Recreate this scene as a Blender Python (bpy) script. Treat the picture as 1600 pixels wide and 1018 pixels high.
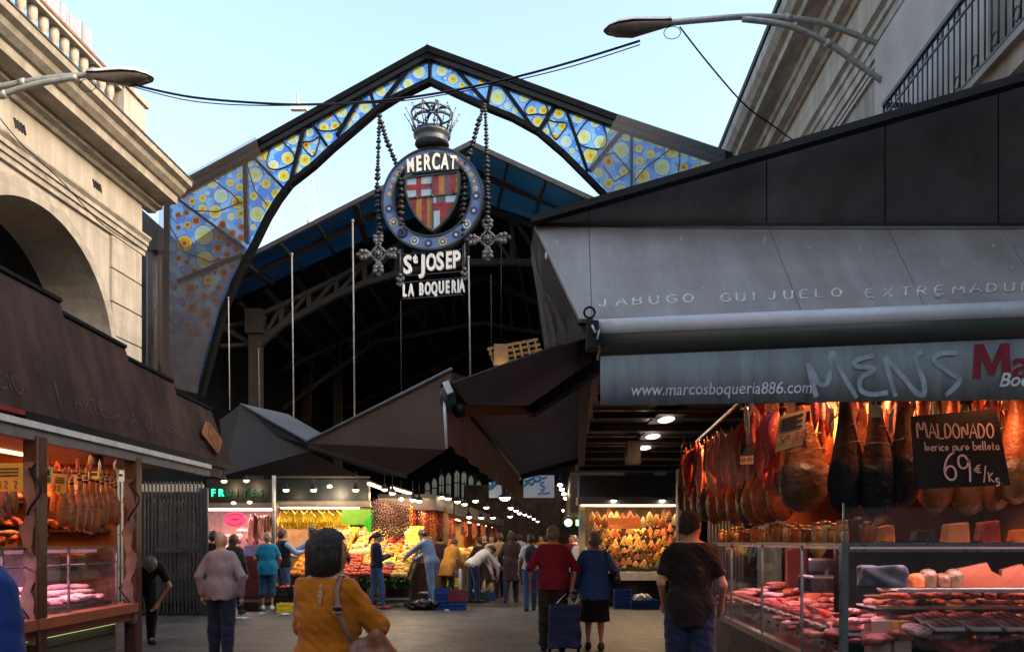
import bpy, bmesh, math, random
import numpy as np
from mathutils import Vector as V, Matrix, noise as mnoise
random.seed(7)
R = math.radians
sc = bpy.context.scene
COL = sc.collection
for o in list(bpy.data.objects): bpy.data.objects.remove(o)

# ------------------------------------------------------------------ camera
F = 1244.444      # focal length in photo pixels (28 mm on a 36 mm wide frame, 1600 px)
HZ = 845.0        # horizon row
cam = bpy.data.objects.new('camera', bpy.data.cameras.new('camera'))
COL.objects.link(cam); sc.camera = cam
cam.location = (0, 0, 1.5); cam.rotation_euler = (R(90), 0, 0)
cam.data.lens = 28; cam.data.sensor_width = 36; cam.data.sensor_fit = 'HORIZONTAL'
cam.data.shift_y = (HZ - 509) / 1600.0
cam.data.clip_end = 3000; cam.data.clip_start = .05
# ------------------------------------------------------------------ sky and sun
SUN_EL, SUN_AZ = 27.0, 112.0      # degrees; azimuth from +Y (up the street) towards +X
w = bpy.data.worlds.new('World'); sc.world = w; w.use_nodes = True
nt = w.node_tree; bg = nt.nodes['Background']
sky = nt.nodes.new('ShaderNodeTexSky'); sky.sky_type = 'NISHITA'; sky.sun_disc = False
sky.sun_elevation = R(SUN_EL); sky.sun_rotation = R(SUN_AZ)
sky.air_density = 1.5; sky.dust_density = 6.5; sky.ozone_density = 1.7
nt.links.new(sky.outputs[0], bg.inputs[0]); bg.inputs[1].default_value = 0.15
sl = bpy.data.lights.new('sun', 'SUN'); sl.energy = 0.12; sl.angle = R(14); sl.color = (1, .97, .92)
so = bpy.data.objects.new('sun', sl); COL.objects.link(so)
sd = V((math.sin(R(SUN_AZ)) * math.cos(R(SUN_EL)), math.cos(R(SUN_AZ)) * math.cos(R(SUN_EL)), math.sin(R(SUN_EL))))
so.location = sd * 60; so.rotation_euler = sd.to_track_quat('Z', 'Y').to_euler()
sc.view_settings.view_transform = 'Standard'; sc.view_settings.look = 'None'
sc.view_settings.exposure = 1.9; sc.view_settings.gamma = 1
sc.render.engine = 'CYCLES'
sc.cycles.max_bounces = 6; sc.cycles.diffuse_bounces = 3; sc.cycles.glossy_bounces = 3
sc.cycles.transmission_bounces = 6; sc.cycles.transparent_max_bounces = 12
sc.cycles.sample_clamp_indirect = 3; sc.cycles.use_denoising = True
sc.cycles.caustics_reflective = False; sc.cycles.caustics_refractive = False

# ------------------------------------------------------------------ helpers
def at(px, py, d):
    "photo pixel at depth d metres -> world point"
    return V(((px - 800) * d / F, d, 1.5 + (HZ - py) * d / F))
def gx(px, d): return (px - 800) * d / F
BASE = {}
ORD = ('first', 'second', 'third', 'fourth', 'fifth', 'sixth', 'seventh', 'eighth', 'ninth', 'tenth', 'eleventh', 'twelfth', 'thirteenth', 'fourteenth', 'fifteenth', 'sixteenth', 'seventeenth', 'eighteenth')
def prop(o, label=None, cat=None, group=None, kind=None):
    if label: o['label'] = label
    if cat: o['category'] = cat
    if group: o['group'] = group
    if kind: o['kind'] = kind
    return o
def thing(name, label, cat, loc=(0, 0, 0), group=None, rz=0):
    o = bpy.data.objects.new(name, None); COL.objects.link(o)
    o.empty_display_size = .1
    o.location = loc; o.rotation_euler = (0, 0, rz); BASE[o.name] = V(loc)
    return prop(o, label, cat, group)
def dup(root, loc, rz=0, label=None, group=None, scale=None, rot=None):
    r = root.copy(); COL.objects.link(r); r.location = loc
    r.rotation_euler = rot if rot else (0, 0, rz)
    if scale: r.scale = (scale,) * 3 if not hasattr(scale, '__len__') else scale
    if label: r['label'] = label
    if group: r['group'] = group
    for ch in list(root.children):
        c = ch.copy(); COL.objects.link(c); c.parent = r
        for g in list(ch.children):
            d = g.copy(); COL.objects.link(d); d.parent = c
    return r

from mathutils.geometry import tessellate_polygon
def tess(pts2):
    return [list(t) for t in tessellate_polygon([[V((x, y, 0)) for x, y in pts2]])]
class MB:
    def __init__(s): s.v = []; s.f = []; s.m = []; s.sm = []
    def add(s, vs, fs, mi=0, smooth=False):
        b = len(s.v); s.v += [tuple(p) for p in vs]
        for f in fs: s.f.append([b + i for i in f]); s.m.append(mi); s.sm.append(smooth)
        return s
    def box(s, c, size, rz=0, mi=0, M=None, tilt=None):
        hx, hy, hz = size[0] / 2, size[1] / 2, size[2] / 2
        rot = Matrix.Rotation(rz, 3, 'Z')
        if tilt is not None: rot = tilt
        vs = [V(c) + rot @ V((x * hx, y * hy, z * hz)) for x in (-1, 1) for y in (-1, 1) for z in (-1, 1)]
        return s.add(vs, [(0, 1, 3, 2), (4, 6, 7, 5), (0, 4, 5, 1), (2, 3, 7, 6), (0, 2, 6, 4), (1, 5, 7, 3)], mi)
    def beam(s, a, b, wd, dp, up=(0, 0, 1), mi=0):
        a, b = V(a), V(b); t = (b - a)
        if t.length < 1e-6: return s
        t.normalize(); u = V(up); sdv = t.cross(u)
        if sdv.length < 1e-4: sdv = t.cross(V((0, 1, 0)))
        sdv.normalize(); u = sdv.cross(t)
        sdv *= wd / 2; u *= dp / 2
        vs = [p + sdv * x + u * y for p in (a, b) for x, y in ((-1, -1), (1, -1), (1, 1), (-1, 1))]
        return s.add(vs, [(0, 1, 2, 3), (7, 6, 5, 4), (0, 4, 5, 1), (1, 5, 6, 2), (2, 6, 7, 3), (3, 7, 4, 0)], mi)
    def prism(s, pts, ext, mi=0):
        n = len(pts); ext = V(ext); pts = [V(p) for p in pts]
        vs = pts + [p + ext for p in pts]
        fs = [tuple(range(n)), tuple(range(2 * n - 1, n - 1, -1))] + [(i, i + n, (i + 1) % n + n, (i + 1) % n) for i in range(n)]
        return s.add(vs, fs, mi)
    def poly(s, pts, mi=0): return s.add(pts, [tuple(range(len(pts)))], mi)
    def tube(s, pts, r, n=8, mi=0, flat=1.0, smooth=True, cap=True, upv=None):
        pts = [V(p) for p in pts]; N = len(pts)
        rs = r if hasattr(r, '__len__') else [r] * N
        vs = []; prev = None
        for i, p in enumerate(pts):
            t = pts[min(i + 1, N - 1)] - pts[max(i - 1, 0)]
            if t.length < 1e-7: t = V((0, 0, 1))
            t.normalize()
            if prev is None:
                ref = V(upv) if upv else (V((0, 0, 1)) if abs(t.z) < .9 else V((0, 1, 0)))
                a = t.cross(ref).normalized()
            else:
                a = (prev - t * prev.dot(t))
                a = a.normalized() if a.length > 1e-5 else t.cross(V((0, 1, .1))).normalized()
            prev = a; b = t.cross(a)
            for k in range(n):
                an = 2 * math.pi * k / n
                vs.append(p + (a * math.cos(an) + b * math.sin(an) * flat) * rs[i])
        fs = [(i * n + k, i * n + (k + 1) % n, (i + 1) * n + (k + 1) % n, (i + 1) * n + k) for i in range(N - 1) for k in range(n)]
        if cap: fs += [tuple(range(n - 1, -1, -1)), tuple((N - 1) * n + k for k in range(n))]
        return s.add(vs, fs, mi, smooth)
    def lathe(s, prof, c=(0, 0, 0), n=16, mi=0, smooth=True, sx=1, sy=1, axis=None):
        vs = []; c = V(c)
        for r, z in prof:
            for k in range(n):
                an = 2 * math.pi * k / n
                p = V((r * math.cos(an) * sx, r * math.sin(an) * sy, z))
                if axis is not None: p = axis @ p
                vs.append(c + p)
        N = len(prof)
        fs = [(i * n + k, i * n + (k + 1) % n, (i + 1) * n + (k + 1) % n, (i + 1) * n + k) for i in range(N - 1) for k in range(n)]
        fs += [tuple(range(n - 1, -1, -1)), tuple((N - 1) * n + k for k in range(n))]
        return s.add(vs, fs, mi, smooth)
    def ball(s, c, r, mi=0, n=10, sc3=(1, 1, 1), M=None):
        vs = []; c = V(c); m = n // 2 + 1
        for i in range(m + 1):
            th = math.pi * i / m
            for k in range(n):
                ph = 2 * math.pi * k / n
                p = V((math.sin(th) * math.cos(ph) * sc3[0], math.sin(th) * math.sin(ph) * sc3[1], math.cos(th) * sc3[2])) * r
                if M is not None: p = M @ p
                vs.append(c + p)
        fs = [(i * n + k, (i + 1) * n + k, (i + 1) * n + (k + 1) % n, i * n + (k + 1) % n) for i in range(m) for k in range(n)]
        return s.add(vs, fs, mi, True)
    def disc(s, c, r, ax, ay, n=20, mi=0, ry=None):
        ax, ay, c = V(ax), V(ay), V(c); ry = ry or r
        return s.add([c + ax * r * math.cos(2 * math.pi * k / n) + ay * ry * math.sin(2 * math.pi * k / n) for k in range(n)], [tuple(range(n))], mi)
    def build(s, name, mats, parent=None, bevel=0, base=None, local=False):
        b = V((0, 0, 0))
        if parent is not None and not local: b = BASE.get(parent.name, V((0, 0, 0)))
        if base is not None: b = V(base)
        me = bpy.data.meshes.new(name)
        me.from_pydata([(x - b.x, y - b.y, z - b.z) for x, y, z in s.v], [], s.f)
        if not hasattr(mats, '__len__'): mats = [mats]
        for m in mats: me.materials.append(m)
        me.polygons.foreach_set('material_index', s.m)
        me.polygons.foreach_set('use_smooth', s.sm)
        me.validate(); me.update()
        bm = bmesh.new(); bm.from_mesh(me); bmesh.ops.recalc_face_normals(bm, faces=bm.faces); bm.to_mesh(me); bm.free()
        o = bpy.data.objects.new(name, me); COL.objects.link(o)
        if parent is not None: o.parent = parent; BASE[o.name] = b
        else: o.location = b; BASE[o.name] = b
        if bevel:
            md = o.modifiers.new('b', 'BEVEL'); md.width = bevel; md.segments = 2; md.limit_method = 'ANGLE'
        return o

# ------------------------------------------------------------------ materials
MC = {}
def lin(h):
    "sRGB 0-255 triple -> linear"
    return tuple(((c / 255) / 12.92 if c / 255 <= .04045 else ((c / 255 + .055) / 1.055) ** 2.4) for c in h)
def mat(name, col=(.5, .5, .5), rough=.6, metal=0, var=.2, scale=6, bump=0, bscale=40, emit=None, es=0, spec=.4,
        col2=None, detail=6, trans=0, alpha=1, sheen=0, stretch=None, rvar=.12, subs=0):
    if name in MC: return MC[name]
    m = bpy.data.materials.new(name); m.use_nodes = True; t = m.node_tree; L = t.links
    p = t.nodes['Principled BSDF']
    tc = t.nodes.new('ShaderNodeTexCoord'); mp = t.nodes.new('ShaderNodeMapping')
    L.new(tc.outputs['Object'], mp.inputs[0])
    if stretch: mp.inputs['Scale'].default_value = stretch
    n = t.nodes.new('ShaderNodeTexNoise'); n.inputs['Scale'].default_value = scale; n.inputs['Detail'].default_value = detail
    n.inputs['Roughness'].default_value = .62
    L.new(mp.outputs[0], n.inputs['Vector'])
    cr = t.nodes.new('ShaderNodeValToRGB'); e = cr.color_ramp.elements
    e[0].position = .32; e[1].position = .68
    c2 = col2 if col2 else tuple(c * (1 + var) for c in col)
    c1 = col if col2 else tuple(c * (1 - var) for c in col)
    e[0].color = (*c1, 1); e[1].color = (*c2, 1)
    L.new(n.outputs[0], cr.inputs[0]); L.new(cr.outputs[0], p.inputs['Base Color'])
    mr = t.nodes.new('ShaderNodeMapRange'); mr.inputs['To Min'].default_value = max(.03, rough - rvar); mr.inputs['To Max'].default_value = min(1, rough + rvar)
    n2 = t.nodes.new('ShaderNodeTexNoise'); n2.inputs['Scale'].default_value = scale * 2.3; n2.inputs['Detail'].default_value = 4
    L.new(mp.outputs[0], n2.inputs['Vector']); L.new(n2.outputs[0], mr.inputs[0]); L.new(mr.outputs[0], p.inputs['Roughness'])
    p.inputs['Metallic'].default_value = metal; p.inputs['Specular IOR Level'].default_value = spec
    if trans: p.inputs['Transmission Weight'].default_value = trans
    if alpha < 1: p.inputs['Alpha'].default_value = alpha
    if sheen: p.inputs['Sheen Weight'].default_value = sheen
    if subs: p.inputs['Subsurface Weight'].default_value = subs; p.inputs['Subsurface Scale'].default_value = .02
    if emit: p.inputs['Emission Color'].default_value = (*emit, 1); p.inputs['Emission Strength'].default_value = es
    if bump:
        b = t.nodes.new('ShaderNodeBump'); b.inputs['Strength'].default_value = bump; b.inputs['Distance'].default_value = .02
        n3 = t.nodes.new('ShaderNodeTexNoise'); n3.inputs['Scale'].default_value = bscale; n3.inputs['Detail'].default_value = 5
        L.new(mp.outputs[0], n3.inputs['Vector']); L.new(n3.outputs[0], b.inputs['Height']); L.new(b.outputs[0], p.inputs['Normal'])
    MC[name] = m; return m
def weather(m, lo=.68, scale=1.6, st=(2.6, 2.6, .22), p0=.40, p1=.62):
    "rain streaks and grime with a shape of their own, multiplied into the base colour"
    t = m.node_tree; L = t.links; p = t.nodes['Principled BSDF']; src = p.inputs['Base Color'].links[0].from_socket
    tc = t.nodes.new('ShaderNodeTexCoord'); mp = t.nodes.new('ShaderNodeMapping'); mp.inputs['Scale'].default_value = st; mp.inputs['Location'].default_value = (3.1, 7.7, 1.3)
    n = t.nodes.new('ShaderNodeTexNoise'); n.inputs['Scale'].default_value = scale; n.inputs['Detail'].default_value = 9; n.inputs['Roughness'].default_value = .7
    cr = t.nodes.new('ShaderNodeValToRGB'); cr.color_ramp.elements[0].position = p0; cr.color_ramp.elements[1].position = p1
    cr.color_ramp.elements[0].color = (lo, lo * .97, lo * .92, 1); cr.color_ramp.elements[1].color = (1, 1, 1, 1)
    mx = t.nodes.new('ShaderNodeMix'); mx.data_type = 'RGBA'; mx.blend_type = 'MULTIPLY'; mx.inputs[0].default_value = 1
    L.new(tc.outputs['Object'], mp.inputs[0]); L.new(mp.outputs[0], n.inputs['Vector']); L.new(n.outputs[0], cr.inputs[0]); L.new(src, mx.inputs[6]); L.new(cr.outputs[0], mx.inputs[7]); L.new(mx.outputs[2], p.inputs['Base Color'])
    return m
def glow(name, col, es):
    if name in MC: return MC[name]
    m = bpy.data.materials.new(name); m.use_nodes = True; t = m.node_tree
    p = t.nodes['Principled BSDF']; p.inputs['Base Color'].default_value = (*col, 1)
    p.inputs['Emission Color'].default_value = (*col, 1); p.inputs['Emission Strength'].default_value = es * .42
    MC[name] = m; return m
def glass(name, tint=(.9, .95, 1), op=.12, rough=.03):
    "thin pane: mostly clear, with a real gloss"
    if name in MC: return MC[name]
    m = bpy.data.materials.new(name); m.use_nodes = True; t = m.node_tree; t.nodes.clear()
    out = t.nodes.new('ShaderNodeOutputMaterial'); mx = t.nodes.new('ShaderNodeMixShader')
    tr = t.nodes.new('ShaderNodeBsdfTransparent'); tr.inputs[0].default_value = (*tint, 1)
    gl = t.nodes.new('ShaderNodeBsdfGlossy'); gl.inputs['Roughness'].default_value = rough
    fr = t.nodes.new('ShaderNodeLayerWeight'); fr.inputs[0].default_value = .35
    mr = t.nodes.new('ShaderNodeMapRange'); mr.inputs['To Min'].default_value = op * .5; mr.inputs['To Max'].default_value = .30
    t.links.new(fr.outputs['Fresnel'], mr.inputs[0]); t.links.new(mr.outputs[0], mx.inputs[0])
    t.links.new(tr.outputs[0], mx.inputs[1]); t.links.new(gl.outputs[0], mx.inputs[2]); t.links.new(mx.outputs[0], out.inputs[0])
    MC[name] = m; return m
def lucent(name, col, col2=None, scale=9, tr=.75, rough=.3, cell=False, clear=.5):
    "coloured glass that shows the light from behind"
    if name in MC: return MC[name]
    m = bpy.data.materials.new(name); m.use_nodes = True; t = m.node_tree; L = t.links
    p = t.nodes['Principled BSDF']; out = t.nodes['Material Output']
    tc = t.nodes.new('ShaderNodeTexCoord')
    if cell:
        n = t.nodes.new('ShaderNodeTexVoronoi'); n.inputs['Scale'].default_value = scale; src = n.outputs['Color']
        bw = t.nodes.new('ShaderNodeRGBToBW'); L.new(src, bw.inputs[0]); src = bw.outputs[0]
    else:
        n = t.nodes.new('ShaderNodeTexNoise'); n.inputs['Scale'].default_value = scale; src = n.outputs[0]
    L.new(tc.outputs['Object'], n.inputs['Vector'])
    cr = t.nodes.new('ShaderNodeValToRGB'); cr.color_ramp.elements[0].position = .25; cr.color_ramp.elements[1].position = .75
    cr.color_ramp.elements[0].color = (*col, 1); cr.color_ramp.elements[1].color = (*(col2 or col), 1)
    L.new(src, cr.inputs[0])
    tl = t.nodes.new('ShaderNodeBsdfTranslucent'); mx = t.nodes.new('ShaderNodeMixShader'); mx.inputs[0].default_value = tr
    L.new(cr.outputs[0], tl.inputs[0]); L.new(cr.outputs[0], p.inputs['Base Color']); p.inputs['Roughness'].default_value = rough
    tp = t.nodes.new('ShaderNodeBsdfTransparent'); m2 = t.nodes.new('ShaderNodeMixShader'); m2.inputs[0].default_value = clear
    L.new(cr.outputs[0], tp.inputs[0])
    L.new(p.outputs[0], mx.inputs[1]); L.new(tl.outputs[0], mx.inputs[2]); L.new(mx.outputs[0], m2.inputs[1]); L.new(tp.outputs[0], m2.inputs[2]); L.new(m2.outputs[0], out.inputs[0])
    MC[name] = m; return m

# ------------------------------------------------------------------ lettering
def text(name, body, org, right, up, size, m, parent=None, ext=.004, off=0.0, sx=1.0, align='CENTER', shear=0):
    cu = bpy.data.curves.new(name, 'FONT'); cu.body = body; cu.size = size; cu.extrude = ext; cu.offset = off
    cu.align_x = align; cu.shear = shear; cu.resolution_u = 3
    o = bpy.data.objects.new(name, cu); COL.objects.link(o)
    dg = bpy.context.evaluated_depsgraph_get(); me = bpy.data.meshes.new_from_object(o.evaluated_get(dg))
    bpy.data.objects.remove(o)
    right, up, org = V(right).normalized(), V(up).normalized(), V(org)
    nn = right.cross(up)
    b = BASE.get(parent.name, V((0, 0, 0))) if parent is not None else V((0, 0, 0))
    for v in me.vertices:
        c = v.co.copy(); v.co = org + right * c.x * sx + up * c.y + nn * c.z - b
    me.materials.clear(); me.materials.append(m)
    t = bpy.data.objects.new(name, me); COL.objects.link(t)
    if parent is not None: t.parent = parent
    return t
STROKE = {
 'A': [[(0, 0), (.45, 1), (.9, 0)], [(.2, .38), (.7, .38)]], 'B': [[(0, 0), (0, 1), (.55, .95), (.65, .75), (.5, .55), (0, .52)], [(.5, .52), (.72, .3), (.6, .05), (0, 0)]],
 'C': [[(.75, .85), (.5, 1), (.2, .9), (0, .5), (.2, .1), (.5, 0), (.75, .15)]], 'D': [[(0, 0), (0, 1), (.5, .9), (.75, .5), (.5, .08), (0, 0)]],
 'E': [[(.65, 1), (0, 1), (0, 0), (.65, 0)], [(0, .5), (.5, .52)]], 'G': [[(.8, .85), (.5, 1), (.15, .88), (0, .5), (.18, .1), (.5, 0), (.82, .15), (.82, .45), (.5, .45)]],
 'I': [[(.1, 0), (.1, 1)]], 'J': [[(.5, 1), (.5, .2), (.35, 0), (.1, .02), (0, .2)]], 'L': [[(0, 1), (0, 0), (.6, 0)]], 'M': [[(0, 0), (.1, 1), (.45, .25), (.8, 1), (.9, 0)]],
 'N': [[(0, 0), (0, 1), (.7, 0), (.7, 1)]], 'O': [[(.4, 1), (.1, .82), (0, .5), (.1, .15), (.4, 0), (.7, .15), (.8, .5), (.7, .85), (.4, 1)]],
 'P': [[(0, 0), (0, 1), (.5, .97), (.65, .75), (.5, .5), (0, .48)]], 'R': [[(0, 0), (0, 1), (.5, .97), (.65, .75), (.5, .52), (0, .5)], [(.3, .5), (.7, 0)]],
 'S': [[(.65, .85), (.35, 1), (.05, .8), (.2, .55), (.55, .42), (.65, .2), (.35, 0), (0, .15)]], 'T': [[(.4, 0), (.4, 1)], [(0, 1), (.8, 1)]], 'U': [[(0, 1), (0, .25), (.2, 0), (.5, 0), (.7, .25), (.7, 1)]],
 '6': [[(.6, 1), (.25, .85), (.02, .5), (0, .2), (.2, 0), (.5, .02), (.62, .25), (.5, .48), (.2, .5), (.03, .3)]], '9': [[(.6, .75), (.4, .98), (.1, .95), (0, .7), (.12, .5), (.4, .5), (.58, .7), (.62, .9), (.62, .4), (.55, 0)]],
 '8': [[(.3, .55), (.05, .75), (.3, 1), (.55, .78), (.3, .55), (0, .25), (.3, 0), (.6, .25), (.3, .55)]], '2': [[(0, .75), (.2, 1), (.5, .92), (.5, .65), (0, 0), (.6, 0)]], '0': [[(.3, 1), (0, .6), (.05, .2), (.3, 0), (.55, .25), (.58, .65), (.3, 1)]],
 'b': [[(0, 1), (0, 0), (.35, .02), (.5, .25), (.35, .5), (0, .45)]], 'e': [[(.02, .25), (.45, .3), (.4, .5), (.15, .52), (0, .25), (.15, 0), (.45, .08)]], 'r': [[(0, .5), (.02, 0)], [(0, .35), (.15, .5), (.35, .48)]],
 'i': [[(.1, .5), (.1, 0)], [(.09, .68), (.11, .72)]], 'c': [[(.42, .45), (.2, .52), (0, .25), (.2, 0), (.44, .08)]], 'o': [[(.22, .52), (0, .28), (.2, 0), (.45, .25), (.22, .52)]], 'p': [[(0, -.35), (0, .5), (.35, .5), (.45, .25), (.3, 0), (0, .08)]],
 'u': [[(0, .5), (.03, .08), (.25, 0), (.42, .15), (.44, .5), (.46, 0)]], 'l': [[(.08, 1), (.05, .1), (.2, 0)]], 't': [[(.15, .8), (.13, .08), (.3, 0)], [(0, .52), (.36, .54)]], 'a': [[(.42, .45), (.15, .5), (0, .22), (.15, 0), (.4, .12), (.43, .5), (.46, 0)]],
 'k': [[(0, 1), (0, 0)], [(.4, .55), (.02, .25), (.45, 0)]], 'g': [[(.4, .45), (.15, .52), (0, .25), (.2, .02), (.42, .2), (.42, .5), (.4, -.2), (.15, -.35), (0, -.22)]], '/': [[(0, -.15), (.45, 1.05)]], '.': [[(.05, 0), (.09, .03)]],
 '1': [[(.05, .8), (.25, 1), (.25, 0)]], '3': [[(0, .9), (.3, 1), (.5, .78), (.2, .55), (.55, .3), (.3, 0), (0, .1)]], '5': [[(.5, 1), (.05, 1), (.02, .55), (.4, .55), (.5, .25), (.25, 0), (0, .1)]],
 'X': [[(0, 1), (.7, 0)], [(.7, 1), (0, 0)]],
 'K': [[(0, 1), (0, 0)], [(.55, 1), (.02, .42), (.6, 0)]], '=': [[(0, .5), (.5, .53)], [(0, .3), (.45, .32)], [(.55, .85), (.25, .75), (.12, .45), (.25, .1), (.55, .08)]],
}
def ribbon(mb, pts, wd, nrm, th=.0015, mi=0):
    "a flat painted line of width wd lying on a surface whose normal is nrm"
    nrm = V(nrm).normalized(); pts = [V(p) for p in pts]; L_, R_ = [], []
    for i, p in enumerate(pts):
        t = (pts[min(i + 1, len(pts) - 1)] - pts[max(i - 1, 0)])
        t = t.normalized() if t.length > 1e-7 else V((1, 0, 0)); s_ = nrm.cross(t).normalized() * wd
        L_.append(p + s_); R_.append(p - s_)
    n = len(pts); vs = L_ + R_ + [p + nrm * th for p in L_] + [p + nrm * th for p in R_]
    fs = []
    for i in range(n - 1): fs += [(2 * n + i, 2 * n + i + 1, 3 * n + i + 1, 3 * n + i), (i, n + i, n + i + 1, i + 1), (i, i + 1, 2 * n + i + 1, 2 * n + i), (n + i + 1, n + i, 3 * n + i, 3 * n + i + 1)]
    fs += [(0, 2 * n, 3 * n, n), (n - 1, 2 * n - 1, 4 * n - 1, 3 * n - 1)]
    return mb.add(vs, fs, mi)
def strokes(mb, s, org, right, up, h, r, wd=1.0, gap=.35, jit=0.0, mi=0, seed=1, curve=None):
    "hand-written single-stroke letters as thin raised lines on a surface"
    rnd = random.Random(seed); x = 0; right, up, org = V(right).normalized(), V(up).normalized(), V(org)
    for ch in s:
        if ch == ' ': x += .7; continue
        st = STROKE[ch]; wmax = max(p[0] for l in st for p in l)
        j = [(rnd.uniform(-jit, jit), rnd.uniform(-jit, jit)) for _ in range(2)]
        for l in st:
            pts = []
            for i, (a, b) in enumerate(l):
                pts.append((x + a * wd + j[0][0] * b, b + j[1][1] * .5))
            # chaikin smoothing
            if len(pts) > 3:
                q = [pts[0]]
                for a, b in zip(pts[:-1], pts[1:]):
                    q += [(a[0] * .75 + b[0] * .25, a[1] * .75 + b[1] * .25), (a[0] * .25 + b[0] * .75, a[1] * .25 + b[1] * .75)]
                q.append(pts[-1]); pts = q
            ribbon(mb, [org + right * p[0] * h + up * p[1] * h for p in pts], r, right.cross(up), mi=mi)
        x += wmax * wd + gap
    return x * h

# ------------------------------------------------------------------ implicit surfaces (used for bodies, clothes, hams, bags)
def smin(a, b, k):
    h = np.clip(.5 + .5 * (b - a) / k, 0, 1)
    return b + (a - b) * h - k * h * (1 - h)
def caps(P, a, b, ra, rb, flat=1.0, fax=1):
    "round cone from a to b; flat squeezes axis fax"
    a = np.array(a, float); b = np.array(b, float); Q = P
    if flat != 1.0:
        Q = P.copy(); a = a.copy(); b = b.copy(); Q[..., fax] /= flat; a[fax] /= flat; b[fax] /= flat
    ab = b - a; L2 = max((ab * ab).sum(), 1e-9)
    t = np.clip(((Q - a) @ ab) / L2, 0, 1)
    d = np.linalg.norm(Q - a - t[..., None] * ab, axis=-1) - (ra + (rb - ra) * t)
    return d * min(1, flat) if flat < 1 else d
def ell(P, c, r):
    q = (P - np.array(c)) / np.array(r)
    l = np.linalg.norm(q, axis=-1)
    return (l - 1) * min(r)
def nets(fn, lo, hi, h):
    lo = np.array(lo, float); hi = np.array(hi, float)
    n = np.maximum(((hi - lo) / h).astype(int) + 2, 3)
    ax = [lo[i] + h * np.arange(n[i]) for i in range(3)]
    P = np.stack(np.meshgrid(*ax, indexing='ij'), -1)
    D = fn(P); D[0] = D[-1] = 1; D[:, 0] = D[:, -1] = 1; D[:, :, 0] = D[:, :, -1] = 1
    S = D < 0
    c = sum(S[i:n[0] - 1 + i, j:n[1] - 1 + j, k:n[2] - 1 + k].astype(int) for i in (0, 1) for j in (0, 1) for k in (0, 1))
    cell = (c > 0) & (c < 8)
    idx = -np.ones(cell.shape, int); ci = np.argwhere(cell); idx[cell] = np.arange(len(ci))
    acc = np.zeros((len(ci), 3)); cnt = np.zeros(len(ci))
    cor = [(i, j, k) for i in (0, 1) for j in (0, 1) for k in (0, 1)]
    for a in cor:
        for ax_ in range(3):
            if a[ax_]: continue
            b = list(a); b[ax_] = 1
            da = D[ci[:, 0] + a[0], ci[:, 1] + a[1], ci[:, 2] + a[2]]; db = D[ci[:, 0] + b[0], ci[:, 1] + b[1], ci[:, 2] + b[2]]
            x = (da < 0) != (db < 0); t = np.where(x, da / np.where(np.abs(da - db) < 1e-12, 1, da - db), 0)
            p = np.tile(np.array(a, float), (len(ci), 1)); p[:, ax_] += t
            acc[x] += p[x]; cnt[x] += 1
    vs = lo + h * (ci + acc / np.maximum(cnt, 1)[:, None])
    fs = []
    for ax_ in range(3):
        o1, o2 = (ax_ + 1) % 3, (ax_ + 2) % 3
        s0 = [slice(None)] * 3; s1 = [slice(None)] * 3
        s0[ax_] = slice(0, n[ax_] - 1); s1[ax_] = slice(1, n[ax_])
        for o in (o1, o2): s0[o] = slice(1, n[o] - 1); s1[o] = slice(1, n[o] - 1)
        A = S[tuple(s0)]; B = S[tuple(s1)]; e = np.argwhere(A != B)
        if not len(e): continue
        flip = A[e[:, 0], e[:, 1], e[:, 2]]
        g = e.copy(); g[:, o1] += 1; g[:, o2] += 1
        def cel(d1, d2):
            q = g.copy(); q[:, o1] += d1; q[:, o2] += d2
            return idx[q[:, 0], q[:, 1], q[:, 2]]
        f = np.stack([cel(-1, -1), cel(0, -1), cel(0, 0), cel(-1, 0)], 1)
        f[~flip] = f[~flip][:, ::-1]
        fs.append(f[(f >= 0).all(1)])
    f = np.concatenate(fs) if fs else np.zeros((0, 4), int)
    return vs, f
def wob(P, s, a, seed=0.0):
    "cheap smooth noise on points, for folds"
    x, y, z = P[..., 0] * s + seed, P[..., 1] * s - seed * .7, P[..., 2] * s + seed * 1.3
    return a * (np.sin(x + 1.7 * np.sin(y * .9 + z)) * np.cos(z * 1.3 + np.sin(x * .7)) + .5 * np.sin(2.3 * y + 1.9 * z + x))

# ------------------------------------------------------------------ people
def cloth(name, rgb, **k):
    c = lin(rgb); a = dict(rough=.85, var=.18, scale=5, bump=.35, bscale=26, sheen=.15, spec=.2, stretch=(1.5, 1.5, .8)); a.update(k)
    return mat(name, c, **a)
SKIN = mat('skin', (.50, .26, .17), rough=.5, var=.1, scale=14, bump=.08, bscale=90, spec=.35, subs=.08)
SKIN2 = mat('skin_tan', (.38, .19, .12), rough=.5, var=.1, scale=14, bump=.08, bscale=90, spec=.35)
EYEW = mat('eye_white', (.7, .68, .64), rough=.2, var=.02); EYED = mat('eye_dark', (.03, .02, .015), rough=.1)
LIP = mat('lip', (.33, .11, .09), rough=.45)
def hairm(name, c): return mat(name, c, rough=.42, var=.35, scale=30, bump=.9, bscale=60, stretch=(3, 3, .5), spec=.5)
H_BLACK = hairm('hair_black', (.012, .009, .008)); H_GREY = hairm('hair_grey', (.24, .23, .225)); H_BROWN = hairm('hair_brown', (.06, .03, .017)); H_DARK = hairm('hair_dark_brown', (.025, .015, .01))
SHOE = mat('shoe_dark', (.02, .018, .016), rough=.4, var=.3); SHOEW = mat('shoe_white', (.6, .6, .58), rough=.5); SHOER = mat('shoe_red', (.35, .03, .04), rough=.5)

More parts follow.
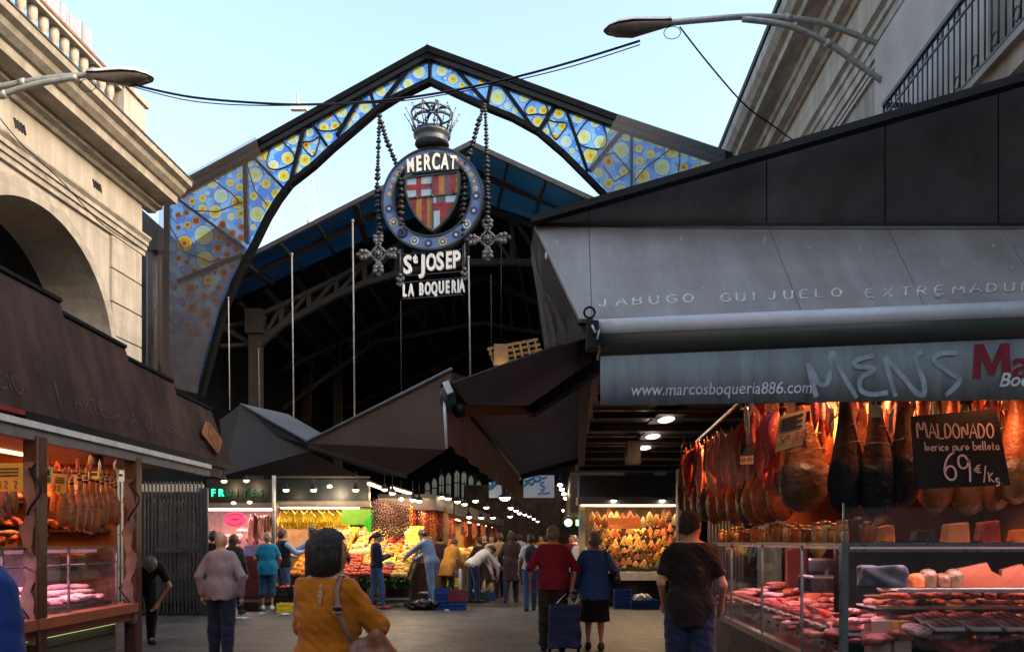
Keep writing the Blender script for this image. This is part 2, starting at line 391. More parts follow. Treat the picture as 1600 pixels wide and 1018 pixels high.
def person(label, loc, rz, H=1.7, lean=0.0, slean=0.0, tilt=0.0, turn=0.0, armL=None, armR=None, feet=((-.1, 0), (.1, 0)), knees=None,
           h=.02, skin=None, top=None, sleeve='long', hem=.90, loose=.018, fat=1.0, fold=.006, bottom=None, bot='trousers', cuff=.07, leg=.02,
           hair='short', hairmat=None, shoes=None, group='shoppers in the market', vest=None, neck=1.465, zbend=0.0, extra=None, name='person', sw=1.0):
    skin = skin or SKIN; hairmat = hairmat or H_DARK; shoes = shoes or SHOE
    k = H / 1.7
    T = thing(name, label, 'person', loc, group)
    C = np.array((0, 0, .95 - zbend))
    ca, sa = math.cos(lean), math.sin(lean); cs, ss = math.cos(slean), math.sin(slean)
    # forward lean about x (towards +Y), then side lean about y
    Rl = np.array([[1, 0, 0], [0, ca, sa], [0, -sa, ca]]); Rs = np.array([[cs, 0, ss], [0, 1, 0], [-ss, 0, cs]]); RU = Rs @ Rl
    C0 = np.array((0, 0, .95))
    U = lambda p: C + RU @ (np.array(p, float) - C0)
    Ui = lambda P: (P - C) @ RU + C0
    ct, st = math.cos(tilt), math.sin(tilt); cu, su = math.cos(turn), math.sin(turn)
    RH = np.array([[1, 0, 0], [0, ct, st], [0, -st, ct]]) @ np.array([[cu, -su, 0], [su, cu, 0], [0, 0, 1]])
    N0 = np.array((0, -.005, 1.50))
    Hf = lambda p: U(N0 + RH @ (np.array(p, float) - N0))
    Hi = lambda P: (Ui(P) - N0) @ RH + N0
    sh = [U((-.158 * sw, 0, 1.375)), U((.158 * sw, 0, 1.375))]
    arms = []
    for i, a in enumerate((armL, armR)):
        s_ = -1 if i == 0 else 1
        if a is None: a = (U((s_ * .25, -.03, 1.11)), U((s_ * .26, .05, .86)))
        arms.append((np.array(a[0], float), np.array(a[1], float)))
    hips = [np.array((-.088, 0, .92 - zbend)), np.array((.088, 0, .92 - zbend))]
    ank = [np.array((f[0], f[1], .085 if len(f) < 3 else f[2])) for f in feet]
    kn = []
    for i in (0, 1):
        m = (hips[i] + ank[i]) / 2; m[1] += .03 + zbend * .9
        if knees: m = np.array(knees[i], float)
        kn.append(m)
    def torso(Pu, g, f=1.0):
        d = caps(Pu, (0, -.005, 1.24), (0, -.005, 1.33), .142 * f + g, .138 + g, .70)
        d = smin(d, caps(Pu, (-.105 * sw, -.005, 1.385), (.105 * sw, -.005, 1.385), .056 + g * .5, .056 + g * .5), .08)
        d = smin(d, caps(Pu, (0, .01, 1.0), (0, .005, 1.22), .142 * f + g, .138 * f + g, .76), .06)
        d = smin(d, caps(Pu, (-.065, 0, .95), (.065, 0, .95), .118 * f + g, .118 * f + g, .9), .05)
        return smin(d, ell(Pu, (0, -.005, 1.43), (.10, .06, .05)), .05)
    def armd(P, i, g, t=2.0, fl=1.0):
        e, hd = arms[i]
        d = caps(P, sh[i], sh[i] + (e - sh[i]) * min(t, 1), .047 + g, (.047 - .008 * min(t, 1)) * fl + g)
        if t > 1: d = smin(d, caps(P, e, e + (hd - e) * min(t - 1, 1), .039 * fl + g, .039 - .012 * min(t - 1, 1) + g), .02)
        return d
    def legd(P, i, g, f=1.0):
        d = caps(P, hips[i], kn[i], .095 * f + g * .8, .060 + g)
        sd_ = caps(P, kn[i] + np.array((0, -.02, -.10)), kn[i] + (ank[i] - kn[i]) * .55, .056, .042)
        return smin(smin(d, caps(P, kn[i], ank[i], .056 + g, .036 + g * 1.3), .03), sd_ - g, .03)
    def body(P):
        Pu, Ph = Ui(P), Hi(P)
        d = torso(Pu, -.004, fat)
        d = smin(d, caps(Pu, (0, -.012, 1.40), (0, -.002, 1.55), .060, .052), .03)
        hd = ell(Ph, (0, .005, 1.605), (.076, .094, .108))
        hd = smin(hd, caps(Ph, (0, .045, 1.56), (0, .062, 1.525), .050, .034), .03)
        hd = smin(hd, caps(Ph, (0, .098, 1.612), (0, .120, 1.575), .009, .015), .012)
        hd = smin(hd, caps(Ph, (-.04, .083, 1.628), (.04, .083, 1.628), .013, .013), .015)
        for s_ in (-1, 1): hd = smin(hd, ell(Ph, (s_ * .078, -.002, 1.595), (.012, .024, .034)), .008)
        hd = smin(hd, caps(Ph, (-.018, .094, 1.548), (.018, .094, 1.548), .010, .010), .01)
        d = smin(d, hd, .02)
        for i in (0, 1):
            d = smin(d, armd(P, i, -.006), .03)
            e, w_ = arms[i]; u = (w_ - e) / (np.linalg.norm(w_ - e) + 1e-6)
            d = smin(d, caps(P, w_, w_ + u * .06, .026, .034, .8), .015)
            d = smin(d, legd(P, i, -.008, fat ** .5), .03)
            d = smin(d, caps(P, ank[i], ank[i] + np.array((0, .13, -.05)), .034, .028), .02)
        return d
    pts = [U((0, .1, 1.75)), U((-.2, -.2, 1.3)), U((.2, .2, 1.3)), Hf((0, .1, 1.76)), Hf((0, -.12, 1.7))] + [a for p in arms for a in p] + ank + kn + sh
    lo = np.min(pts, 0) - .17; hi = np.max(pts, 0) + .17; lo[2] = -.03
    def put(nm, fn, hh, m, lo_=lo, hi_=hi, parent=None, mb=None):
        vs, fs = nets(fn, lo_, hi_, hh)
        if not len(fs): return None
        mb = mb or MB(); mb.add([tuple(v * k) for v in vs], fs.tolist(), 0, True)
        return mb.build(nm, m, parent or T, local=True)
    # body with hands and face details in the same mesh
    mb = MB()
    for i in (0, 1):
        e, w_ = arms[i]; u = (w_ - e) / (np.linalg.norm(w_ - e) + 1e-6); s_ = -1 if i == 0 else 1
        side = np.cross(u, (s_ * 1.0, 0, 0.0)); side = side / (np.linalg.norm(side) + 1e-6)      # along the knuckles, front/back
        inn = np.cross(side, u); inn *= -1 if inn[0] * s_ > 0 else 1
        pc = w_ + u * .075
        for j, ln in enumerate((.066, .076, .071, .056)):
            b = pc + side * (-.027 + .018 * j) * (1 if side[1] < 0 else -1)
            p1 = b + u * ln * .45 + inn * .006; p2 = p1 + u * ln * .28 + inn * ln * .22; p3 = p2 + u * ln * .12 + inn * ln * .25
            mb.tube([V(p * k) for p in (b - u * .02, b, p1, p2, p3)], [.0085 * k, .0088 * k, .008 * k, .0072 * k, .006 * k], n=6)
        tb = w_ + u * .03 + side * (.026 if side[1] > 0 else -.026)
        sf = side * (1 if side[1] > 0 else -1)
        mb.tube([V(p * k) for p in (tb, tb + sf * .02 + u * .025, tb + sf * .025 + u * .055 + inn * .01)], [.012 * k, .0105 * k, .008 * k], n=6)
    for s_ in (-1, 1):
        mb.ball(V(Hf((s_ * .031, .086, 1.606)) * k), .0135 * k, 1, 8); mb.ball(V(Hf((s_ * .031, .0955, 1.606)) * k), .0065 * k, 2, 6)
    mb.tube([V(Hf(p) * k) for p in ((-.024, .096, 1.545), (-.01, .1045, 1.547), (.01, .1045, 1.547), (.024, .096, 1.545))], [.003 * k, .0055 * k, .0055 * k, .003 * k], n=5, mi=3)
    put('body', body, h, [skin, EYEW, EYED, LIP], mb=mb)
    sd0 = (sum(map(ord, label)) % 97) * .37
    FS = np.array((1.5, 1.2, .5)); FS2 = np.array((.8, .8, 1.6))
    wb = lambda P, a=1.0: wob(P * FS, 17, fold * .5 * a, sd0) + wob(P * FS2 + P[..., :1] * .4, 30, fold * .32 * a, sd0 + 2)
    def topfn(g, slv, hm, nk, extra_f=1.0):
        # hem only cuts the trunk, sleeves that hang lower stay
        def fn2(P):
            Pu = Ui(P); d = torso(Pu, g, fat * extra_f)
            if hm < .86: d = smin(d, caps(Pu, (0, 0, .97), (0, 0, hm), .150 * fat + g, .150 * fat + g + (.86 - hm) * .12, .8), .05)
            d = np.maximum(np.maximum(d + wb(P), hm - Pu[..., 2] + .006 * np.sin(P[..., 0] * 45)), Pu[..., 2] - nk)
            t = {'long': 1.97, 'short': .72, 'elbow': 1.1, 'none': 0}[slv]
            if t:
                for i in (0, 1):
                    e, w_ = arms[i]
                    a = armd(P, i, g * .6 + .002, t, 1.10) + wb(P, 1.2)
                    # flat cuff: no cloth beyond the end point
                    if t >= 1: q = e + (w_ - e) * (t - 1.0); u = (w_ - e) / (np.linalg.norm(w_ - e) + 1e-6)
                    else: q = sh[i] + (e - sh[i]) * t; u = (e - sh[i]) / (np.linalg.norm(e - sh[i]) + 1e-6)
                    cut = ((P - q) @ u) - .008
                    near = np.linalg.norm(P - q, axis=-1) < .14
                    a = np.where(near, np.maximum(a, cut), a)
                    d = smin(d, a, .03)
            return d
        return fn2
    if bottom is not None:
        if bot == 'skirt':
            f = lambda P: np.maximum(np.maximum(smin(caps(P, (0, 0, .97 - zbend), (0, 0, .75), .135 * fat, .165 * fat, .8), caps(P, (0, 0, .75), (0, 0, cuff), .165 * fat, .195 * fat, .8), .05) + wob(P * np.array((1, 1, .15)), 30, .010, sd0), cuff - P[..., 2]), P[..., 2] - 1.02)
        else:
            def f(P):
                d = caps(P, (-.065, 0, .95 - zbend), (.065, 0, .95 - zbend), .124 * fat, .124 * fat, .9)
                d = smin(d, caps(P, (0, 0, .98 - zbend), (0, 0, 1.0 - zbend), .135 * fat, .135 * fat, .8), .04)
                for i in (0, 1): d = smin(d, legd(P, i, leg, fat ** .5), .02)
                d = d + wb(P, 1.1) + wob(P * np.array((1, 1, 2.2)), 16, .004, sd0)
                return np.maximum(np.maximum(d, cuff - P[..., 2]), P[..., 2] - 1.03 + zbend)
        put('trousers' if bot == 'trousers' else 'skirt' if bot == 'skirt' else 'shorts', f, h, bottom, hi_=np.array((hi[0], hi[1], 1.12)))
    if top is not None: put('top', topfn(loose, sleeve, hem, neck), h, top)
    if vest is not None: put('vest', topfn(loose + .016, 'none', hem + .03, neck + .005, 1.02), h, vest)
    def shoef(P):
        d = np.full(P.shape[:-1], 1.0)
        for i in (0, 1):
            a = ank[i]; z0 = a[2] - .085
            d = np.minimum(d, smin(caps(P, (a[0], a[1] - .03, z0 + .045), (a[0] * 1.12, a[1] + .15, z0 + .032), .046, .040, 1), caps(P, a, a + np.array((0, .02, -.03)), .044, .05), .03))
        return np.maximum(d, -(P[..., 2] - min(0.001, ank[0][2] - .085)))
    put('shoes', shoef, min(h, .016), shoes, hi_=np.array((hi[0], hi[1], max(ank[0][2], ank[1][2]) + .05)))
    hc = Hf((0, 0, 1.6)); hl, hh_ = hc - .30, hc + .24
    fz = h * .75
    if hair != 'bald':
        def hf(P):
            Q = Hi(P); x, y, z = Q[..., 0], Q[..., 1], Q[..., 2]; wv = wob(Q, 34, .004, sd0)
            if hair in ('short', 'cap'):
                d = smin(ell(Q, (0, -.006, 1.615), (.089, .108, .117)), ell(Q, (0, -.045, 1.575), (.078, .070, .078)), .03) + wv
                return np.maximum(d, -(z - 1.582 - .95 * y))
            if hair == 'bob':
                d = smin(ell(Q, (0, -.012, 1.62), (.104, .118, .118)), ell(Q, (0, -.030, 1.535), (.112, .096, .10)), .05) + wob(Q * np.array((1, 1, .2)), 60, .003, sd0) + .0026 * np.sin(np.arctan2(x, y) * 37 + z * 22) + .0014 * np.sin(np.arctan2(x, y) * 71 - z * 31)
                d = np.maximum(d, 1.462 + .008 * np.sin(np.arctan2(x, y) * 15) - z)
                return np.maximum(d, np.minimum(y - .045, 1.668 - z + 0 * y))
            if hair == 'long':
                d = smin(ell(Q, (0, -.01, 1.62), (.096, .112, .116)), caps(Q, (0, -.055, 1.56), (0, -.085, 1.36), .085, .06, .7), .04) + wv
                return np.maximum(d, np.minimum(y - .04, 1.665 - z))
            if hair == 'pony':
                d = np.maximum(ell(Q, (0, -.006, 1.615), (.086, .106, .113)), -(z - 1.595 - .6 * y))
                d = smin(d, caps(Q, (0, -.10, 1.63), (0, -.15, 1.52), .030, .034), .02)
                return smin(d, caps(Q, (0, -.15, 1.52), (0, -.135, 1.40), .032, .014), .02) + wv
            if hair == 'bun':
                d = np.maximum(ell(Q, (0, -.006, 1.615), (.086, .106, .113)), -(z - 1.595 - .6 * y))
                return smin(d, ell(Q, (0, -.11, 1.65), (.042, .04, .042)), .01) + wv
            if hair == 'ring':
                d = np.maximum(ell(Q, (0, -.006, 1.605), (.082, .101, .112)), np.maximum(-(z - 1.565 - .6 * y), np.maximum(z - 1.64, y - .02)))
                return d + wv * .3
        put('hair', hf, fz, hairmat, hl, hh_)
    T.rotation_euler = (0, 0, rz)
    # helper closures for things they carry (world positions)
    M = Matrix.Translation(V(loc)) @ Matrix.Rotation(rz, 4, 'Z')
    T_w = lambda p: M @ V(tuple(np.array(p, float) * k))
    return T, T_w, U, Hf, k

# ================================================================== SETTING
def ground_mat(name, c, dark=.6, rough=.55, warm=None):
    m = mat(name, c, rough=rough, var=.22, scale=1.3, bump=.5, bscale=55, spec=.45, detail=9, rvar=.16)
    t = m.node_tree; L = t.links; p = t.nodes['Principled BSDF']
    src = p.inputs['Base Color'].links[0].from_socket
    tc = t.nodes.new('ShaderNodeTexCoord'); n = t.nodes.new('ShaderNodeTexNoise'); n.inputs['Scale'].default_value = .45; n.inputs['Detail'].default_value = 3
    L.new(tc.outputs['Object'], n.inputs['Vector'])
    cr = t.nodes.new('ShaderNodeValToRGB'); cr.color_ramp.elements[0].position = .42; cr.color_ramp.elements[1].position = .58
    cr.color_ramp.elements[0].color = (dark, dark, dark, 1); cr.color_ramp.elements[1].color = (1, 1, 1, 1)
    mx = t.nodes.new('ShaderNodeMix'); mx.data_type = 'RGBA'; mx.blend_type = 'MULTIPLY'; mx.inputs[0].default_value = 1
    L.new(n.outputs[0], cr.inputs[0]); L.new(src, mx.inputs[6]); L.new(cr.outputs[0], mx.inputs[7])
    # paving joints
    br = t.nodes.new('ShaderNodeTexBrick'); br.inputs['Scale'].default_value = .55; br.inputs['Mortar Size'].default_value = .008
    br.inputs['Color1'].default_value = (1, 1, 1, 1); br.inputs['Color2'].default_value = (.80, .80, .80, 1); br.inputs['Mortar'].default_value = (.25, .25, .25, 1)
    L.new(tc.outputs['Object'], br.inputs['Vector'])
    m2 = t.nodes.new('ShaderNodeMix'); m2.data_type = 'RGBA'; m2.blend_type = 'MULTIPLY'; m2.inputs[0].default_value = 1
    L.new(mx.outputs[2], m2.inputs[6]); L.new(br.outputs[0], m2.inputs[7]); L.new(m2.outputs[2], p.inputs['Base Color'])
    return m
g = MB(); g.poly([(-1500, -1500, 0), (1500, -1500, 0), (1500, 1500, 0), (-1500, 1500, 0)])
prop(g.build('ground', ground_mat('asphalt', (.112, .110, .118), rough=.48)), kind='structure')
g = MB(); g.poly([(-9.2, 19.2, .004), (12, 17.2, .004), (12, 66, .004), (-9.2, 66, .004)])
prop(g.build('floor', ground_mat('market_floor', (.075, .056, .045), rough=.42)), kind='structure')

# ---------------------------------------------------------------- left stone building
STONE = mat('stone_cream', (.335, .305, .278), rough=.85, var=.10, scale=1.6, bump=.25, bscale=22, detail=9)
STONE2 = mat('stone_moulding', (.315, .288, .26), rough=.85, var=.16, scale=3, bump=.3, bscale=30, detail=9, stretch=(1, .35, 3))
STONEP = mat('stone_pale', (.355, .325, .30), rough=.85, var=.14, scale=2.2, bump=.25, bscale=25, detail=9)
weather(STONE, .78); weather(STONE2, .72); weather(STONEP, .72)
DARK = mat('near_black', (.012, .012, .014), rough=.55, var=.3)
BLACKM = mat('black_steel', (.006, .0065, .008), rough=.5, var=.35, scale=9, spec=.25)
BROWNM = mat('brown_steel', (.045, .036, .032), rough=.5, var=.3, scale=4)
GLZ = mat('window_dark', (.03, .035, .045), rough=.12)
LEAD = mat('lead_flashing', (.05, .045, .045), rough=.5)
bl = thing('arcade_building', 'cream stone building with a big arch, deep cornice and balustrade on the left', 'building', (-8.2, 15, 0))
XF = lambda d: -8.13 + .06 * (d - 17.5)
fb = lambda d, z, out=0.0: V((XF(d) + out, d, z))
dc, AR, z0, DE, DN = 13.85, 2.22, 5.1, 17.36, 4.0
pts = [fb(DE, 0), fb(DE, 9.0), fb(DN, 9.0), fb(DN, 0), fb(dc - AR, 0), fb(dc - AR, z0)]
for i in range(1, 28):
    a = math.pi * (1 - i / 28); pts.append(fb(dc + AR * math.cos(a), z0 + AR * math.sin(a)))
pts += [fb(dc + AR, z0), fb(dc + AR, 0)]
mb = MB(); mb.prism(pts, (-.95, 0, 0)); mb.build('wall', STONE, bl)
mb = MB(); mb.box((-12.2, DE - .46, 4.5), (6.3, .9, 9)); mb.box((-15.2, 10.5, 4.5), (.4, 12.5, 9)); mb.build('rear_wall', STONE, bl)
mb = MB(); mb.box((-12.1, 10.6, 9.14), (7.4, 13.3, .26)); mb.build('roof', STONEP, bl)
mb = MB(); mb.box((-11.6, 10.7, 4.4), (.1, 11.8, 8.6)); mb.build('inner_wall', DARK, bl)  # near-black back wall: the room's darkness is put into its colour
for r0, r1, ex in ((AR, AR + .16, .17), (AR + .16, AR + .27, .12), (AR + .27, AR + .36, .06)):
    mb = MB(); n = 40
    for i in range(n):
        a0, a1 = math.pi * i / n, math.pi * (i + 1) / n
        q = [(r0, a0), (r1, a0), (r1, a1), (r0, a1)]
        mb.prism([fb(dc + r * math.cos(a), z0 + r * math.sin(a), 0) for r, a in q], (ex, 0, 0))
    for s_ in (-1, 1):
        mb.prism([fb(dc + s_ * r0, z0), fb(dc + s_ * r1, z0), fb(dc + s_ * r1, 0), fb(dc + s_ * r0, 0)], (ex, 0, 0))
    mb.build('archivolt', STONE2, bl)
# pilaster in blocks
mb = MB()
for i in range(12):
    zt = 7.74 - i * .68
    if zt < .1: break
    mb.box((XF(16.8) + .005, 16.80, zt - .335), (.13, 1.14, .655), rz=-R(3.4))
mb.build('pilaster', STONEP, bl, bevel=.012)
def run(nm, prof, d0, d1, m, parent, f=fb):
    mb = MB(); n = len(prof)
    vs = [f(d, z, o) for d in (d0, d1) for o, z in prof]
    fs = [(i, i + 1, i + 1 + n, i + n) for i in range(n - 1)] + [(n - 1, 0, n, 2 * n - 1), tuple(range(n)), tuple(range(2 * n - 1, n - 1, -1))]
    mb.add(vs, fs); return mb.build(nm, m, parent)
run('architrave', [(-.05, 7.76), (.06, 7.76), (.06, 7.86), (.10, 7.87), (.10, 7.97), (.14, 7.98), (.14, 8.06), (.20, 8.12), (.20, 8.16), (-.05, 8.16)], DE + .16, DN, STONE2, bl)
run('frieze', [(-.05, 8.162), (.05, 8.162), (.05, 8.84), (-.05, 8.84)], DE + .05, DN, STONE, bl)
run('cornice', [(-.05, 8.842), (.12, 8.842), (.16, 8.90), (.27, 8.93), (.28, 9.02), (.60, 9.05), (.62, 9.20), (.68, 9.22), (.78, 9.30), (.82, 9.38), (.93, 9.43), (.95, 9.54), (-.05, 9.56)], DE + .5, DN, STONE2, bl)
run('lead_flashing', [(-.1, 9.565), (.97, 9.545), (.97, 9.575), (-.1, 9.60)], DE + .55, DN, LEAD, bl)
for i, d in enumerate((12.3, 13.35, 15.6)):
    mb = MB()
    for j in range(4): mb.box(fb(d + j * .075, 8.5, .055), (.02, .045, .16), tilt=Matrix.Rotation(.35, 3, 'X'))
    mb.build('vent_grille', DARK, bl)
mb = MB(); mb.box(fb(16.98, 10.26, -.12), (.50, .86, 1.40), rz=-R(3.4)); mb.box(fb(16.98, 11.0, -.12), (.62, .98, .10), rz=-R(3.4)); mb.build('corner_pier', STONEP, bl)
run('plinth', [(-.20, 9.59), (.08, 9.59), (.08, 9.80), (-.20, 9.80)], 16.53, DN, STONEP, bl)
run('rail', [(-.22, 10.86), (.10, 10.86), (.10, 10.925), (-.22, 10.925)], 16.53, DN, STONEP, bl)
run('coping', [(-.25, 10.93), (.12, 10.93), (.13, 10.975), (-.27, 10.975)], 16.53, DN, mat('coping_red', (.20, .10, .085), rough=.8, var=.2), bl)
proto = None
prof = [(.075, 0), (.075, .07), (.05, .09), (.055, .13), (.09, .26), (.085, .36), (.045, .56), (.04, .70), (.07, .73), (.05, .77), (.06, .80), (.085, .86), (.085, 1.06)]
for i in range(38):
    d = 16.35 - i * .30
    if proto is None:
        mb = MB(); mb.lathe(prof, (0, 0, 0), n=12); proto = mb.build('baluster', STONEP, bl, local=True); o = proto
    else: o = proto.copy(); COL.objects.link(o); o.parent = bl
    o.location = fb(d, 9.80, -.06) - BASE[bl.name]
# cloth screens tied on the terrace rail
STR = mat('striped_cloth', (.13, .15, .22), rough=.9, var=0, col2=(.42, .40, .44), scale=7, stretch=(0.2, 2.4, .05), detail=2)
mb = MB(); xs = []
for i in range(121):
    d = 15.85 - i * .08; xs.append((d, .03 * math.sin(i * 1.9) + .02 * math.sin(i * .7), .05 * math.sin(i * .45)))
for a, b in zip(xs[:-1], xs[1:]):
    mb.prism([fb(a[0], 10.99, -.14 + a[1]), fb(b[0], 10.99, -.14 + b[1]), fb(b[0], 11.55 + b[2] + (15.85 - b[0]) * .05, -.14 + b[1]), fb(a[0], 11.55 + a[2] + (15.85 - a[0]) * .05, -.14 + a[1])], (-.012, 0, 0))
prop(mb.build('cloth_screen', STR, base=fb(14, 10.86, -.14)), 'blue and pink striped cloth screen tied along the terrace balustrade', 'screen')
# iron arc inside the arch
mb = MB(); mb.tube([fb(dc + 1.9 * math.cos(a), 4.6 + 1.9 * math.sin(a), -1.6) for a in np.linspace(0, math.pi, 18)], .04, n=6)
for a in np.linspace(.3, 2.8, 7): mb.tube([fb(dc, 4.6, -1.6), fb(dc + 1.9 * math.cos(a), 4.6 + 1.9 * math.sin(a), -1.6)], .02, n=5)
mb.build('iron_fanlight', BROWNM, bl)

# ---------------------------------------------------------------- right building
br_ = thing('balcony_building', 'tall pale stone building with layered cornice and iron balcony above the right stall', 'building', (5.6, 12, 0))
XR = lambda d: 5.60 + .06 * (d - 13.9)
fr = lambda d, z, out=0.0: V((XR(d) - out, d, z))
SG = mat('stone_grey_cream', (.45, .41, .355), rough=.85, var=.16, scale=2.0, bump=.3, bscale=25, detail=9, stretch=(1, .3, 2))
SG2 = mat('stone_weathered', (.44, .42, .39), rough=.85, var=.28, scale=3.0, bump=.4, bscale=30, detail=9, stretch=(2, .15, 5))
weather(SG, .72); weather(SG2, .68)
mb = MB(); mb.prism([fr(2, 0), fr(19.2, 0), fr(19.2, 9.0), fr(2, 9.0)], (7, 0, 0)); mb.build('wall', STONEP, br_)
run('architrave', [(-.05, 8.75), (.04, 8.75), (.04, 8.88), (.07, 8.9), (.07, 9.04), (.11, 9.06), (.11, 9.16), (.18, 9.2), (-.05, 9.22)], 19.3, 2, SG2, br_, fr)
run('frieze', [(-.6, 9.0), (.03, 9.222), (.03, 10.0), (-.6, 10.0)], 19.22, 2, SG, br_, fr)
run('cornice', [(-.6, 10.002), (.08, 10.002), (.12, 10.06), (.26, 10.08), (.28, 10.26), (.34, 10.28), (.36, 10.42), (.66, 10.44), (.68, 10.56), (.78, 10.6), (.88, 10.72), (.90, 10.90), (-.6, 10.92)], 19.4, 2, SG2, br_, fr)
run('gutter', [(-.6, 10.925), (.93, 10.925), (.95, 11.0), (-.6, 11.02)], 19.45, 2, BLACKM, br_, fr)
mb = MB()
for z in (8.65, 8.55): mb.prism([fr(11.8, z), fr(19.2, z), fr(19.2, z - .05), fr(11.8, z - .05)], (-.05, 0, 0))
mb.prism([fr(8.6, 8.74), fr(11.7, 8.74), fr(11.7, 4.5), fr(8.6, 4.5)], (-.14, 0, 0)); mb.build('pilaster', mat('render_pinkish', (.42, .385, .36), rough=.85, var=.1, scale=2, bump=.2), br_)
# balcony doorway: the terracotta room's glow is put into the panel colour
mb = MB(); mb.box((XR(8.2) - .03, 7.4, 8.0), (.08, 1.1, 2.7)); mb.build('shutter', mat('terracotta_glow', (.30, .14, .08), rough=.6, bump=.4, bscale=12, stretch=(1, 1, 8)), br_)
bal = MB(); d0, d1 = 10.5, 3.0; XB = lambda d: 4.90 + .06 * (d - 10.5)
P = lambda d, z: V((XB(d), d, z))
mb = MB(); mb.prism([P(d0, 6.12), P(d1, 6.12), P(d1, 5.92), P(d0, 5.92)], (1.0, 0, 0)); mb.prism([P(d0 + .05, 6.2), P(d1, 6.2), P(d1, 6.125), P(d0 + .05, 6.125)], (-.08, 0, 0)); mb.build('balcony_slab', STONEP, br_)
mb = MB(); mb.beam(P(d0, 7.24), P(d1, 7.24), .05, .05); mb.beam(P(d0, 6.30), P(d1, 6.30), .025, .03); mb.beam(P(d0, 7.08), P(d1, 7.08), .02, .025)
mb.beam(P(d0, 7.24), P(d0, 7.24) + V((.72, 0, 0)), .05, .05); mb.beam(P(d0, 6.3), P(d0, 6.3) + V((.72, 0, 0)), .03, .03)
d = d0; i = 0
while d > d1:
    mb.tube([P(d, 6.2), P(d, 7.24)], .011, n=6)
    if i % 3 == 0:
        c = P(d - .06, 7.16); mb.tube([c + V((0, .035 * math.cos(a), .035 * math.sin(a))) for a in np.linspace(0, 6.28, 9)], .007, n=4)
        c = P(d - .06, 6.42); mb.tube([c + V((0, .05 * math.cos(a), .07 * math.sin(a))) for a in np.linspace(0, 6.28, 9)], .009, n=4)
    d -= .125; i += 1
for j in range(7): mb.tube([P(d0, 6.2) + V((.1 * j, 0, 0)), P(d0, 7.24) + V((.1 * j, 0, 0))], .011, n=6)
mb.build('balcony_railing', mat('iron_blue_black', (.018, .022, .032), rough=.4), br_)
# iron chairs on the balcony
chm = mat('iron_chair', (.02, .03, .06), rough=.4)
for i, d in enumerate((7.9, 7.0)):
    t = thing('balcony_chair', ['blue-black iron chair on the balcony, farther from the camera', 'blue-black iron chair on the balcony, nearer the camera'][i], 'chair', P(d, 6.122) + V((.42, 0, 0)))
    b = P(d, 6.122) + V((.42, 0, 0))
    mb = MB(); mb.lathe([(.19, .44), (.2, .46), (.19, .475)], b, n=16); mb.build('seat', chm, t)
    mb = MB(); mb.tube([b + V((.16 * math.cos(a), -.17, .47 + .45 * math.sin(a) ** .6 if math.sin(a) > 0 else .47)) for a in np.linspace(0.02, 3.12, 11)], .014, n=6)
    for x in (-.08, 0, .08): mb.tube([b + V((x, -.17, .47)), b + V((x * .6, -.17, .9))], .01, n=5)
    mb.build('backrest', chm, t)
    for x in (-.15, .15):
        for y in (-.15, .15): mb = MB(); mb.tube([b + V((x, y, .45)), b + V((x * 1.2, y * 1.2, 0))], .013, n=6); mb.build('leg', chm, t)

# unseen buildings added behind the viewer to block low sky light
for nm, lb, c_, s_ in (('shade_building', 'unseen pale building added left of the street behind the viewer to shade it', (-12.5, -5.5, 5.5), (7, 18.5, 11)), ('shade_building', 'unseen pale building added right of the street behind the viewer to shade it', (9.2, -7.2, 6), (7, 18, 12)), ('shade_building', 'long unseen building added behind the viewer to block low sky light', (0, -32, 8.5), (70, 6, 17))):
    t = thing(nm, lb, 'building', (c_[0], c_[1], 0)); mb = MB(); mb.box(c_, s_); mb.build('wall', SG, t)
    mb = MB(); mb.box((c_[0], c_[1], s_[2] + .2), (s_[0] + .8, s_[1] + .8, .4)); mb.build('cornice', SG2, t)
    for i in range(6):
        for zf in (.45, .75):
            mb = MB()
            if s_[0] > 20: mb.box((c_[0] - 28 + i * 11, c_[1] + s_[1] / 2 + .02, s_[2] * zf), (1.4, .06, 2.4))
            else: mb.box((c_[0] + (1 if c_[0] < 0 else -1) * (s_[0] / 2 + .02), c_[1] - 7 + i * 2.8, s_[2] * zf), (.06, 1.2, 2.0))
            mb.build('window', GLZ, t)

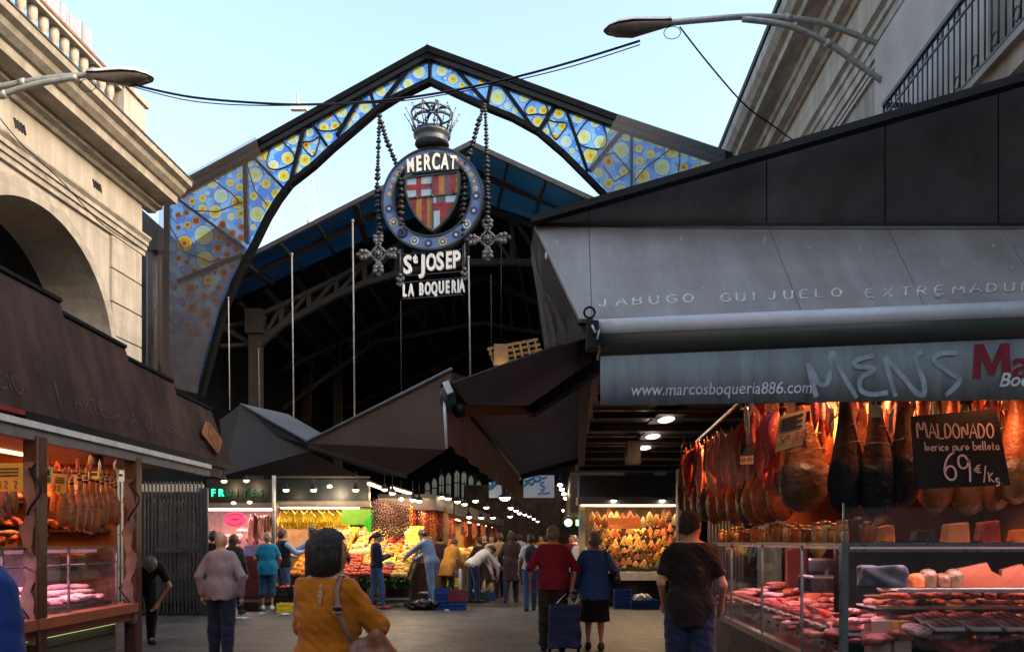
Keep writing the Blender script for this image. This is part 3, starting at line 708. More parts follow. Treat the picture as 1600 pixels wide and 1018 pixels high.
# ---------------------------------------------------------------- street lamps on wall brackets
GAL = mat('galvanised', (.34, .355, .34), rough=.45, metal=.4, var=.25, scale=14, bump=.15)
SHELL = mat('lamp_shell', (.66, .65, .63), rough=.5, var=.12); LENS = mat('lamp_lens', (.17, .135, .11), rough=.12, spec=.7, var=.3, scale=3)
def street_lamp(label, tip, root, dir_, arms):
    "tip: far end of the head, root: where the arm enters it"
    t = thing('street_lamp', label, 'street lamp', arms[0][-1])
    tip, root = V(tip), V(root); ax = (root - tip); L_ = ax.length; ax.normalize(); sdv = ax.cross(V((0, 0, 1))).normalized(); up = sdv.cross(ax)
    prof = [(0, .02, .0), (.06, .10, .05), (.2, .155, .10), (.42, .16, .115), (.65, .115, .10), (.85, .075, .085), (1, .06, .07)]
    n = 14
    for nm, sgn, m in (('housing', 1, SHELL), ('lens', -1, LENS)):
        mb = MB(); vs = []
        for f_, wd, hh in prof:
            c = tip + ax * L_ * f_
            for k in range(n + 1):
                a = math.pi * k / n
                vs.append(c + sdv * wd * math.cos(a) * (1 if sgn > 0 else .93) + up * sgn * hh * (1.0 if sgn > 0 else (.85 + .5 * (f_ > .3) * (1 - f_))) * math.sin(a) + up * (.0 if sgn > 0 else -.004))
        fs = [(i * (n + 1) + k, i * (n + 1) + k + 1, (i + 1) * (n + 1) + k + 1, (i + 1) * (n + 1) + k) for i in range(len(prof) - 1) for k in range(n)]
        N = len(prof); fs += [(i * (n + 1), (i + 1) * (n + 1), (i + 1) * (n + 1) + n, i * (n + 1) + n) for i in range(N - 1)]
        fs += [tuple(range(n + 1)), tuple((N - 1) * (n + 1) + k for k in range(n, -1, -1))]
        mb.add(vs, fs, 0, True); mb.build(nm, m, t)
    mb = MB(); pr = [(sdv * a[1] * s_ + tip + ax * L_ * a[0]) for s_ in (1, -1) for a in (prof if s_ > 0 else prof[::-1])]
    mb.tube([p for p in pr] + [pr[0]], .010, n=5); mb.build('gasket', BLACKM, t)
    for pl in arms:
        mb = MB(); q = [V(p) for p in pl]; s = []
        for i in range(len(q) - 1):
            p0, p1, p2, p3 = q[max(i - 1, 0)], q[i], q[i + 1], q[min(i + 2, len(q) - 1)]
            for u in np.linspace(0, 1, 6, endpoint=False):
                s.append(.5 * ((2 * p1) + (p2 - p0) * u + (2 * p0 - 5 * p1 + 4 * p2 - p3) * u * u + (3 * p1 - p0 - 3 * p2 + p3) * u ** 3))
        s.append(q[-1]); mb.tube(s, .042, n=10)
        mb.tube([s[len(s) // 2], s[len(s) // 2] + (s[len(s) // 2 + 1] - s[len(s) // 2]).normalized() * .09], .055, n=10)
        mb.build('arm', GAL, t)
        mb = MB(); e = s[-1]; dx = 1 if e.x > 0 else -1
        mb.box(e + V((dx * .02, 0, 0)), (.04, .2, .28)); mb.build('wall_plate', GAL, t)
    mb = MB(); c = root + up * -.07
    mb.tube([c + ax * (.0 + .12 * math.sin(a)) + up * (-.09 + .09 * math.cos(a)) for a in np.linspace(0, 6.28, 14)], .006, n=4); mb.build('cable_loop', BLACKM, t)
    return t
street_lamp('street lamp reaching left from the stone wall above the right stall', at(944, 48, 11.3), at(1048, 34, 11.3), -1,
    [[at(1046, 36, 11.3), at(1100, 31, 11.35), at(1180, 26, 11.45), at(1270, 33, 11.5), at(1330, 52, 11.6), at(1398, 80, 11.7)],
     [at(1160, 30, 11.35), at(1230, 40, 11.35), at(1290, 66, 11.4), at(1350, 107, 11.45), at(1396, 139, 11.5)]])
street_lamp('street lamp reaching right from beyond the cream arcade building', at(239, 122, 11.5), at(138, 116, 11.5), 1,
    [[at(140, 117, 11.5), at(90, 121, 11.5), at(40, 128, 11.5), at(-20, 140, 11.5), at(-110, 165, 11.6)],
     [at(120, 121, 11.45), at(60, 131, 11.45), at(10, 146, 11.45), at(-50, 175, 11.5), at(-105, 215, 11.6)]])
def cable(label, pts, r=.011, cat='cable', m=None, nm='cable'):
    q = [V(p) for p in pts]; s = []
    for i in range(len(q) - 1):
        p0, p1, p2, p3 = q[max(i - 1, 0)], q[i], q[i + 1], q[min(i + 2, len(q) - 1)]
        for u in np.linspace(0, 1, 8, endpoint=False):
            s.append(.5 * ((2 * p1) + (p2 - p0) * u + (2 * p0 - 5 * p1 + 4 * p2 - p3) * u * u + (3 * p1 - p0 - 3 * p2 + p3) * u ** 3))
    s.append(q[-1]); mb = MB(); mb.tube(s, r, n=5)
    return prop(mb.build(nm, m or BLACKM, base=q[0]), label, cat)
cable('thick black cable sagging between the two street lamps', [at(205, 132, 11.5), at(300, 152, 11.5), at(420, 162, 11.5), at(500, 163, 11.5), at(600, 157, 11.5), at(700, 143, 11.5), at(800, 122, 11.5), at(900, 95, 11.4), at(1000, 64, 11.3)], .017)
cable('thin black cable hanging just below the thick one between the lamps', [at(205, 135, 11.4), at(300, 158, 11.4), at(420, 165, 11.4), at(600, 160, 11.4), at(700, 147, 11.4), at(800, 127, 11.4), at(900, 102, 11.3), at(1000, 70, 11.25)], .008)
cable('black cable dropping from the right street lamp to the stone cornice', [at(1062, 42, 11.3), at(1110, 103, 11.5), at(1165, 165, 11.8), at(1210, 198, 12.2), at(1248, 226, 12.8)], .012)
cable('thin cable slanting down across the frieze of the cream building', [fb(12.6, 8.28, .25), fb(13.2, 8.1, .24), fb(14.3, 7.95, .24), fb(15.6, 7.72, .2), fb(16.9, 7.75, .2)], .010)
# far crane
CR = mat('crane_pink', (.75, .62, .60), rough=.6)
t = thing('tower_crane', 'pale pink lattice crane far behind the market arch', 'crane', at(488, 845, 150))
mb = MB(); a0, a1 = at(466, 165, 150), at(487, 345, 150); n = 16; wv = V((1.3, 0, 0))
for s_ in (-1, 1): mb.tube([a0 + wv * s_ * .8, a1 + wv * s_], .05, n=4)
for i in range(n):
    p, q = a0.lerp(a1, i / n), a0.lerp(a1, (i + 1) / n); s_ = 1 if i % 2 else -1
    mb.tube([p + wv * s_, q - wv * s_], .04, n=4)
mb.tube([a1, at(488, 845, 150)], .9, n=4)
mb.build('mast', CR, t); mb = MB(); mb.beam(at(455, 170, 150), at(480, 170, 150), 1, .6); mb.tube([at(465, 145, 150), at(466, 170, 150)], .25, n=4); mb.build('jib', CR, t)

# ================================================================== MARKET ARCH
A0 = V((-1.9, 18.0, 0)); AV = V((6.44, -.94, 0)); AR_ = AV.normalized(); AN = V((-AR_.y, AR_.x, 0)) * -1    # AN towards the camera
if AN.y > 0: AN = -AN
def ap(px, py, off=0.0):
    t = (px - 800) / F; u = (18 * t + 1.9) / (6.44 + .94 * t); d = 18 - .94 * u
    return at(px, py, d) + AN * off
arch = thing('market_arch', 'pointed steel entrance arch filled with blue and yellow stained glass circles', 'arch', (-1.9, 18, 0))
top_l = [(258, 300), (410, 218), (670, 74), (965, 182), (1138, 240)]
low = [(315, 616), (335, 540), (348, 492), (368, 442), (382, 412), (400, 379), (419, 340), (436, 312), (454, 288), (490, 260), (520, 232), (560, 198), (590, 172), (620, 153), (672, 128), (720, 150), (760, 168), (800, 184), (840, 206), (880, 240), (918, 278), (945, 305), (970, 345), (990, 400), (1003, 470)]
ARCHM = mat('arch_steel', (.0045, .0045, .006), rough=.65, var=.4, scale=5, spec=.1)
mb = MB()
tl = [ap(x, y + 7) for x, y in top_l]
for a, b in zip(tl[:-1], tl[1:]): mb.beam(a - (b - a).normalized() * .05, b + (b - a).normalized() * .05, .30, .13, up=(0, 0, 1))
mb.build('top_chord', ARCHM, arch)
mb = MB(); tl = [ap(x, y + 17, .02) for x, y in top_l]
for a, b in zip(tl[:-1], tl[1:]): mb.beam(a, b, .20, .10)
mb.build('top_flange', BLACKM, arch)
mb = MB(); ll = [ap(x, y) for x, y in low]
for a, b in zip(ll[:-1], ll[1:]): mb.beam(a - (b - a) * .04, b + (b - a) * .04, .20, .105)
mb.build('arched_chord', ARCHM, arch)
for x0, y0, x1, y1, wd in ((256, 300, 257, 620, .15), (1138, 245, 1150, 470, .2)):
    mb = MB(); mb.beam(ap(x0 + 5, y0), ap(x1 + 5, y1), wd * .7, .12, up=AN); mb.build('post', ARCHM, arch)
mb = MB(); mb.poly([ap(x, y) for x, y in ((640, 100), (670, 84), (702, 98), (690, 100), (652, 100))]); mb.prism([ap(x, y, .12) for x, y in ((636, 103), (670, 84), (706, 101), (690, 97), (652, 97))], AN * -.2); mb.build('ridge_gusset', ARCHM, arch)
diag = [(477, 195, 453, 294), (486, 191, 511, 228), (560, 160, 527, 214), (390, 240, 446, 297), (383, 247, 386, 380), (275, 309, 381, 387), (279, 440, 381, 398), (644, 102, 591, 171), (578, 140, 586, 168), (571, 142, 540, 192),
        (672, 95, 672, 125), (703, 98, 758, 159), (769, 124, 762, 161), (780, 128, 832, 199), (871, 160, 844, 203), (881, 162, 918, 267), (978, 198, 922, 267), (987, 195, 987, 380), (1130, 250, 1010, 420)]
for a in diag:
    mb = MB(); mb.beam(ap(a[0], a[1]), ap(a[2], a[3]), .16, .062, up=AN.cross(ap(a[0], a[1]) - ap(a[2], a[3])).normalized()); mb.build('brace', ARCHM, arch)
# glass
GB = lucent('glass_blue', (.11, .30, .80), (.36, .68, 1.0), scale=5, tr=.38, cell=True)
GY = lucent('glass_yellow_green', (.66, .68, .26), (.88, .86, .48), tr=.38); GY2 = lucent('glass_yellow', (.85, .55, .03), (.95, .78, .10), tr=.38)
GO = lucent('glass_orange', (.75, .25, .02), (.9, .45, .03), tr=.38); GW = lucent('glass_white', (.62, .72, .62), (.8, .86, .72), tr=.38)
GR = lucent('glass_red_brown', (.22, .04, .02), (.4, .10, .03), tr=.35); GP = lucent('glass_pale_ring', (.55, .72, .55), (.75, .85, .6), tr=.38); GD = lucent('glass_deep_blue', (.01, .05, .42), (.03, .12, .7), tr=.38)
LEADB = mat('lead_line', (.01, .012, .02), rough=.4)
cir = []
def addc(lst, ox, oy, sc_):
    for x, y, r, k in lst: cir.append((ox + x / sc_, oy + y / sc_, r / sc_, k))
addc([(710,610,36,'G'),(790,570,36,'G'),(762,680,36,'Y'),(680,722,32,'G'),(738,780,34,'Y'),(622,660,36,'O2'),(858,690,34,'Y'),(866,605,22,'O'),(886,535,24,'G'),(918,583,18,'W'),(908,650,18,'Y'),(822,745,18,'G'),(930,465,14,'G'),(993,445,27,'Y'),(968,505,27,'Y'),(1030,497,26,'Y'),(993,560,28,'G'),(1068,420,36,'G'),(950,620,18,'W'),(1145,445,24,'W'),(1115,485,14,'Y'),(335,820,34,'G'),(385,770,20,'O2'),(432,745,20,'O2'),(486,718,22,'O2'),(550,712,20,'G'),(578,775,42,'G'),(490,780,20,'O2'),(435,820,22,'O2'),(490,845,24,'O2'),(382,895,40,'W'),(478,930,36,'O'),(268,835,20,'O2'),(228,860,20,'O2'),(278,908,22,'O2'),(218,925,20,'O'),(175,895,18,'R'),(278,968,26,'O2'),(350,985,38,'O2'),(185,990,18,'R'),(640,825,28,'O2'),(568,895,24,'O2'),(695,880,28,'O2'),(645,943,28,'O2'),(495,995,24,'O'),(588,1000,44,'G'),(800,630,12,'G'),(1000,620,10,'G')], 240, 60, 3.634)
addc([(222,303,42,'G'),(136,340,34,'O'),(226,412,38,'G'),(150,258,16,'O'),(187,240,18,'R'),(146,203,14,'R'),(290,315,17,'O'),(342,222,18,'G'),(350,293,16,'R'),(388,315,18,'R'),(388,268,16,'R'),(283,360,17,'R'),(330,345,14,'R'),(367,370,14,'R'),(325,390,14,'R'),(285,410,12,'R'),(147,422,14,'R'),(440,270,15,'G'),(110,270,12,'R'),(108,215,14,'R'),(240,502,20,'O'),(180,462,16,'R'),(310,470,20,'R'),(165,540,22,'R'),(288,535,16,'R'),(222,575,16,'R'),(272,590,16,'R'),(170,625,22,'R'),(228,652,24,'R'),(305,255,18,'R'),(110,405,12,'R'),(150,700,14,'R'),(350,440,12,'R'),(190,740,16,'R')], 240, 260, 2.829)
addc([(487,225,50,'G'),(637,213,50,'G'),(235,350,47,'G'),(302,290,26,'O2'),(347,250,18,'O'),(415,303,34,'G'),(362,350,22,'G'),(712,270,34,'O2'),(785,222,22,'O'),(827,250,26,'O2'),(770,308,22,'O2'),(902,288,46,'O2'),(1007,390,52,'G'),(1075,445,26,'W'),(1115,345,22,'G'),(1180,392,48,'G'),(1120,480,22,'G'),(1270,408,32,'Y'),(1232,480,32,'Y'),(1312,478,32,'Y'),(1275,550,34,'O2'),(1333,610,18,'Y'),(130,455,42,'G'),(68,525,22,'Y'),(30,565,16,'O'),(60,410,14,'G'),(1350,430,20,'W'),(160,380,14,'W'),(860,370,14,'W')], 540, 60, 4.24)
addc([(325,485,42,'G'),(428,515,42,'G'),(530,552,46,'G'),(362,602,44,'G'),(465,638,44,'G'),(402,718,46,'Y'),(207,460,32,'Y'),(168,520,24,'W'),(230,540,28,'Y'),(185,598,24,'Y'),(252,630,36,'W'),(130,568,22,'G'),(290,688,20,'G'),(155,392,20,'W'),(620,605,26,'G'),(588,683,50,'G'),(512,752,30,'O'),(450,825,32,'G'),(513,885,32,'O2'),(607,815,30,'O2'),(585,940,46,'G'),(703,605,30,'O2'),(770,622,26,'O2'),(828,645,26,'O2'),(698,675,24,'O2'),(770,710,28,'O2'),(703,750,28,'O2'),(902,690,42,'O2'),(840,788,50,'G'),(722,845,46,'O2'),(982,700,26,'G'),(1038,722,26,'G'),(1105,752,32,'G'),(972,788,26,'O'),(1052,797,28,'O'),(875,885,38,'O2'),(985,850,25,'O'),(710,930,36,'G'),(250,470,10,'G'),(560,640,10,'W')], 820, 60, 3.915)
gl_poly = [(262, 305), (410, 230), (670, 92), (965, 194), (1130, 248), (1136, 420), (1008, 440)] + [(x, y) for x, y in low[::-1] if x < 1000] + [(276, 606), (262, 560)]
inner = [p for p in gl_poly]

pal = {'G': (7, 1, 2), 'Y': (1, 2, 3), 'O': (2, 3, 6), 'O2': (1, 2, 3), 'W': (4, 7, 1), 'R': (3, 6, 6)}
def inside(x, y):
    r = False; n = len(inner)
    for i in range(n):
        (x0, y0), (x1, y1) = inner[i], inner[i - 1]
        if (y0 > y) != (y1 > y) and x < (x1 - x0) * (y - y0) / (y1 - y0) + x0: r = not r
    return r
def edged(x, y):
    m = 1e9
    for i in range(len(inner)):
        (x0, y0), (x1, y1) = inner[i], inner[i - 1]; dx, dy = x1 - x0, y1 - y0; L2 = dx * dx + dy * dy
        if L2 < 1e-6: continue
        t = max(0, min(1, ((x - x0) * dx + (y - y0) * dy) / L2)); m = min(m, math.hypot(x - x0 - t * dx, y - y0 - t * dy))
    return m
rnd = random.Random(5); keep = []
def fit(x, y, r, k, lim):
    if not inside(x, y): return
    r = min(r * 1.10, edged(x, y) - .5)
    for a in keep: r = min(r, math.hypot(x - a[0], y - a[1]) - a[2] - .25)
    if r > lim: keep.append((x, y, r, k))
for q in sorted(cir, key=lambda q: -q[2]): fit(*q, 2.2)
big = len(keep)
for _ in range(2600):      # small filler roundels between the big ones
    x, y = rnd.uniform(262, 1130), rnd.uniform(84, 600)
    if y > 470 and rnd.random() < .5: continue
    fit(x, y, rnd.uniform(2.2, 4.0), rnd.choice('BBWG') if y < 330 else rnd.choice('BR'), 1.9)
mb = MB(); NS = 20
cx_ = lambda x, y, r, i: (x + r * math.cos(2 * math.pi * i / NS), y + r * math.sin(2 * math.pi * i / NS))
loops = [[V((x, y, 0)) for x, y in inner]] + [[V((*cx_(x, y, r, i), 0)) for i in range(NS)] for x, y, r, k in keep]
flat = [p for l in loops for p in l]
mb.add([ap(p.x, p.y) for p in flat], [list(t) for t in tessellate_polygon(loops)], 0)
pal['B'] = (8, 8, 8)
def disk(x, y, fr_):
    "nested rings side by side in one plane; fr_: (radius, material) from the rim inwards"
    for j, (r, m_) in enumerate(fr_):
        r2 = fr_[j + 1][0] if j + 1 < len(fr_) else 0
        if r2: mb.add([ap(*cx_(x, y, q, i)) for q in (r, r2) for i in range(NS)], [(i, (i + 1) % NS, NS + (i + 1) % NS, NS + i) for i in range(NS)], m_)
        else: mb.add([ap(*cx_(x, y, r, i)) for i in range(NS)], [tuple(range(NS))], m_)
for x, y, r, k in keep:
    a, b, c3 = pal[k]
    if r > 3.4: disk(x, y, [(r, 5), (r * .93, a), (r * .66, b)] + ([(r * .27, c3)] if r > 4.5 else []))
    else: disk(x, y, [(r, 5), (r * .86, a)])
mb.build('stained_glass', [GB, GY, GY2, GO, GW, GD, GR, GP, lucent('glass_sky', (.25, .5, .95), (.4, .7, 1.0), scale=9)], arch)
# dark leading curves round triplets of circles
def blob(px, k=1.0):
    n = len(px); cx = sum(p[0] for p in px) / n; cy = sum(p[1] for p in px) / n; q = []
    for i in range(n):
        for u in (0, .25, .5, .75):
            a, b, c, d = px[i - 1], px[i], px[(i + 1) % n], px[(i + 2) % n]
            f = lambda j: .5 * (2 * b[j] + (c[j] - a[j]) * u + (2 * a[j] - 5 * b[j] + 4 * c[j] - d[j]) * u * u + (3 * b[j] - a[j] - 3 * c[j] + d[j]) * u ** 3)
            q.append(ap(f(0), f(1), .04))
    q.append(q[0]); mb = MB(); mb.tube(q, .020, n=5); mb.build('leading', LEADB, arch)
blob([(512, 173), (518, 175), (530, 190), (533, 198), (520, 206), (500, 205), (497, 198), (505, 185)])
blob([(842, 152), (848, 158), (856, 172), (852, 181), (840, 180), (824, 181), (820, 172), (830, 158)])
blob([(488, 222), (500, 216), (497, 232), (490, 246), (478, 236), (473, 225)])
blob([(866, 192), (886, 195), (878, 210), (868, 219), (860, 205), (857, 190)])
blob([(436, 219), (446, 226), (460, 243), (458, 256), (436, 266), (420, 262), (421, 240)])
blob([(930, 181), (938, 190), (948, 215), (944, 232), (925, 234), (904, 226), (902, 212), (916, 192)])
for pl in (((324, 275), (345, 290), (365, 305), (380, 322)), ((383, 247), (400, 300), (418, 320)), ((275, 309), (300, 330), (340, 332), (383, 316)), ((262, 345), (290, 395), (330, 410), (381, 398)), ((991, 285), (1010, 262), (1040, 240), (1060, 225)), ((1060, 225), (1062, 250), (1058, 285)), ((942, 245), (960, 240), (985, 270)), ((943, 262), (960, 285), (985, 270))):
    mb = MB(); mb.tube([ap(x, y, .04) for x, y in pl], .016, n=5); mb.build('leading', LEADB, arch)
# protective netting stretched over both ends of the arch
def netm(name, col, a0, a1, z0_, z1_):
    m = bpy.data.materials.new(name); m.use_nodes = True; t = m.node_tree; L = t.links; t.nodes.clear()
    out = t.nodes.new('ShaderNodeOutputMaterial'); mx = t.nodes.new('ShaderNodeMixShader'); tr = t.nodes.new('ShaderNodeBsdfTransparent'); df = t.nodes.new('ShaderNodeBsdfDiffuse'); df.inputs[0].default_value = (*col, 1)
    g_ = t.nodes.new('ShaderNodeNewGeometry'); sp = t.nodes.new('ShaderNodeSeparateXYZ'); L.new(g_.outputs['Position'], sp.inputs[0])
    mr = t.nodes.new('ShaderNodeMapRange'); mr.inputs['From Min'].default_value = z0_; mr.inputs['From Max'].default_value = z1_; mr.inputs['To Min'].default_value = a0; mr.inputs['To Max'].default_value = a1
    n = t.nodes.new('ShaderNodeTexNoise'); n.inputs['Scale'].default_value = 2.5; n.inputs['Detail'].default_value = 6
    ad = t.nodes.new('ShaderNodeMath'); ad.operation = 'MULTIPLY_ADD'; ad.inputs[1].default_value = .25; L.new(n.outputs[0], ad.inputs[0])
    sb = t.nodes.new('ShaderNodeMath'); sb.operation = 'SUBTRACT'; sb.inputs[1].default_value = .125; sb.use_clamp = True
    L.new(sp.outputs[2], mr.inputs[0]); L.new(mr.outputs[0], ad.inputs[2]); L.new(ad.outputs[0], sb.inputs[0]); L.new(sb.outputs[0], mx.inputs[0])
    L.new(tr.outputs[0], mx.inputs[1]); L.new(df.outputs[0], mx.inputs[2]); L.new(mx.outputs[0], out.inputs[0]); return m
NL = netm('net_left', (.09, .072, .068), .72, .26, 4.4, 7.8); NR = netm('net_right', (.12, .12, .13), .5, .36, 6.0, 9.5)
def sheet(name, pts, m, off, label):
    mb = MB(); mb.add([ap(x, y, off) for x, y in pts], tess(pts))
    o = mb.build(name, m, base=ap(*pts[0], off)); s = o.modifiers.new('s', 'SOLIDIFY'); s.thickness = .004
    return prop(o, label, 'netting')
sheet('safety_net', [(260, 306), (410, 224), (413, 240), (447, 300), (430, 328), (418, 350), (400, 385), (368, 448), (345, 505), (333, 550), (318, 618), (274, 607), (258, 560)], NL, .32, 'brown dusty safety netting wrapped over the left leg of the glass arch')
sheet('safety_net', [(966, 190), (1130, 245), (1135, 430), (1000, 430), (972, 345), (921, 272)], NR, .32, 'grey safety netting wrapped over the right end of the glass arch')

# ================================================================== HANGING EMBLEM
EM0 = at(676, 312, 17.5); ER = AR_.copy(); EU = V((0, 0, 1)); ES = 17.5 / F; EN = AN.copy()
def ep(x, y, off=0.0): return EM0 + ER * (x - 676) * ES + EU * (312 - y) * ES + EN * off
em = thing('hanging_emblem', 'round blue mosaic emblem with crown, striped shield and white lettering under the arch', 'emblem', EM0)
RIM = mat('emblem_rim', (.035, .04, .045), rough=.4, metal=.5)
MOS = mat('mosaic_blue', (.05, .085, .22), rough=.35, var=0, col2=(.12, .17, .34), scale=30)
GOLD = mat('mosaic_gold', (.45, .30, .06), rough=.35, var=.3); PALEM = mat('mosaic_pale', (.42, .45, .36), rough=.35, var=.3); RUSTM = mat('mosaic_rust', (.30, .09, .04), rough=.4); NAVY = mat('mosaic_navy', (.02, .03, .10), rough=.3)
mb = MB(); n = 56
def ring(mb, ra, rb, th, off, mi=0, ex=1.0, ey=.99, ca=312, cb=312):
    for i in range(n):
        a0, a1 = 2 * math.pi * i / n, 2 * math.pi * (i + 1) / n
        mb.prism([ep(676 + r * math.cos(a) * ex, (ca if r == ra else cb) + r * math.sin(a) * ey, off) for r, a in ((ra, a0), (rb, a0), (rb, a1), (ra, a1))], EN * th, mi)
ring(mb, 63.5, 79, .10, -.05, ca=308); rng = mb.build('ring', MOS, em)
mb = MB(); ring(mb, 78.5, 81.5, .16, -.08); mb.build('outer_rim', RIM, em)
mb = MB(); ring(mb, 61.8, 64, .16, -.08, ca=308, cb=308); mb.build('inner_rim', RIM, em)
mb = MB(); rnd = random.Random(3)
for i in range(38):
    a = 2 * math.pi * i / 38; up_ = math.sin(a) > .1
    x, y = 676 + 70 * math.cos(a), 312 - 69.5 * math.sin(a)
    big = (math.sin(a) < .1)
    if big and i % 2: continue
    r = (6.5 if big else 3.6) * ES; m1 = (0, 1, 2)[i % 3] if not big else (4, 1, 4, 0)[i // 2 % 4]
    if x < 640 and y > 360: m1 = 3; r = 8.5 * ES
    mb.disc(ep(x, y, .054), r, ER, EU, 14, m1); mb.disc(ep(x, y, .058), r * .68, ER, EU, 14, 4 if big else 3 if i % 4 == 0 else 0)
    mb.disc(ep(x, y, .062), r * .35, ER, EU, 10, (2 if i % 2 else 1) if m1 != 3 else 3)
mb.build('mosaic_pattern', [GOLD, PALEM, RUSTM, BLACKM, NAVY], em)
for i in range(4):
    a = math.pi / 4 + i * math.pi / 2; mb = MB()
# shield
SR = lucent('shield_red', (.28, .03, .05), (.5, .08, .10), tr=.5, clear=.15); SY = lucent('shield_yellow', (.45, .22, .06), (.62, .36, .12), tr=.5, clear=.15); SB = lucent('shield_pale_blue', (.5, .62, .75), (.65, .78, .9), tr=.5, clear=.2); SP = lucent('shield_mauve', (.16, .10, .17), (.28, .16, .22), tr=.5, clear=.1)
SL = mat('shield_lead', (.02, .035, .03), rough=.4)
out = [(634, 276), (718, 272), (719, 300), (712, 322), (700, 342), (686, 356), (676, 362), (664, 353), (650, 338), (638, 315), (633, 295)]
def clipq(q):
    # clip a convex quad against the (convex) shield outline
    poly = [(float(a), float(b)) for a, b in q]; m_ = len(out); cx, cy = 676, 310
    for i in range(m_):
        (x0, y0), (x1, y1) = out[i], out[(i + 1) % m_]
        side = lambda p: (x1 - x0) * (p[1] - y0) - (y1 - y0) * (p[0] - x0)
        sg = 1 if side((cx, cy)) > 0 else -1; res = []
        for j in range(len(poly)):
            a, b = poly[j], poly[(j + 1) % len(poly)]; sa, sb = side(a) * sg, side(b) * sg
            if sa >= 0: res.append(a)
            if (sa >= 0) != (sb >= 0): t = sa / (sa - sb); res.append((a[0] + t * (b[0] - a[0]), a[1] + t * (b[1] - a[1])))
        poly = res
        if len(poly) < 3: return None
    return poly
mb = MB()
def cell(x0, y0, x1, y1, mi):
    q = clipq([(x0, y0), (x1, y0), (x1, y1), (x0, y1)])
    if q: mb.prism([ep(x, y, -.02) for x, y in q], EN * .04, mi)
for i, c in enumerate((2, 0, 2)):        # crosses: pale squares on red
    pass
for (x0, y0, x1, y1) in ((633, 270, 650, 287), (658, 270, 675, 287), (633, 296, 650, 308), (658, 296, 675, 308), (697, 308, 720, 320), (678, 330, 688, 365), (677, 308, 682, 318)): cell(x0, y0, x1, y1, 2)
for (x0, y0, x1, y1) in ((650, 270, 658, 308), (633, 287, 650, 296), (658, 287, 675, 292), (677, 318, 720, 330), (688, 330, 720, 365)): cell(x0, y0, x1, y1, 0)
for (x0, y0, x1, y1) in ((658, 292, 675, 296), (682, 308, 697, 318)): cell(x0, y0, x1, y1, 3)
for i in range(5): cell(677 + i * 9, 270, 677 + (i + 1) * 9, 307, (0, 1, 3, 0, 1)[i])
for i in range(5): cell(633 + i * 8.6, 309, 633 + (i + 1) * 8.6, 365, (0, 0, 1, 0, 1)[i])
sh_ = mb.build('shield', [SR, SY, SB, SP], em)
mb = MB()
for a, b in zip(out, out[1:] + out[:1]): mb.beam(ep(*a), ep(*b), .10, .035, up=EN.cross(ep(*a) - ep(*b)).normalized())
mb.beam(ep(676, 272), ep(676, 360), .08, .03, up=(1, 0, 0)); mb.beam(ep(634, 308), ep(719, 306), .08, .03)
for x, y in ((676, 307), (650, 308), (712, 304), (676, 360)): mb.ball(ep(x, y, .03), .04, n=8)
mb.build('shield_frame', SL, em)
WHT = mat('letter_white', (.80, .78, .74), rough=.5, var=.04); LBK = mat('sign_back', (.03, .035, .035), rough=.4)
# MERCAT on the curved band
mb = MB(); band = [(632, 272), (634, 262), (645, 250), (660, 243), (676, 240), (692, 242), (708, 250), (717, 260), (720, 270)]
mb.prism([ep(x, y, .06) for x, y in band], EN * .02); mb.build('name_band', LBK, em)
for i, ch in enumerate('MERCAT'):
    x = (643, 656, 669, 683, 697, 710)[i]; an = (676 - x) / 42 * .22
    yb = 269 - 1.5 * math.cos((x - 676) / 30)
    r_ = ER * math.cos(an) + EU * math.sin(an); u_ = EU * math.cos(an * .3) - ER * math.sin(an * .3)
    hgt = 13 + 12 * math.cos((x - 676) / 36)
    text('letter', ch, ep(x, yb + 1, .10), r_, u_, hgt * ES * 1.42, WHT, em, ext=.02, off=.012, sx=.52)
# St JOSEP and LA BOQUERIA
def word(s, x0, x1, y0, y1, hgt, wid, off=.014):
    n = len(s)
    for i, ch in enumerate(s):
        if ch == ' ': continue
        x = x0 + (x1 - x0) * (i + .5) / n; y = y0 + (y1 - y0) * (i + .5) / n
        text('letter', ch, ep(x, y, .0), (ER + EU * (-(y1 - y0) / (x1 - x0))), EU, hgt * ES * 1.40, WHT, em, ext=.03, off=off, sx=wid)
def letter(ch, x, y, hgt, wid=.62, off=.016):
    text('letter', ch, ep(x, y), ER + EU * .03, EU, hgt * ES * 1.4, WHT, em, ext=.03, off=off, sx=wid)
for ch, x, y, h_, w_ in (('S', 636, 425, 28, .75), ('t', 648, 409, 13, .9), ('J', 661, 424, 27, .85), ('O', 674, 422, 26, .56), ('S', 688, 421.5, 27, .70), ('E', 702, 420.5, 26, .56), ('P', 714, 420, 26, .66)): letter(ch, x, y, h_, w_)
for i, (ch, x) in enumerate(zip('LABOQUERIA', (631, 642, 658.5, 669, 680, 691, 701, 711, 718.5, 722))):
    xx = (631, 641.5, 658, 668.5, 679, 690, 700, 710, 717, 723)[i]
    letter(ch, xx, 461 - (xx - 631) * .035, 19, .46 if ch != 'I' else .5, .014)
mb = MB()
for y in (394, 428, 438, 464): mb.beam(ep(628, y + 1), ep(724, y - 2), .03, .02)
for x in (628, 724):
    mb.tube([ep(x, 385), ep(x, 466)], .014, n=5)
mb.build('letter_frame', RIM, em)
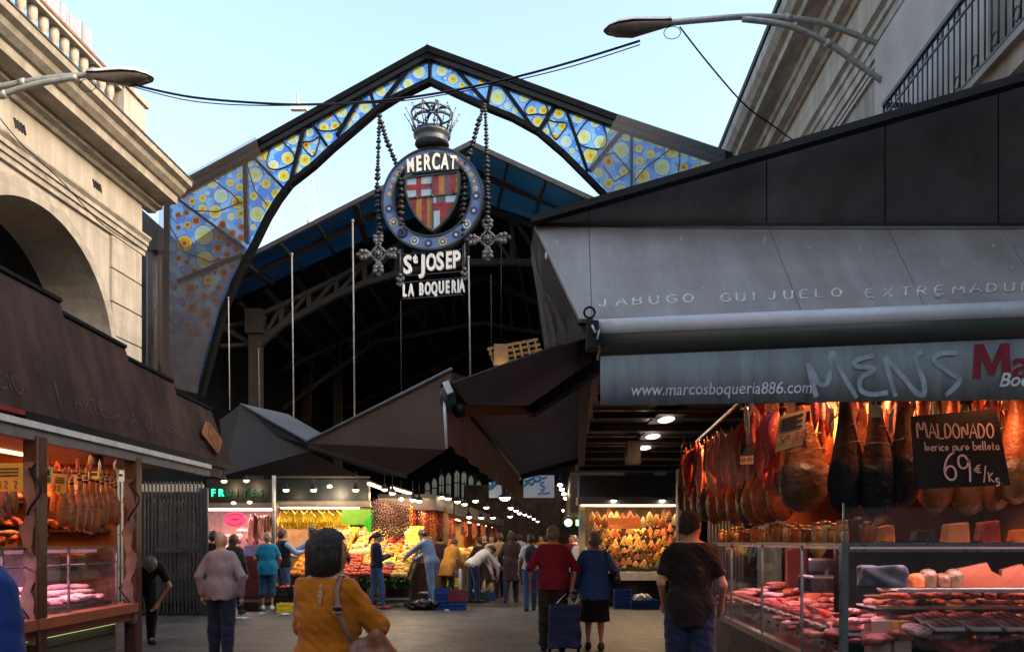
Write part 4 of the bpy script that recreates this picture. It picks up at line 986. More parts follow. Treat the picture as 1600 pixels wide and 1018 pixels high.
# crown
CRM = mat('crown_iron', (.075, .085, .10), rough=.45, metal=.5, var=.35, scale=12)
mb = MB()
mb.lathe([(23 * ES, .03), (27 * ES, .05), (25 * ES, .10), (25 * ES, .20), (29 * ES, .23), (29 * ES, .27), (26 * ES, .30), (26.5 * ES, .34)], ep(675, 230), n=28); mb.build('crown_band', CRM, em)
mb = MB(); cc = ep(675, 208)
for i in range(14):
    a = 2 * math.pi * i / 14; dx, dy = math.cos(a), math.sin(a)
    mb.tube([cc + V((dx * .38, dy * .38, -.02)), cc + V((dx * .47, dy * .47, .20)), cc + V((dx * .60, dy * .60, .40))], [.014, .011, .006], n=5)
    mb.ball(cc + V((dx * .41, dy * .41, .08)), .040, n=7); mb.ball(cc + V((dx * .60, dy * .60, .41)), .018, n=6)
mb.build('crown_spike', CRM, em)
mb = MB()
for i in range(8):
    a = 2 * math.pi * (i + .5) / 8; dx, dy = math.cos(a), math.sin(a)
    mb.tube([cc + V((dx * .35, dy * .35, 0)), cc + V((dx * .44, dy * .44, .22)), cc + V((dx * .47, dy * .47, .38)), cc + V((dx * .40, dy * .40, .49)), cc + V((dx * .24, dy * .24, .52)), cc + V((dx * .05, dy * .05, .47))], [.012, .012, .02, .038, .034, .02], n=7)
mb.tube([cc + V((.45 * math.cos(a), .45 * math.sin(a), .42)) for a in np.linspace(0, 6.283, 25)], .022, n=6)
mb.beam(cc + V((0, 0, .45)), cc + V((0, 0, .64)), .03, .03); mb.beam(cc + V((-.05, 0, .59)), cc + V((.05, 0, .59)), .03, .03); mb.build('crown_top', CRM, em)
# ornamental chains of iron beads
CHM = mat('chain_iron', (.022, .02, .024), rough=.5, metal=.3, var=.5, scale=20)
def chain(label, pts, r0, r1, step=9, seed=0, par=None):
    rnd = random.Random(seed); P_ = [ep(*p) for p in pts]; L_ = [0]
    for a, b in zip(P_[:-1], P_[1:]): L_.append(L_[-1] + (b - a).length)
    mb = MB(); mb.tube(P_, .016, n=5); d = 0
    while d < L_[-1]:
        i = max(j for j in range(len(L_)) if L_[j] <= d + 1e-6); i = min(i, len(P_) - 2); u = (d - L_[i]) / (L_[i + 1] - L_[i]); p = P_[i].lerp(P_[i + 1], u)
        f = d / L_[-1]; r = (r0 + (r1 - r0) * f) * rnd.uniform(.55, .95)
        mb.ball(p, r, n=8, sc3=(1, 1, .8)); mb.ball(p + ER * r * .8 + V((0, 0, r * .2)), r * .42, n=6); mb.ball(p - ER * r * .8, r * .42, n=6); mb.ball(p + EN * r * .8, r * .42, n=6)
        d += r * rnd.uniform(1.5, 1.9)
    return prop(mb.build('chain', CHM, base=P_[0]), label, 'chain', 'chains holding the emblem')
chain('iron bead chain hanging straight down on the far left of the emblem', [(590, 172), (588, 230), (586, 290), (590, 345), (592, 362)], .05, .085, seed=1)
chain('slanting iron bead chain from the arch to the left side of the ring', [(590, 175), (600, 210), (612, 240), (622, 262), (626, 300), (624, 340), (630, 370)], .06, .10, seed=2)
chain('slanting iron bead chain from the arch to the right side of the ring', [(758, 170), (748, 200), (738, 235), (727, 262), (727, 300), (724, 340), (726, 372)], .06, .10, seed=3)
chain('iron bead chain hanging straight down on the far right of the emblem', [(759, 170), (761, 215), (762, 270), (763, 320), (762, 352)], .045, .085, seed=4)
LACE = mat('filigree_iron', (.11, .11, .12), rough=.5, metal=.4, var=.5, scale=25)
def cross(label, cx, cy):
    t = thing('iron_cross', label, 'ornament', ep(cx, cy)); mb = MB()
    for s1, s2 in ((1, 1), (-1, 1), (1, -1), (-1, -1)):
        pts = [(cx + s1 * (22 - 22 * math.sin(a) * 1.0 + 0), cy + s2 * (22 - 22 * math.cos(a))) for a in np.linspace(0.15, 1.42, 9)]
        mb.tube([ep(*p) for p in pts], .030, n=5)
        mb.tube([ep(cx + s1 * q, cy + s2 * (15 - q)) for q in (3, 7.5, 12)], .018, n=5)
        mb.tube([ep(cx, cy), ep(cx + s1 * 9, cy + s2 * 9)], .018, n=5)
    for a in np.linspace(0, 6.283, 9)[:-1]: mb.ball(ep(cx + 5.5 * math.cos(a), cy + 5.5 * math.sin(a)), .035, n=6)
    mb.ball(ep(cx, cy, .03), .06, n=8); mb.build('lattice', LACE, t)
    for dx, dy in ((1, 0), (-1, 0), (0, 1), (0, -1)):
        mb = MB(); mb.tube([ep(cx + dx * 10, cy + dy * 10), ep(cx + dx * 31, cy + dy * 31)], .035, n=6)
        for f, o_ in ((21, 4.5), (27, 5), (33, 0), (16, 2.5)):
            for s_ in (-1, 1): mb.ball(ep(cx + dx * f + dy * o_ * s_, cy + dy * f + dx * o_ * s_), .062 if f > 16 else .045, n=7)
        mb.build('finial', LACE, t)
cross('dark iron filigree cross hanging to the left below the emblem ring', 588, 392)
cross('dark iron filigree cross hanging to the right below the emblem ring', 763, 378)
for i, (x, y) in enumerate(((624, 436), (727, 432))):
    mb = MB()
    for dx, dy, r in ((0, 0, .06), (-4, -3, .05), (4, -3, .05), (0, -9, .05), (0, 7, .045), (-4, 5, .04), (4, 5, .04)): mb.ball(ep(x + dx, y + dy), r, n=7)
    mb.tube([ep(x, y - 9), ep(x, y - 50)], .02, n=5)
    prop(mb.build('iron_pendant', LACE, base=ep(x, y)), ['small iron rosette pendant left of the white saint lettering', 'small iron rosette pendant right of the white saint lettering'][i], 'ornament')

# ================================================================== MARKET HALL
hall = thing('market_hall', 'large dark iron market hall with gabled roof and blue glazed canopy edge', 'market hall', at(700, 845, 22))
HB = mat('hall_roof_black', (.008, .010, .015), rough=.8, spec=.1, var=.4, scale=1.5); HBR = mat('hall_iron', (.050, .048, .055), rough=.55, var=.3, scale=3)
CAN = mat('canopy_blue', (.012, .05, .12), rough=.18, var=.3, scale=.6, spec=.6)
CANL = lucent('canopy_glass', (.03, .075, .125), (.05, .115, .175), scale=.7, tr=.75, rough=.3, clear=.05)
Pk, Lf, Rt = at(735, 221, 20), at(262, 462, 20.6), at(1100, 388, 19.3)
Pi, Li, Ri = at(722, 306, 23.6), at(330, 485, 24.2), at(1060, 420, 23)
def lp(a, b, u): return a.lerp(b, u)
mb = MB(); mb.prism([Pk, Lf, Li, Pi], (0, 0, .03)); mb.prism([Pk, Rt, Ri, Pi], (0, 0, .03)); mb.build('canopy', CANL, hall)
for a0, a1, b0, b1, n in ((Pk, Lf, Pi, Li, 8), (Pk, Rt, Pi, Ri, 6)):
    for i in range(n + 1):
        mb = MB(); mb.beam(lp(a0, a1, i / n) - V((0, 0, .07)), lp(b0, b1, i / n) - V((0, 0, .07)), .055 if i % 3 else .16, .10); mb.build('rafter', HBR, hall)
    for u in (0.0, .42):
        mb = MB(); mb.beam(lp(a0, b0, u) - V((0, 0, .06)), lp(a1, b1, u) - V((0, 0, .06)), .14 if u else .10, .16 if u else .10); mb.build('purlin', BROWNM if u else HBR, hall)
# deep roof beyond
dP, dL, dR = V((Pi.x + 2.4, 66, Pi.z)), V((-9.7, 66, Li.z)), V((11.5, 66, Ri.z - 1))
mb = MB(); mb.prism([Pi, Li, dL, dP], (0, 0, .15)); mb.prism([Pi, Ri, dR, dP], (0, 0, .15)); mb.build('roof', HB, hall)
for (i0, j0, i1, j1) in ((Pi, Li, dP, dL), (Pi, Ri, dP, dR)):
    for k in range(1, 9):
        mb = MB(); mb.beam(lp(i0, j0, k / 9) - V((0, 0, .12)), lp(i1, j1, k / 9) - V((0, 0, .12)), .10, .18); mb.build('purlin', HBR, hall)
LE, RE = V((-9.4, 19.8, 0)), V((11.5, 18.5, 0))
mb = MB(); mb.prism([at(215, 845, 20.2).xy.to_3d(), V((-9.3, 66, 0)), V((-9.3, 66, 10)), at(215, 845, 20.2).xy.to_3d() + V((0, 0, 10))], (-.3, 0, 0)); mb.prism([V((9.5, 19, 0)), V((11, 66, 0)), V((11, 66, 9)), V((9.5, 19, 9))], (.3, 0, 0)); mb.prism([V((-9.75, 20.5, 8)), V((-9.75, 66, 8)), V((-8.0, 66, 10.2)), V((-8.0, 22, 10.2))], (0, 0, .1)); mb.build('side_wall', HB, hall)
# far gable with arched windows that let the sky in
yb = 50.0; mb = MB()
sx = lambda x, d=yb: gx(x, d)
zz = lambda y, d=yb: 1.5 + (HZ - y) * d / F
def wallhole(mb, x0, x1, z0_, z1_, holes, y, th):
    xs = sorted(set([x0, x1] + [h[0] for h in holes] + [h[1] for h in holes]))
    for a, b in zip(xs[:-1], xs[1:]):
        hs = [h for h in holes if h[0] <= a + 1e-6 and h[1] >= b - 1e-6]
        if not hs: mb.box(((a + b) / 2, y, (z0_ + z1_) / 2), (b - a, th, z1_ - z0_))
        else:
            h = hs[0]; mb.box(((a + b) / 2, y, (z0_ + h[2]) / 2), (b - a, th, h[2] - z0_)); mb.box(((a + b) / 2, y, (h[3] + z1_) / 2), (b - a, th, z1_ - h[3]))
holes = []
for (x0, x1, y0, y1) in ((664, 672, 752, 800), (675, 683, 746, 800), (686, 694, 740, 800), (697, 705, 738, 800), (710, 718, 734, 800), (721, 729, 736, 800), (732, 740, 742, 800), (744, 752, 750, 800)):
    holes.append((sx(x0), sx(x1), zz(y1), zz(y0)))
wallhole(mb, -9.3, 12, 0, 22, holes, yb, .3); mb.build('rear_gable', HB, hall)
mb = MB()
for h in holes:
    for z in (.35, .7): mb.beam(V((h[0], yb - .1, h[2] + (h[3] - h[2]) * z)), V((h[1], yb - .1, h[2] + (h[3] - h[2]) * z)), .06, .08)
    mb.prism([V((h[0], yb - .16, h[3])), V((h[0], yb - .16, h[3] - .25)), V(((h[0] + h[1]) / 2, yb - .16, h[3] - .02)), V((h[1], yb - .16, h[3] - .25)), V((h[1], yb - .16, h[3]))], (0, .05, 0))
mb.build('window_frame', HBR, hall)
mb = MB()
for h in holes: mb.box(((h[0] + h[1]) / 2, yb + .02, (h[2] + h[3]) / 2), (h[1] - h[0], .01, h[3] - h[2]))
mb.build('window_glass', lucent('frosted_pane', (.8, .82, .8), tr=.9, clear=.4), hall)
# front truss: arched lower chord + top chord following the roof
TR = mat('truss_iron', (.040, .040, .046), rough=.5, var=.25, scale=4)
tp = lambda x, y, d=23.4: at(x, y, d)
lowc = [(406, 538), (440, 508), (483, 484), (526, 461), (570, 443), (620, 428), (680, 416), (731, 410), (800, 409), (850, 411), (900, 418), (960, 438), (1010, 470)]
upc = [(406, 492), (440, 478), (483, 457), (526, 436), (570, 412), (620, 385), (680, 352), (731, 318), (800, 340), (850, 358), (900, 376), (960, 400), (1010, 425)]
for nm, ln, wd in (('lower_chord', lowc, .16), ('upper_chord', upc, .12)):
    mb = MB()
    for a, b in zip(ln[:-1], ln[1:]): mb.beam(tp(*a), tp(*b), .2, wd)
    mb.build(nm, TR, hall)
for i, (a, b) in enumerate(zip(lowc, upc)):
    mb = MB(); mb.beam(tp(*a), tp(*b), .14, .13, up=(1, 0, 0)); mb.build('truss_strut', TR, hall)
    if i + 1 < len(lowc):
        mb = MB(); mb.beam(tp(*a), tp(*upc[i + 1]) if i % 1 == 0 and i < 7 else tp(*upc[i]), .10, .10, up=(1, 0, 0)) if i < 7 else mb.beam(tp(*lowc[i + 1]), tp(*upc[i]), .10, .10, up=(1, 0, 0)); mb.build('truss_brace', TR, hall)
def hcol(px, d, y0=490):
    x = gx(px, d); mb = MB(); zt = 1.5 + (HZ - y0) * d / F
    mb.box((x, d, zt / 2), (.34, .34, zt)); mb.box((x, d, zt * .62), (.44, .44, .5)); mb.box((x, d, zt - .3), (.5, .5, .7)); mb.build('column', BROWNM, hall)
hcol(400, 23.4, 488)
for px, d in ((1030, 23.2), (528, 34), (480, 34)): hcol(px, d, 560)
mb = MB(); mb.beam(tp(400, 540), tp(345, 510), .12, .12); mb.beam(tp(400, 500), tp(345, 512), .10, .10); mb.beam(tp(398, 538), tp(345, 540), .10, .10); mb.build('side_bracket', TR, hall)
# receding side trusses under the roof
for j in range(3):
    mb = MB(); y_ = 30 + j * 9
    o_ = V((Pi.x + (y_ - 23.6) * .057, y_, 0)); zt = Pi.z; sl_ = .46
    for s_ in (-1, 1):
        a = V((o_.x, y_, zt - .3)); b = V((o_.x + s_ * 7.5, y_, zt - .3 - 7.5 * sl_)); a2 = V((o_.x, y_, zt - 2.0)); b2 = V((o_.x + s_ * 7.5, y_, zt - 5.2))
        mb.beam(a, b, .1, .14); mb.beam(a2, V((o_.x + s_ * 4, y_, zt - 2.7)), .1, .14); mb.beam(V((o_.x + s_ * 4, y_, zt - 2.7)), b2, .1, .14)
        for k in range(7):
            u = k / 7; mb.beam(a.lerp(b, u), V((o_.x + s_ * 7.5 * u, y_, zt - 2.0 - 3.2 * u * u)), .07, .07)
    mb.build('inner_truss', TR, hall)
# iron pipe stack and dark flank left of the arch
mb = MB(); mb.tube([at(238, 382, 19.4), at(238, 700, 19.4)], .14, n=10); mb.box(at(247, 388, 19.4), (.5, .3, .18)); mb.tube([at(249, 400, 19.2), at(251, 640, 19.2)], .05, n=8); mb.tube([at(248, 470, 19.1), at(240, 500, 19.1), at(238, 540, 19.1)], .02, n=5)
prop(mb.build('drain_pipe', mat('pipe_brown', (.085, .062, .055), rough=.6, var=.2), base=at(238, 845, 19.4)), 'brown vertical drain pipe between the cream building and the arch', 'pipe')
# white hanging rods
ROD = mat('rod_white', (.27, .27, .26), rough=.4)
for i, (x0, y0, x1, y1, d, r, lb) in enumerate((
        (357, 465, 359, 640, 18.6, .014, 'white rod hanging by the lower edge of the arch leg'),
        (456, 397, 459, 668, 19.5, .019, 'thick white rod right of the hall column, ending on the dark awning'),
        (551, 345, 554, 656, 19.3, .020, 'long white rod hanging left of the iron crosses, above the awning valley'),
        (732, 402, 735, 586, 17.0, .017, 'white rod hanging right of the saint lettering onto the folded awning'),
        (626, 470, 627, 622, 19.0, .009, 'thin dark rod hanging below the bottom line of lettering'),
        (767, 430, 768, 560, 19.0, .009, 'thin dark rod hanging under the right iron cross'),
        (404, 545, 405, 640, 22.9, .014, 'short pale rod against the hall column'))):
    mb = MB(); mb.tube([at(x0, y0, d), at(x1, y1, d)], r, n=6); mb.ball(at(x0, y0, d), r * 2, n=6)
    prop(mb.build('hanging_rod', ROD if r > .0135 else TR, base=at(x1, y1, d)), lb, 'rod')

# ================================================================== AWNINGS AND CANOPIES IN THE MIDDLE
def awn(name, c, **k): return mat(name, c, **{**dict(rough=.6, var=.18, scale=1.2, bump=.12, bscale=8, spec=.4), **k})
AG = awn('awning_grey', (.040, .040, .045)); AB = awn('awning_brown', (.075, .056, .05)); ABL = awn('awning_brown_lit', (.11, .074, .062)); AGL = awn('awning_grey_top', (.09, .095, .11))  # brown front panel gets a lit copy: warm light put into its colour
WH = mat('bracket_white', (.75, .75, .74), rough=.35)
t = thing('tent_awning', 'dark grey folded awning with a pale top facet over the butcher stall at the back', 'awning', at(420, 845, 14))
a, b, c, d_, e = at(343, 656, 14.6), at(375, 632, 14.2), at(482, 694, 13.2), at(350, 742, 13.8), at(482, 705, 13.4)
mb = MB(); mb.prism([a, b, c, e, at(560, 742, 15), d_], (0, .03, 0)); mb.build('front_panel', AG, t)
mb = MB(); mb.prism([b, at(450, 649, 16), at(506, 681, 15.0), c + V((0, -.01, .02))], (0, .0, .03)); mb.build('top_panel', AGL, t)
t = thing('tent_awning', 'brown folded awning rising to a point beside the white arm joint', 'awning', at(600, 845, 13))
A_, B_, C_, D_ = at(482, 692, 13.2), at(706, 580, 11.6), at(697, 702, 11.8), at(636, 741, 12.6)
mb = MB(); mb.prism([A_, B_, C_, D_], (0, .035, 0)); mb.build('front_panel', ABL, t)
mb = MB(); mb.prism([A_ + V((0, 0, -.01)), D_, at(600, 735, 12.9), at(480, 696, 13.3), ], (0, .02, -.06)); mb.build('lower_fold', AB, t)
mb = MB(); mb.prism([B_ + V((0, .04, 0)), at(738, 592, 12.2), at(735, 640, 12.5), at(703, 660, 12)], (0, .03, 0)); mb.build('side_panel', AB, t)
mb = MB(); mb.tube([A_ + V((0, -.02, .03)), B_ + V((0, -.02, .03))], .028, n=6); mb.build('edge_tube', mat('tube_grey', (.14, .13, .13), rough=.5), t)
# big folding-arm awning
t = thing('arm_awning', 'large brown folding-arm awning stretched over the passage beside the right stall', 'awning', at(850, 845, 9))
A_, B_, C_, D_ = at(697, 602, 6.1), at(810, 742, 14.5), at(906, 716, 15.3), at(916, 524, 6.2)
mb = MB(); N = 24
for i in range(N):
    u0, u1 = i / N, (i + 1) / N; sg = -.05
    q = [lp(A_, B_, u0), lp(A_, B_, u1), lp(D_, C_, u1), lp(D_, C_, u0)]
    mb.prism(q, (0, 0, .012))
mb.build('canvas', lucent('canvas_brown', (.17, .14, .135), (.22, .185, .18), scale=1.2, tr=.6, rough=.8, clear=0), t)
mb = MB(); mb.tube([A_, B_], .045, n=8); mb.build('front_bar', BLACKM, t)
mb = MB(); N = 46; up0 = [lp(A_, B_, i / N) for i in range(N + 1)]; dr = [.62 - .30 * i / N for i in range(N + 1)]
pp = [(p, p + V((.02 * math.sin(i * 1.3), 0, -.45 - .0 * i))) for i, p in enumerate(up0)]
for (a, b), (c, d_) in zip(pp[:-1], pp[1:]): mb.prism([a, c, d_, b], (.012, 0, 0))
mb.build('valance', awn('valance_red_brown', (.10, .05, .042), bump=.4, bscale=8, stretch=(1, 3, .2)), t)
j0, j1, j2 = at(718, 641, 6.2), at(833, 641, 7.4), at(935, 572, 6.3)
mb = MB(); mb.beam(j0, j1, .06, .085); mb.ball(j0, .06, n=10); mb.build('arm', BLACKM, t)
mb = MB(); mb.beam(j1, j2, .07, .10); mb.ball(j1, .065, n=10); mb.build('arm', BLACKM, t)
mb = MB(); mb.ball(at(699, 622, 6.05), .072, n=12, sc3=(.9, 1, 1.4)); mb.build('arm_end', mat('cap_teal', (.02, .045, .055), rough=.3), t)
mb = MB(); mb.beam(at(696, 596, 5.95), at(704, 614, 5.95), .035, .05); mb.build('end_bracket', WH, t)
mb = MB(); mb.tube([at(694, 625, 6.0), at(698, 700, 6.05)], .012, n=6); mb.build('cord', WH, t)
mb = MB(); mb.beam(at(914, 535, 6.15), at(908, 720, 15), .12, .2); mb.beam(at(910, 718, 15.1), at(812, 745, 14.5), .10, .10); mb.build('wall_bar', BLACKM, t)
# passage ceiling
t = thing('passage_canopy', 'dark slatted ceiling over the passage in front of the chocolate stall', 'canopy', at(1000, 845, 12))
mb = MB(); zc = 3.1
mb.prism([V((.72, 6.4, zc)), V((1.45, 18.4, zc)), V((5.5, 18.4, zc)), V((2.5, 6.4, zc))], (0, 0, .08)); mb.build('ceiling_panel', awn('ceiling_brown', (.014, .010, .009), rough=.35), t)
for i in range(9):
    y = 7.4 + i * 1.2; mb = MB(); mb.box((.72 + .06 * (y - 6.4) + (1.9 + .2 * (y - 6.4)) / 2, y, zc - .05), (1.75 + .2 * (y - 6.4), .05 if i % 3 else .14, .08)); mb.build('batten', BLACKM, t)
mb = MB(); mb.beam(V((1.75, 12.2, zc - .25)), V((1.95, 12.2, zc - .25)), .3, .34); mb.build('crate_box', mat('amber_box', (.10, .05, .02), rough=.5), t)

# ================================================================== shared: hams, sausages, lamps
def light(kind, loc, energy, col, size=.3, parent=None, rot=None, sy=None, nm='lamp_light', spot=None):
    l = bpy.data.lights.new(nm, kind); l.energy = energy * .36; l.color = col
    if kind == 'AREA':
        l.size = size
        if sy: l.shape = 'RECTANGLE'; l.size_y = sy
    elif kind == 'SPOT': l.shadow_soft_size = size; l.spot_size = R(spot or 120); l.spot_blend = .5
    else: l.shadow_soft_size = size
    o = bpy.data.objects.new(nm, l); COL.objects.link(o)
    b = BASE.get(parent.name, V((0, 0, 0))) if parent is not None else V((0, 0, 0))
    o.location = V(loc) - b
    if rot: o.rotation_euler = rot
    if parent is not None: o.parent = parent
    return o
def hammat(name, c1, c2, **k): return mat(name, c1, col2=c2, **{**dict(rough=.42, scale=11, bump=.8, bscale=24, spec=.5, var=0, detail=10, rvar=.25), **k})
M_ORANGE = hammat('ham_amber', (.26, .055, .012), (.52, .17, .03), scale=9); M_BROWN = hammat('ham_brown', (.10, .038, .028), (.20, .085, .055), rough=.75, spec=.2)
M_DARKH = hammat('ham_dark', (.07, .035, .018), (.16, .075, .03)); M_RED = hammat('ham_red', (.30, .05, .02), (.50, .14, .05)); M_BLK = hammat('ham_black', (.003, .004, .006), (.010, .011, .015), rough=.6, spec=.15)
M_OLIVE = hammat('ham_olive', (.06, .045, .02), (.14, .09, .035))
for _m in (M_ORANGE, M_BROWN, M_DARKH, M_RED, M_OLIVE): weather(_m, .42, 3.5, (1, 1, .7), .36, .60)
HOOF = mat('hoof', (.03, .02, .015), rough=.4); ROPE = mat('rope', (.45, .33, .18), rough=.9, bump=.6, bscale=60)
HPROF = [(0, .018, .016, 0), (-.06, .026, .022, 0), (-.13, .032, .028, 0), (-.20, .037, .034, .002), (-.27, .047, .043, .006), (-.34, .062, .053, .012), (-.41, .080, .063, .018), (-.48, .097, .071, .022), (-.55, .109, .076, .023), (-.61, .114, .077, .021), (-.67, .108, .072, .017), (-.72, .092, .062, .013), (-.76, .068, .047, .010), (-.785, .038, .027, .008), (-.795, .008, .006, .008)]
def ham_mesh(var=0, top=0.0, grow=1.0, n=20):
    "lofted ham: slim shank, broad asymmetric thigh, blunt end"
    r = random.Random(var + 3); k1, k2, ph = r.uniform(.90, 1.1), r.uniform(-.012, .012), r.uniform(0, 6); vs = []; pr = [p for p in HPROF if p[0] <= top + 1e-6]
    if top < 0: pr = [(top, *(lambda a, b, u: [a[i] + (b[i] - a[i]) * u for i in (1, 2, 3)])(*next((a, b, (top - a[0]) / (b[0] - a[0])) for a, b in zip(HPROF, HPROF[1:]) if b[0] <= top)))] + [p for p in pr if p[0] < top - .01]
    for z, rx, ry, ox in pr:
        f = min(1, max(0, (-z - .25) / .3)); w_ = 1 + (k1 - 1) * f
        for i in range(n):
            a = 2 * math.pi * i / n; q = mnoise.noise(V((math.cos(a) * 1.3 + var * 5, math.sin(a) * 1.3, z * 9))) * .07 * f + .10 * f * math.cos(a) * (math.cos(a) > 0) * math.sin(min(1, max(0, (-z - .3) / .3)) * 3.14)
            vs.append((ox + k2 * f + rx * w_ * grow * (1 + q) * math.cos(a), ry * grow * (1 + q * .6) * math.sin(a), z - (.006 if grow > 1 and z < -.7 else 0) + (.012 * math.sin(3 * a + ph) if grow > 1 and z == top else 0)))
    N = len(pr); fs = [(i * n + k, i * n + (k + 1) % n, (i + 1) * n + (k + 1) % n, (i + 1) * n + k) for i in range(N - 1) for k in range(n)] + [tuple(range(n - 1, -1, -1)), tuple((N - 1) * n + k for k in range(n))]
    return vs, fs
HAMV = [ham_mesh(v) for v in range(6)]
def ham(label, loc, m, L=.85, rz=0, var=0, group='hams hanging in the right stall', sleeve=None, tilt=(0, 0), wd=1.0):
    t = thing('ham', label, 'ham', (0, 0, 0), group); vs, fs = HAMV[var % 6]
    mb = MB(); mb.add(vs, fs, 0, True); mb.build('meat', m, t, local=True)
    mb = MB(); mb.tube([(0, 0, -.11), (-.004, 0, -.04), (.012, 0, .01)], [.034, .026, .020], n=8); mb.build('hoof', HOOF, t, local=True)
    mb = MB(); mb.tube([(0, 0, -.02), (0, 0, .10)], .007, n=5); mb.tube([(.035 * math.cos(a), .035 * math.sin(a), -.07) for a in np.linspace(0, 6.28, 9)], .007, n=4); mb.build('rope', ROPE, t, local=True)
    if sleeve:
        v2, f2 = ham_mesh(var % 6, sleeve[0], 1.045)
        mb = MB(); mb.add(v2, f2, 0, True); mb.build('dark_cover', sleeve[1], t, local=True)
    if var % 2 == 0:
        mb = MB(); a_ = -rz - .3; dx, dy = math.sin(a_), -math.cos(a_); mb.prism([(dx * .055 - .028 * dy * s1, dy * .055 + .028 * dx * s1, -.20 + s2 * .035) for s1, s2 in ((-1, -1), (1, -1), (1, 1), (-1, 1))], (dx * .003, dy * .003, 0)); mb.tube([(dx * .05, dy * .05, -.165), (dx * .02, dy * .02, -.12)], .003, n=4); mb.build('tag', mat('ham_tag_%s' % ('red', 'cream')[var % 4 // 2], ((.5, .03, .03), (.6, .5, .36))[var % 4 // 2], rough=.5), t, local=True)
    wd *= 1 + .10 * math.sin(var * 4.7 + loc[0] * 9)
    mb = MB(); [mb.tube([(.022 + q * 1.04 * math.cos(a), q * .72 * math.sin(a), zq + .02 * math.cos(a + var)) for a in np.linspace(0, 6.283, 17)], .0035, n=4) for zq, q in ((-.40, .082), (-.30, .060))]; mb.build('string', ROPE, t, local=True)
    t.location = loc; t.rotation_euler = (tilt[0], tilt[1], rz); t.scale = (L / .80 * wd, L / .80 * wd, L / .80)
    return t
SAUS = [hammat('sausage_pink', (.55, .20, .16), (.75, .38, .30), scale=12), hammat('sausage_red', (.42, .03, .03), (.6, .10, .06), scale=12), hammat('sausage_dark', (.09, .03, .02), (.2, .07, .04), scale=12), hammat('sausage_pale', (.55, .38, .22), (.75, .55, .36), scale=12)]
SP0 = None
def sausage_protos():
    res = []
    for i in range(3):
        mb = MB(); L_ = .30; b = (.0, .025, .05)[i]
        pts = [(b * math.sin(u * math.pi), 0, -.03 - L_ * u) for u in np.linspace(0, 1, 8)]
        mb.tube(pts, [.006, .018, .022, .0225, .023, .022, .017, .006], n=9); mb.tube([(0, 0, 0), (0, 0, -.035)], .004, n=4); mb.tube([pts[-1], (pts[-1][0], 0, pts[-1][2] - .02)], .004, n=4)
        res.append(mb)
    return res
SMB = sausage_protos()
SME = {}
def sausage(label, loc, kind, mi, L=.3, wd=1.0, rot=(0, 0, 0), group='sausages hanging in the right stall'):
    key = (kind, mi)
    if key not in SME:
        o = SMB[kind].build('sausage', SAUS[mi]); SME[key] = o.data
    else: o = bpy.data.objects.new('sausage', SME[key]); COL.objects.link(o)
    o.location = loc; o.rotation_euler = rot; k = L / .35; o.scale = (k * wd, k * wd, k)
    return prop(o, label, 'sausage', group)
def board(name, label, c, w_, h_, right, up, m, cat='price card', th=.006, group=None):
    right, up = V(right).normalized(), V(up).normalized(); c = V(c); nn = right.cross(up)
    t = thing(name, label, cat, c, group); mb = MB()
    mb.prism([c + right * x * w_ / 2 + up * y * h_ / 2 for x, y in ((-1, -1), (1, -1), (1, 1), (-1, 1))], nn * -th); mb.build('panel', m, t)
    return t, (lambda x, y, o=.003: c + right * (x - .5) * w_ + up * (y - .5) * h_ + nn * o), right, up

# ================================================================== LEFT HAM STALL
RB = mat('rusty_brown_sheet', (.062, .030, .020), rough=.6, var=.45, scale=1.6, stretch=(3, 2.2, .35), detail=3, spec=.22, rvar=.15, bump=.1, bscale=5)
weather(RB, .66, 1.2, (3, 2.4, .3)); ls = thing('ham_stall', 'left ham stall with a stepped dark brown sheet awning and pink lit meat counter', 'market stall', (-4.4, 7.5, 0))
XL = lambda y: -4.10 + .012 * (y - 6)
steps = [(4.2, 7.75, 3.86), (7.75, 9.02, 3.72), (9.02, 10.25, 3.58), (10.25, 11.5, 3.43)]
for y0, y1, zt in steps:
    mb = MB(); q = [V((XL(y0) - .02, y0, 2.60)), V((XL(y1) - .02, y1, 2.60)), V((XL(y1) - .32, y1, zt - (.0))), V((XL(y0) - .32, y0, zt))]
    q[2].z = zt - .03
    mb.prism(q, (-.03, 0, -.004)); mb.build('awning_panel', RB, ls)
    mb = MB(); mb.beam(q[3] + V((.0, 0, .01)), q[2] + V((0, 0, .01)), .05, .035); mb.build('awning_edge', BLACKM, ls)
mb = MB(); mb.prism([V((XL(11.5) - .02, 11.5, 2.6)), V((XL(11.5) - .32, 11.5, 3.4)), V((-5.6, 11.5, 3.35)), V((-5.6, 11.5, 2.6))], (0, -.03, 0)); mb.build('awning_end', RB, ls)
mb = MB(); mb.prism([V((XL(4.2) - .32, 4.2, 3.42)), V((XL(11.5) - .32, 11.5, 3.38)), V((-6.6, 11.5, 3.3)), V((-6.6, 4.2, 3.3))], (0, 0, -.04)); mb.build('roof', RB, ls)
WHG = mat('gutter_white', (.74, .71, .68), rough=.5, var=.15); mb = MB()
mb.prism([V((XL(4) + .05, 4, 2.46)), V((XL(10.6) + .05, 10.6, 2.46)), V((XL(10.6) + .05, 10.6, 2.515)), V((XL(4) + .05, 4, 2.515))], (-.14, 0, 0)); mb.build('gutter', WHG, ls)
mb = MB(); mb.prism([V((XL(4) + .03, 4, 2.36)), V((XL(10.6) + .03, 10.6, 2.36)), V((XL(10.6) + .03, 10.6, 2.457)), V((XL(4) + .03, 4, 2.457))], (-.10, 0, 0)); mb.build('fascia_board', mat('fascia_grey', (.20, .185, .17), rough=.6), ls)
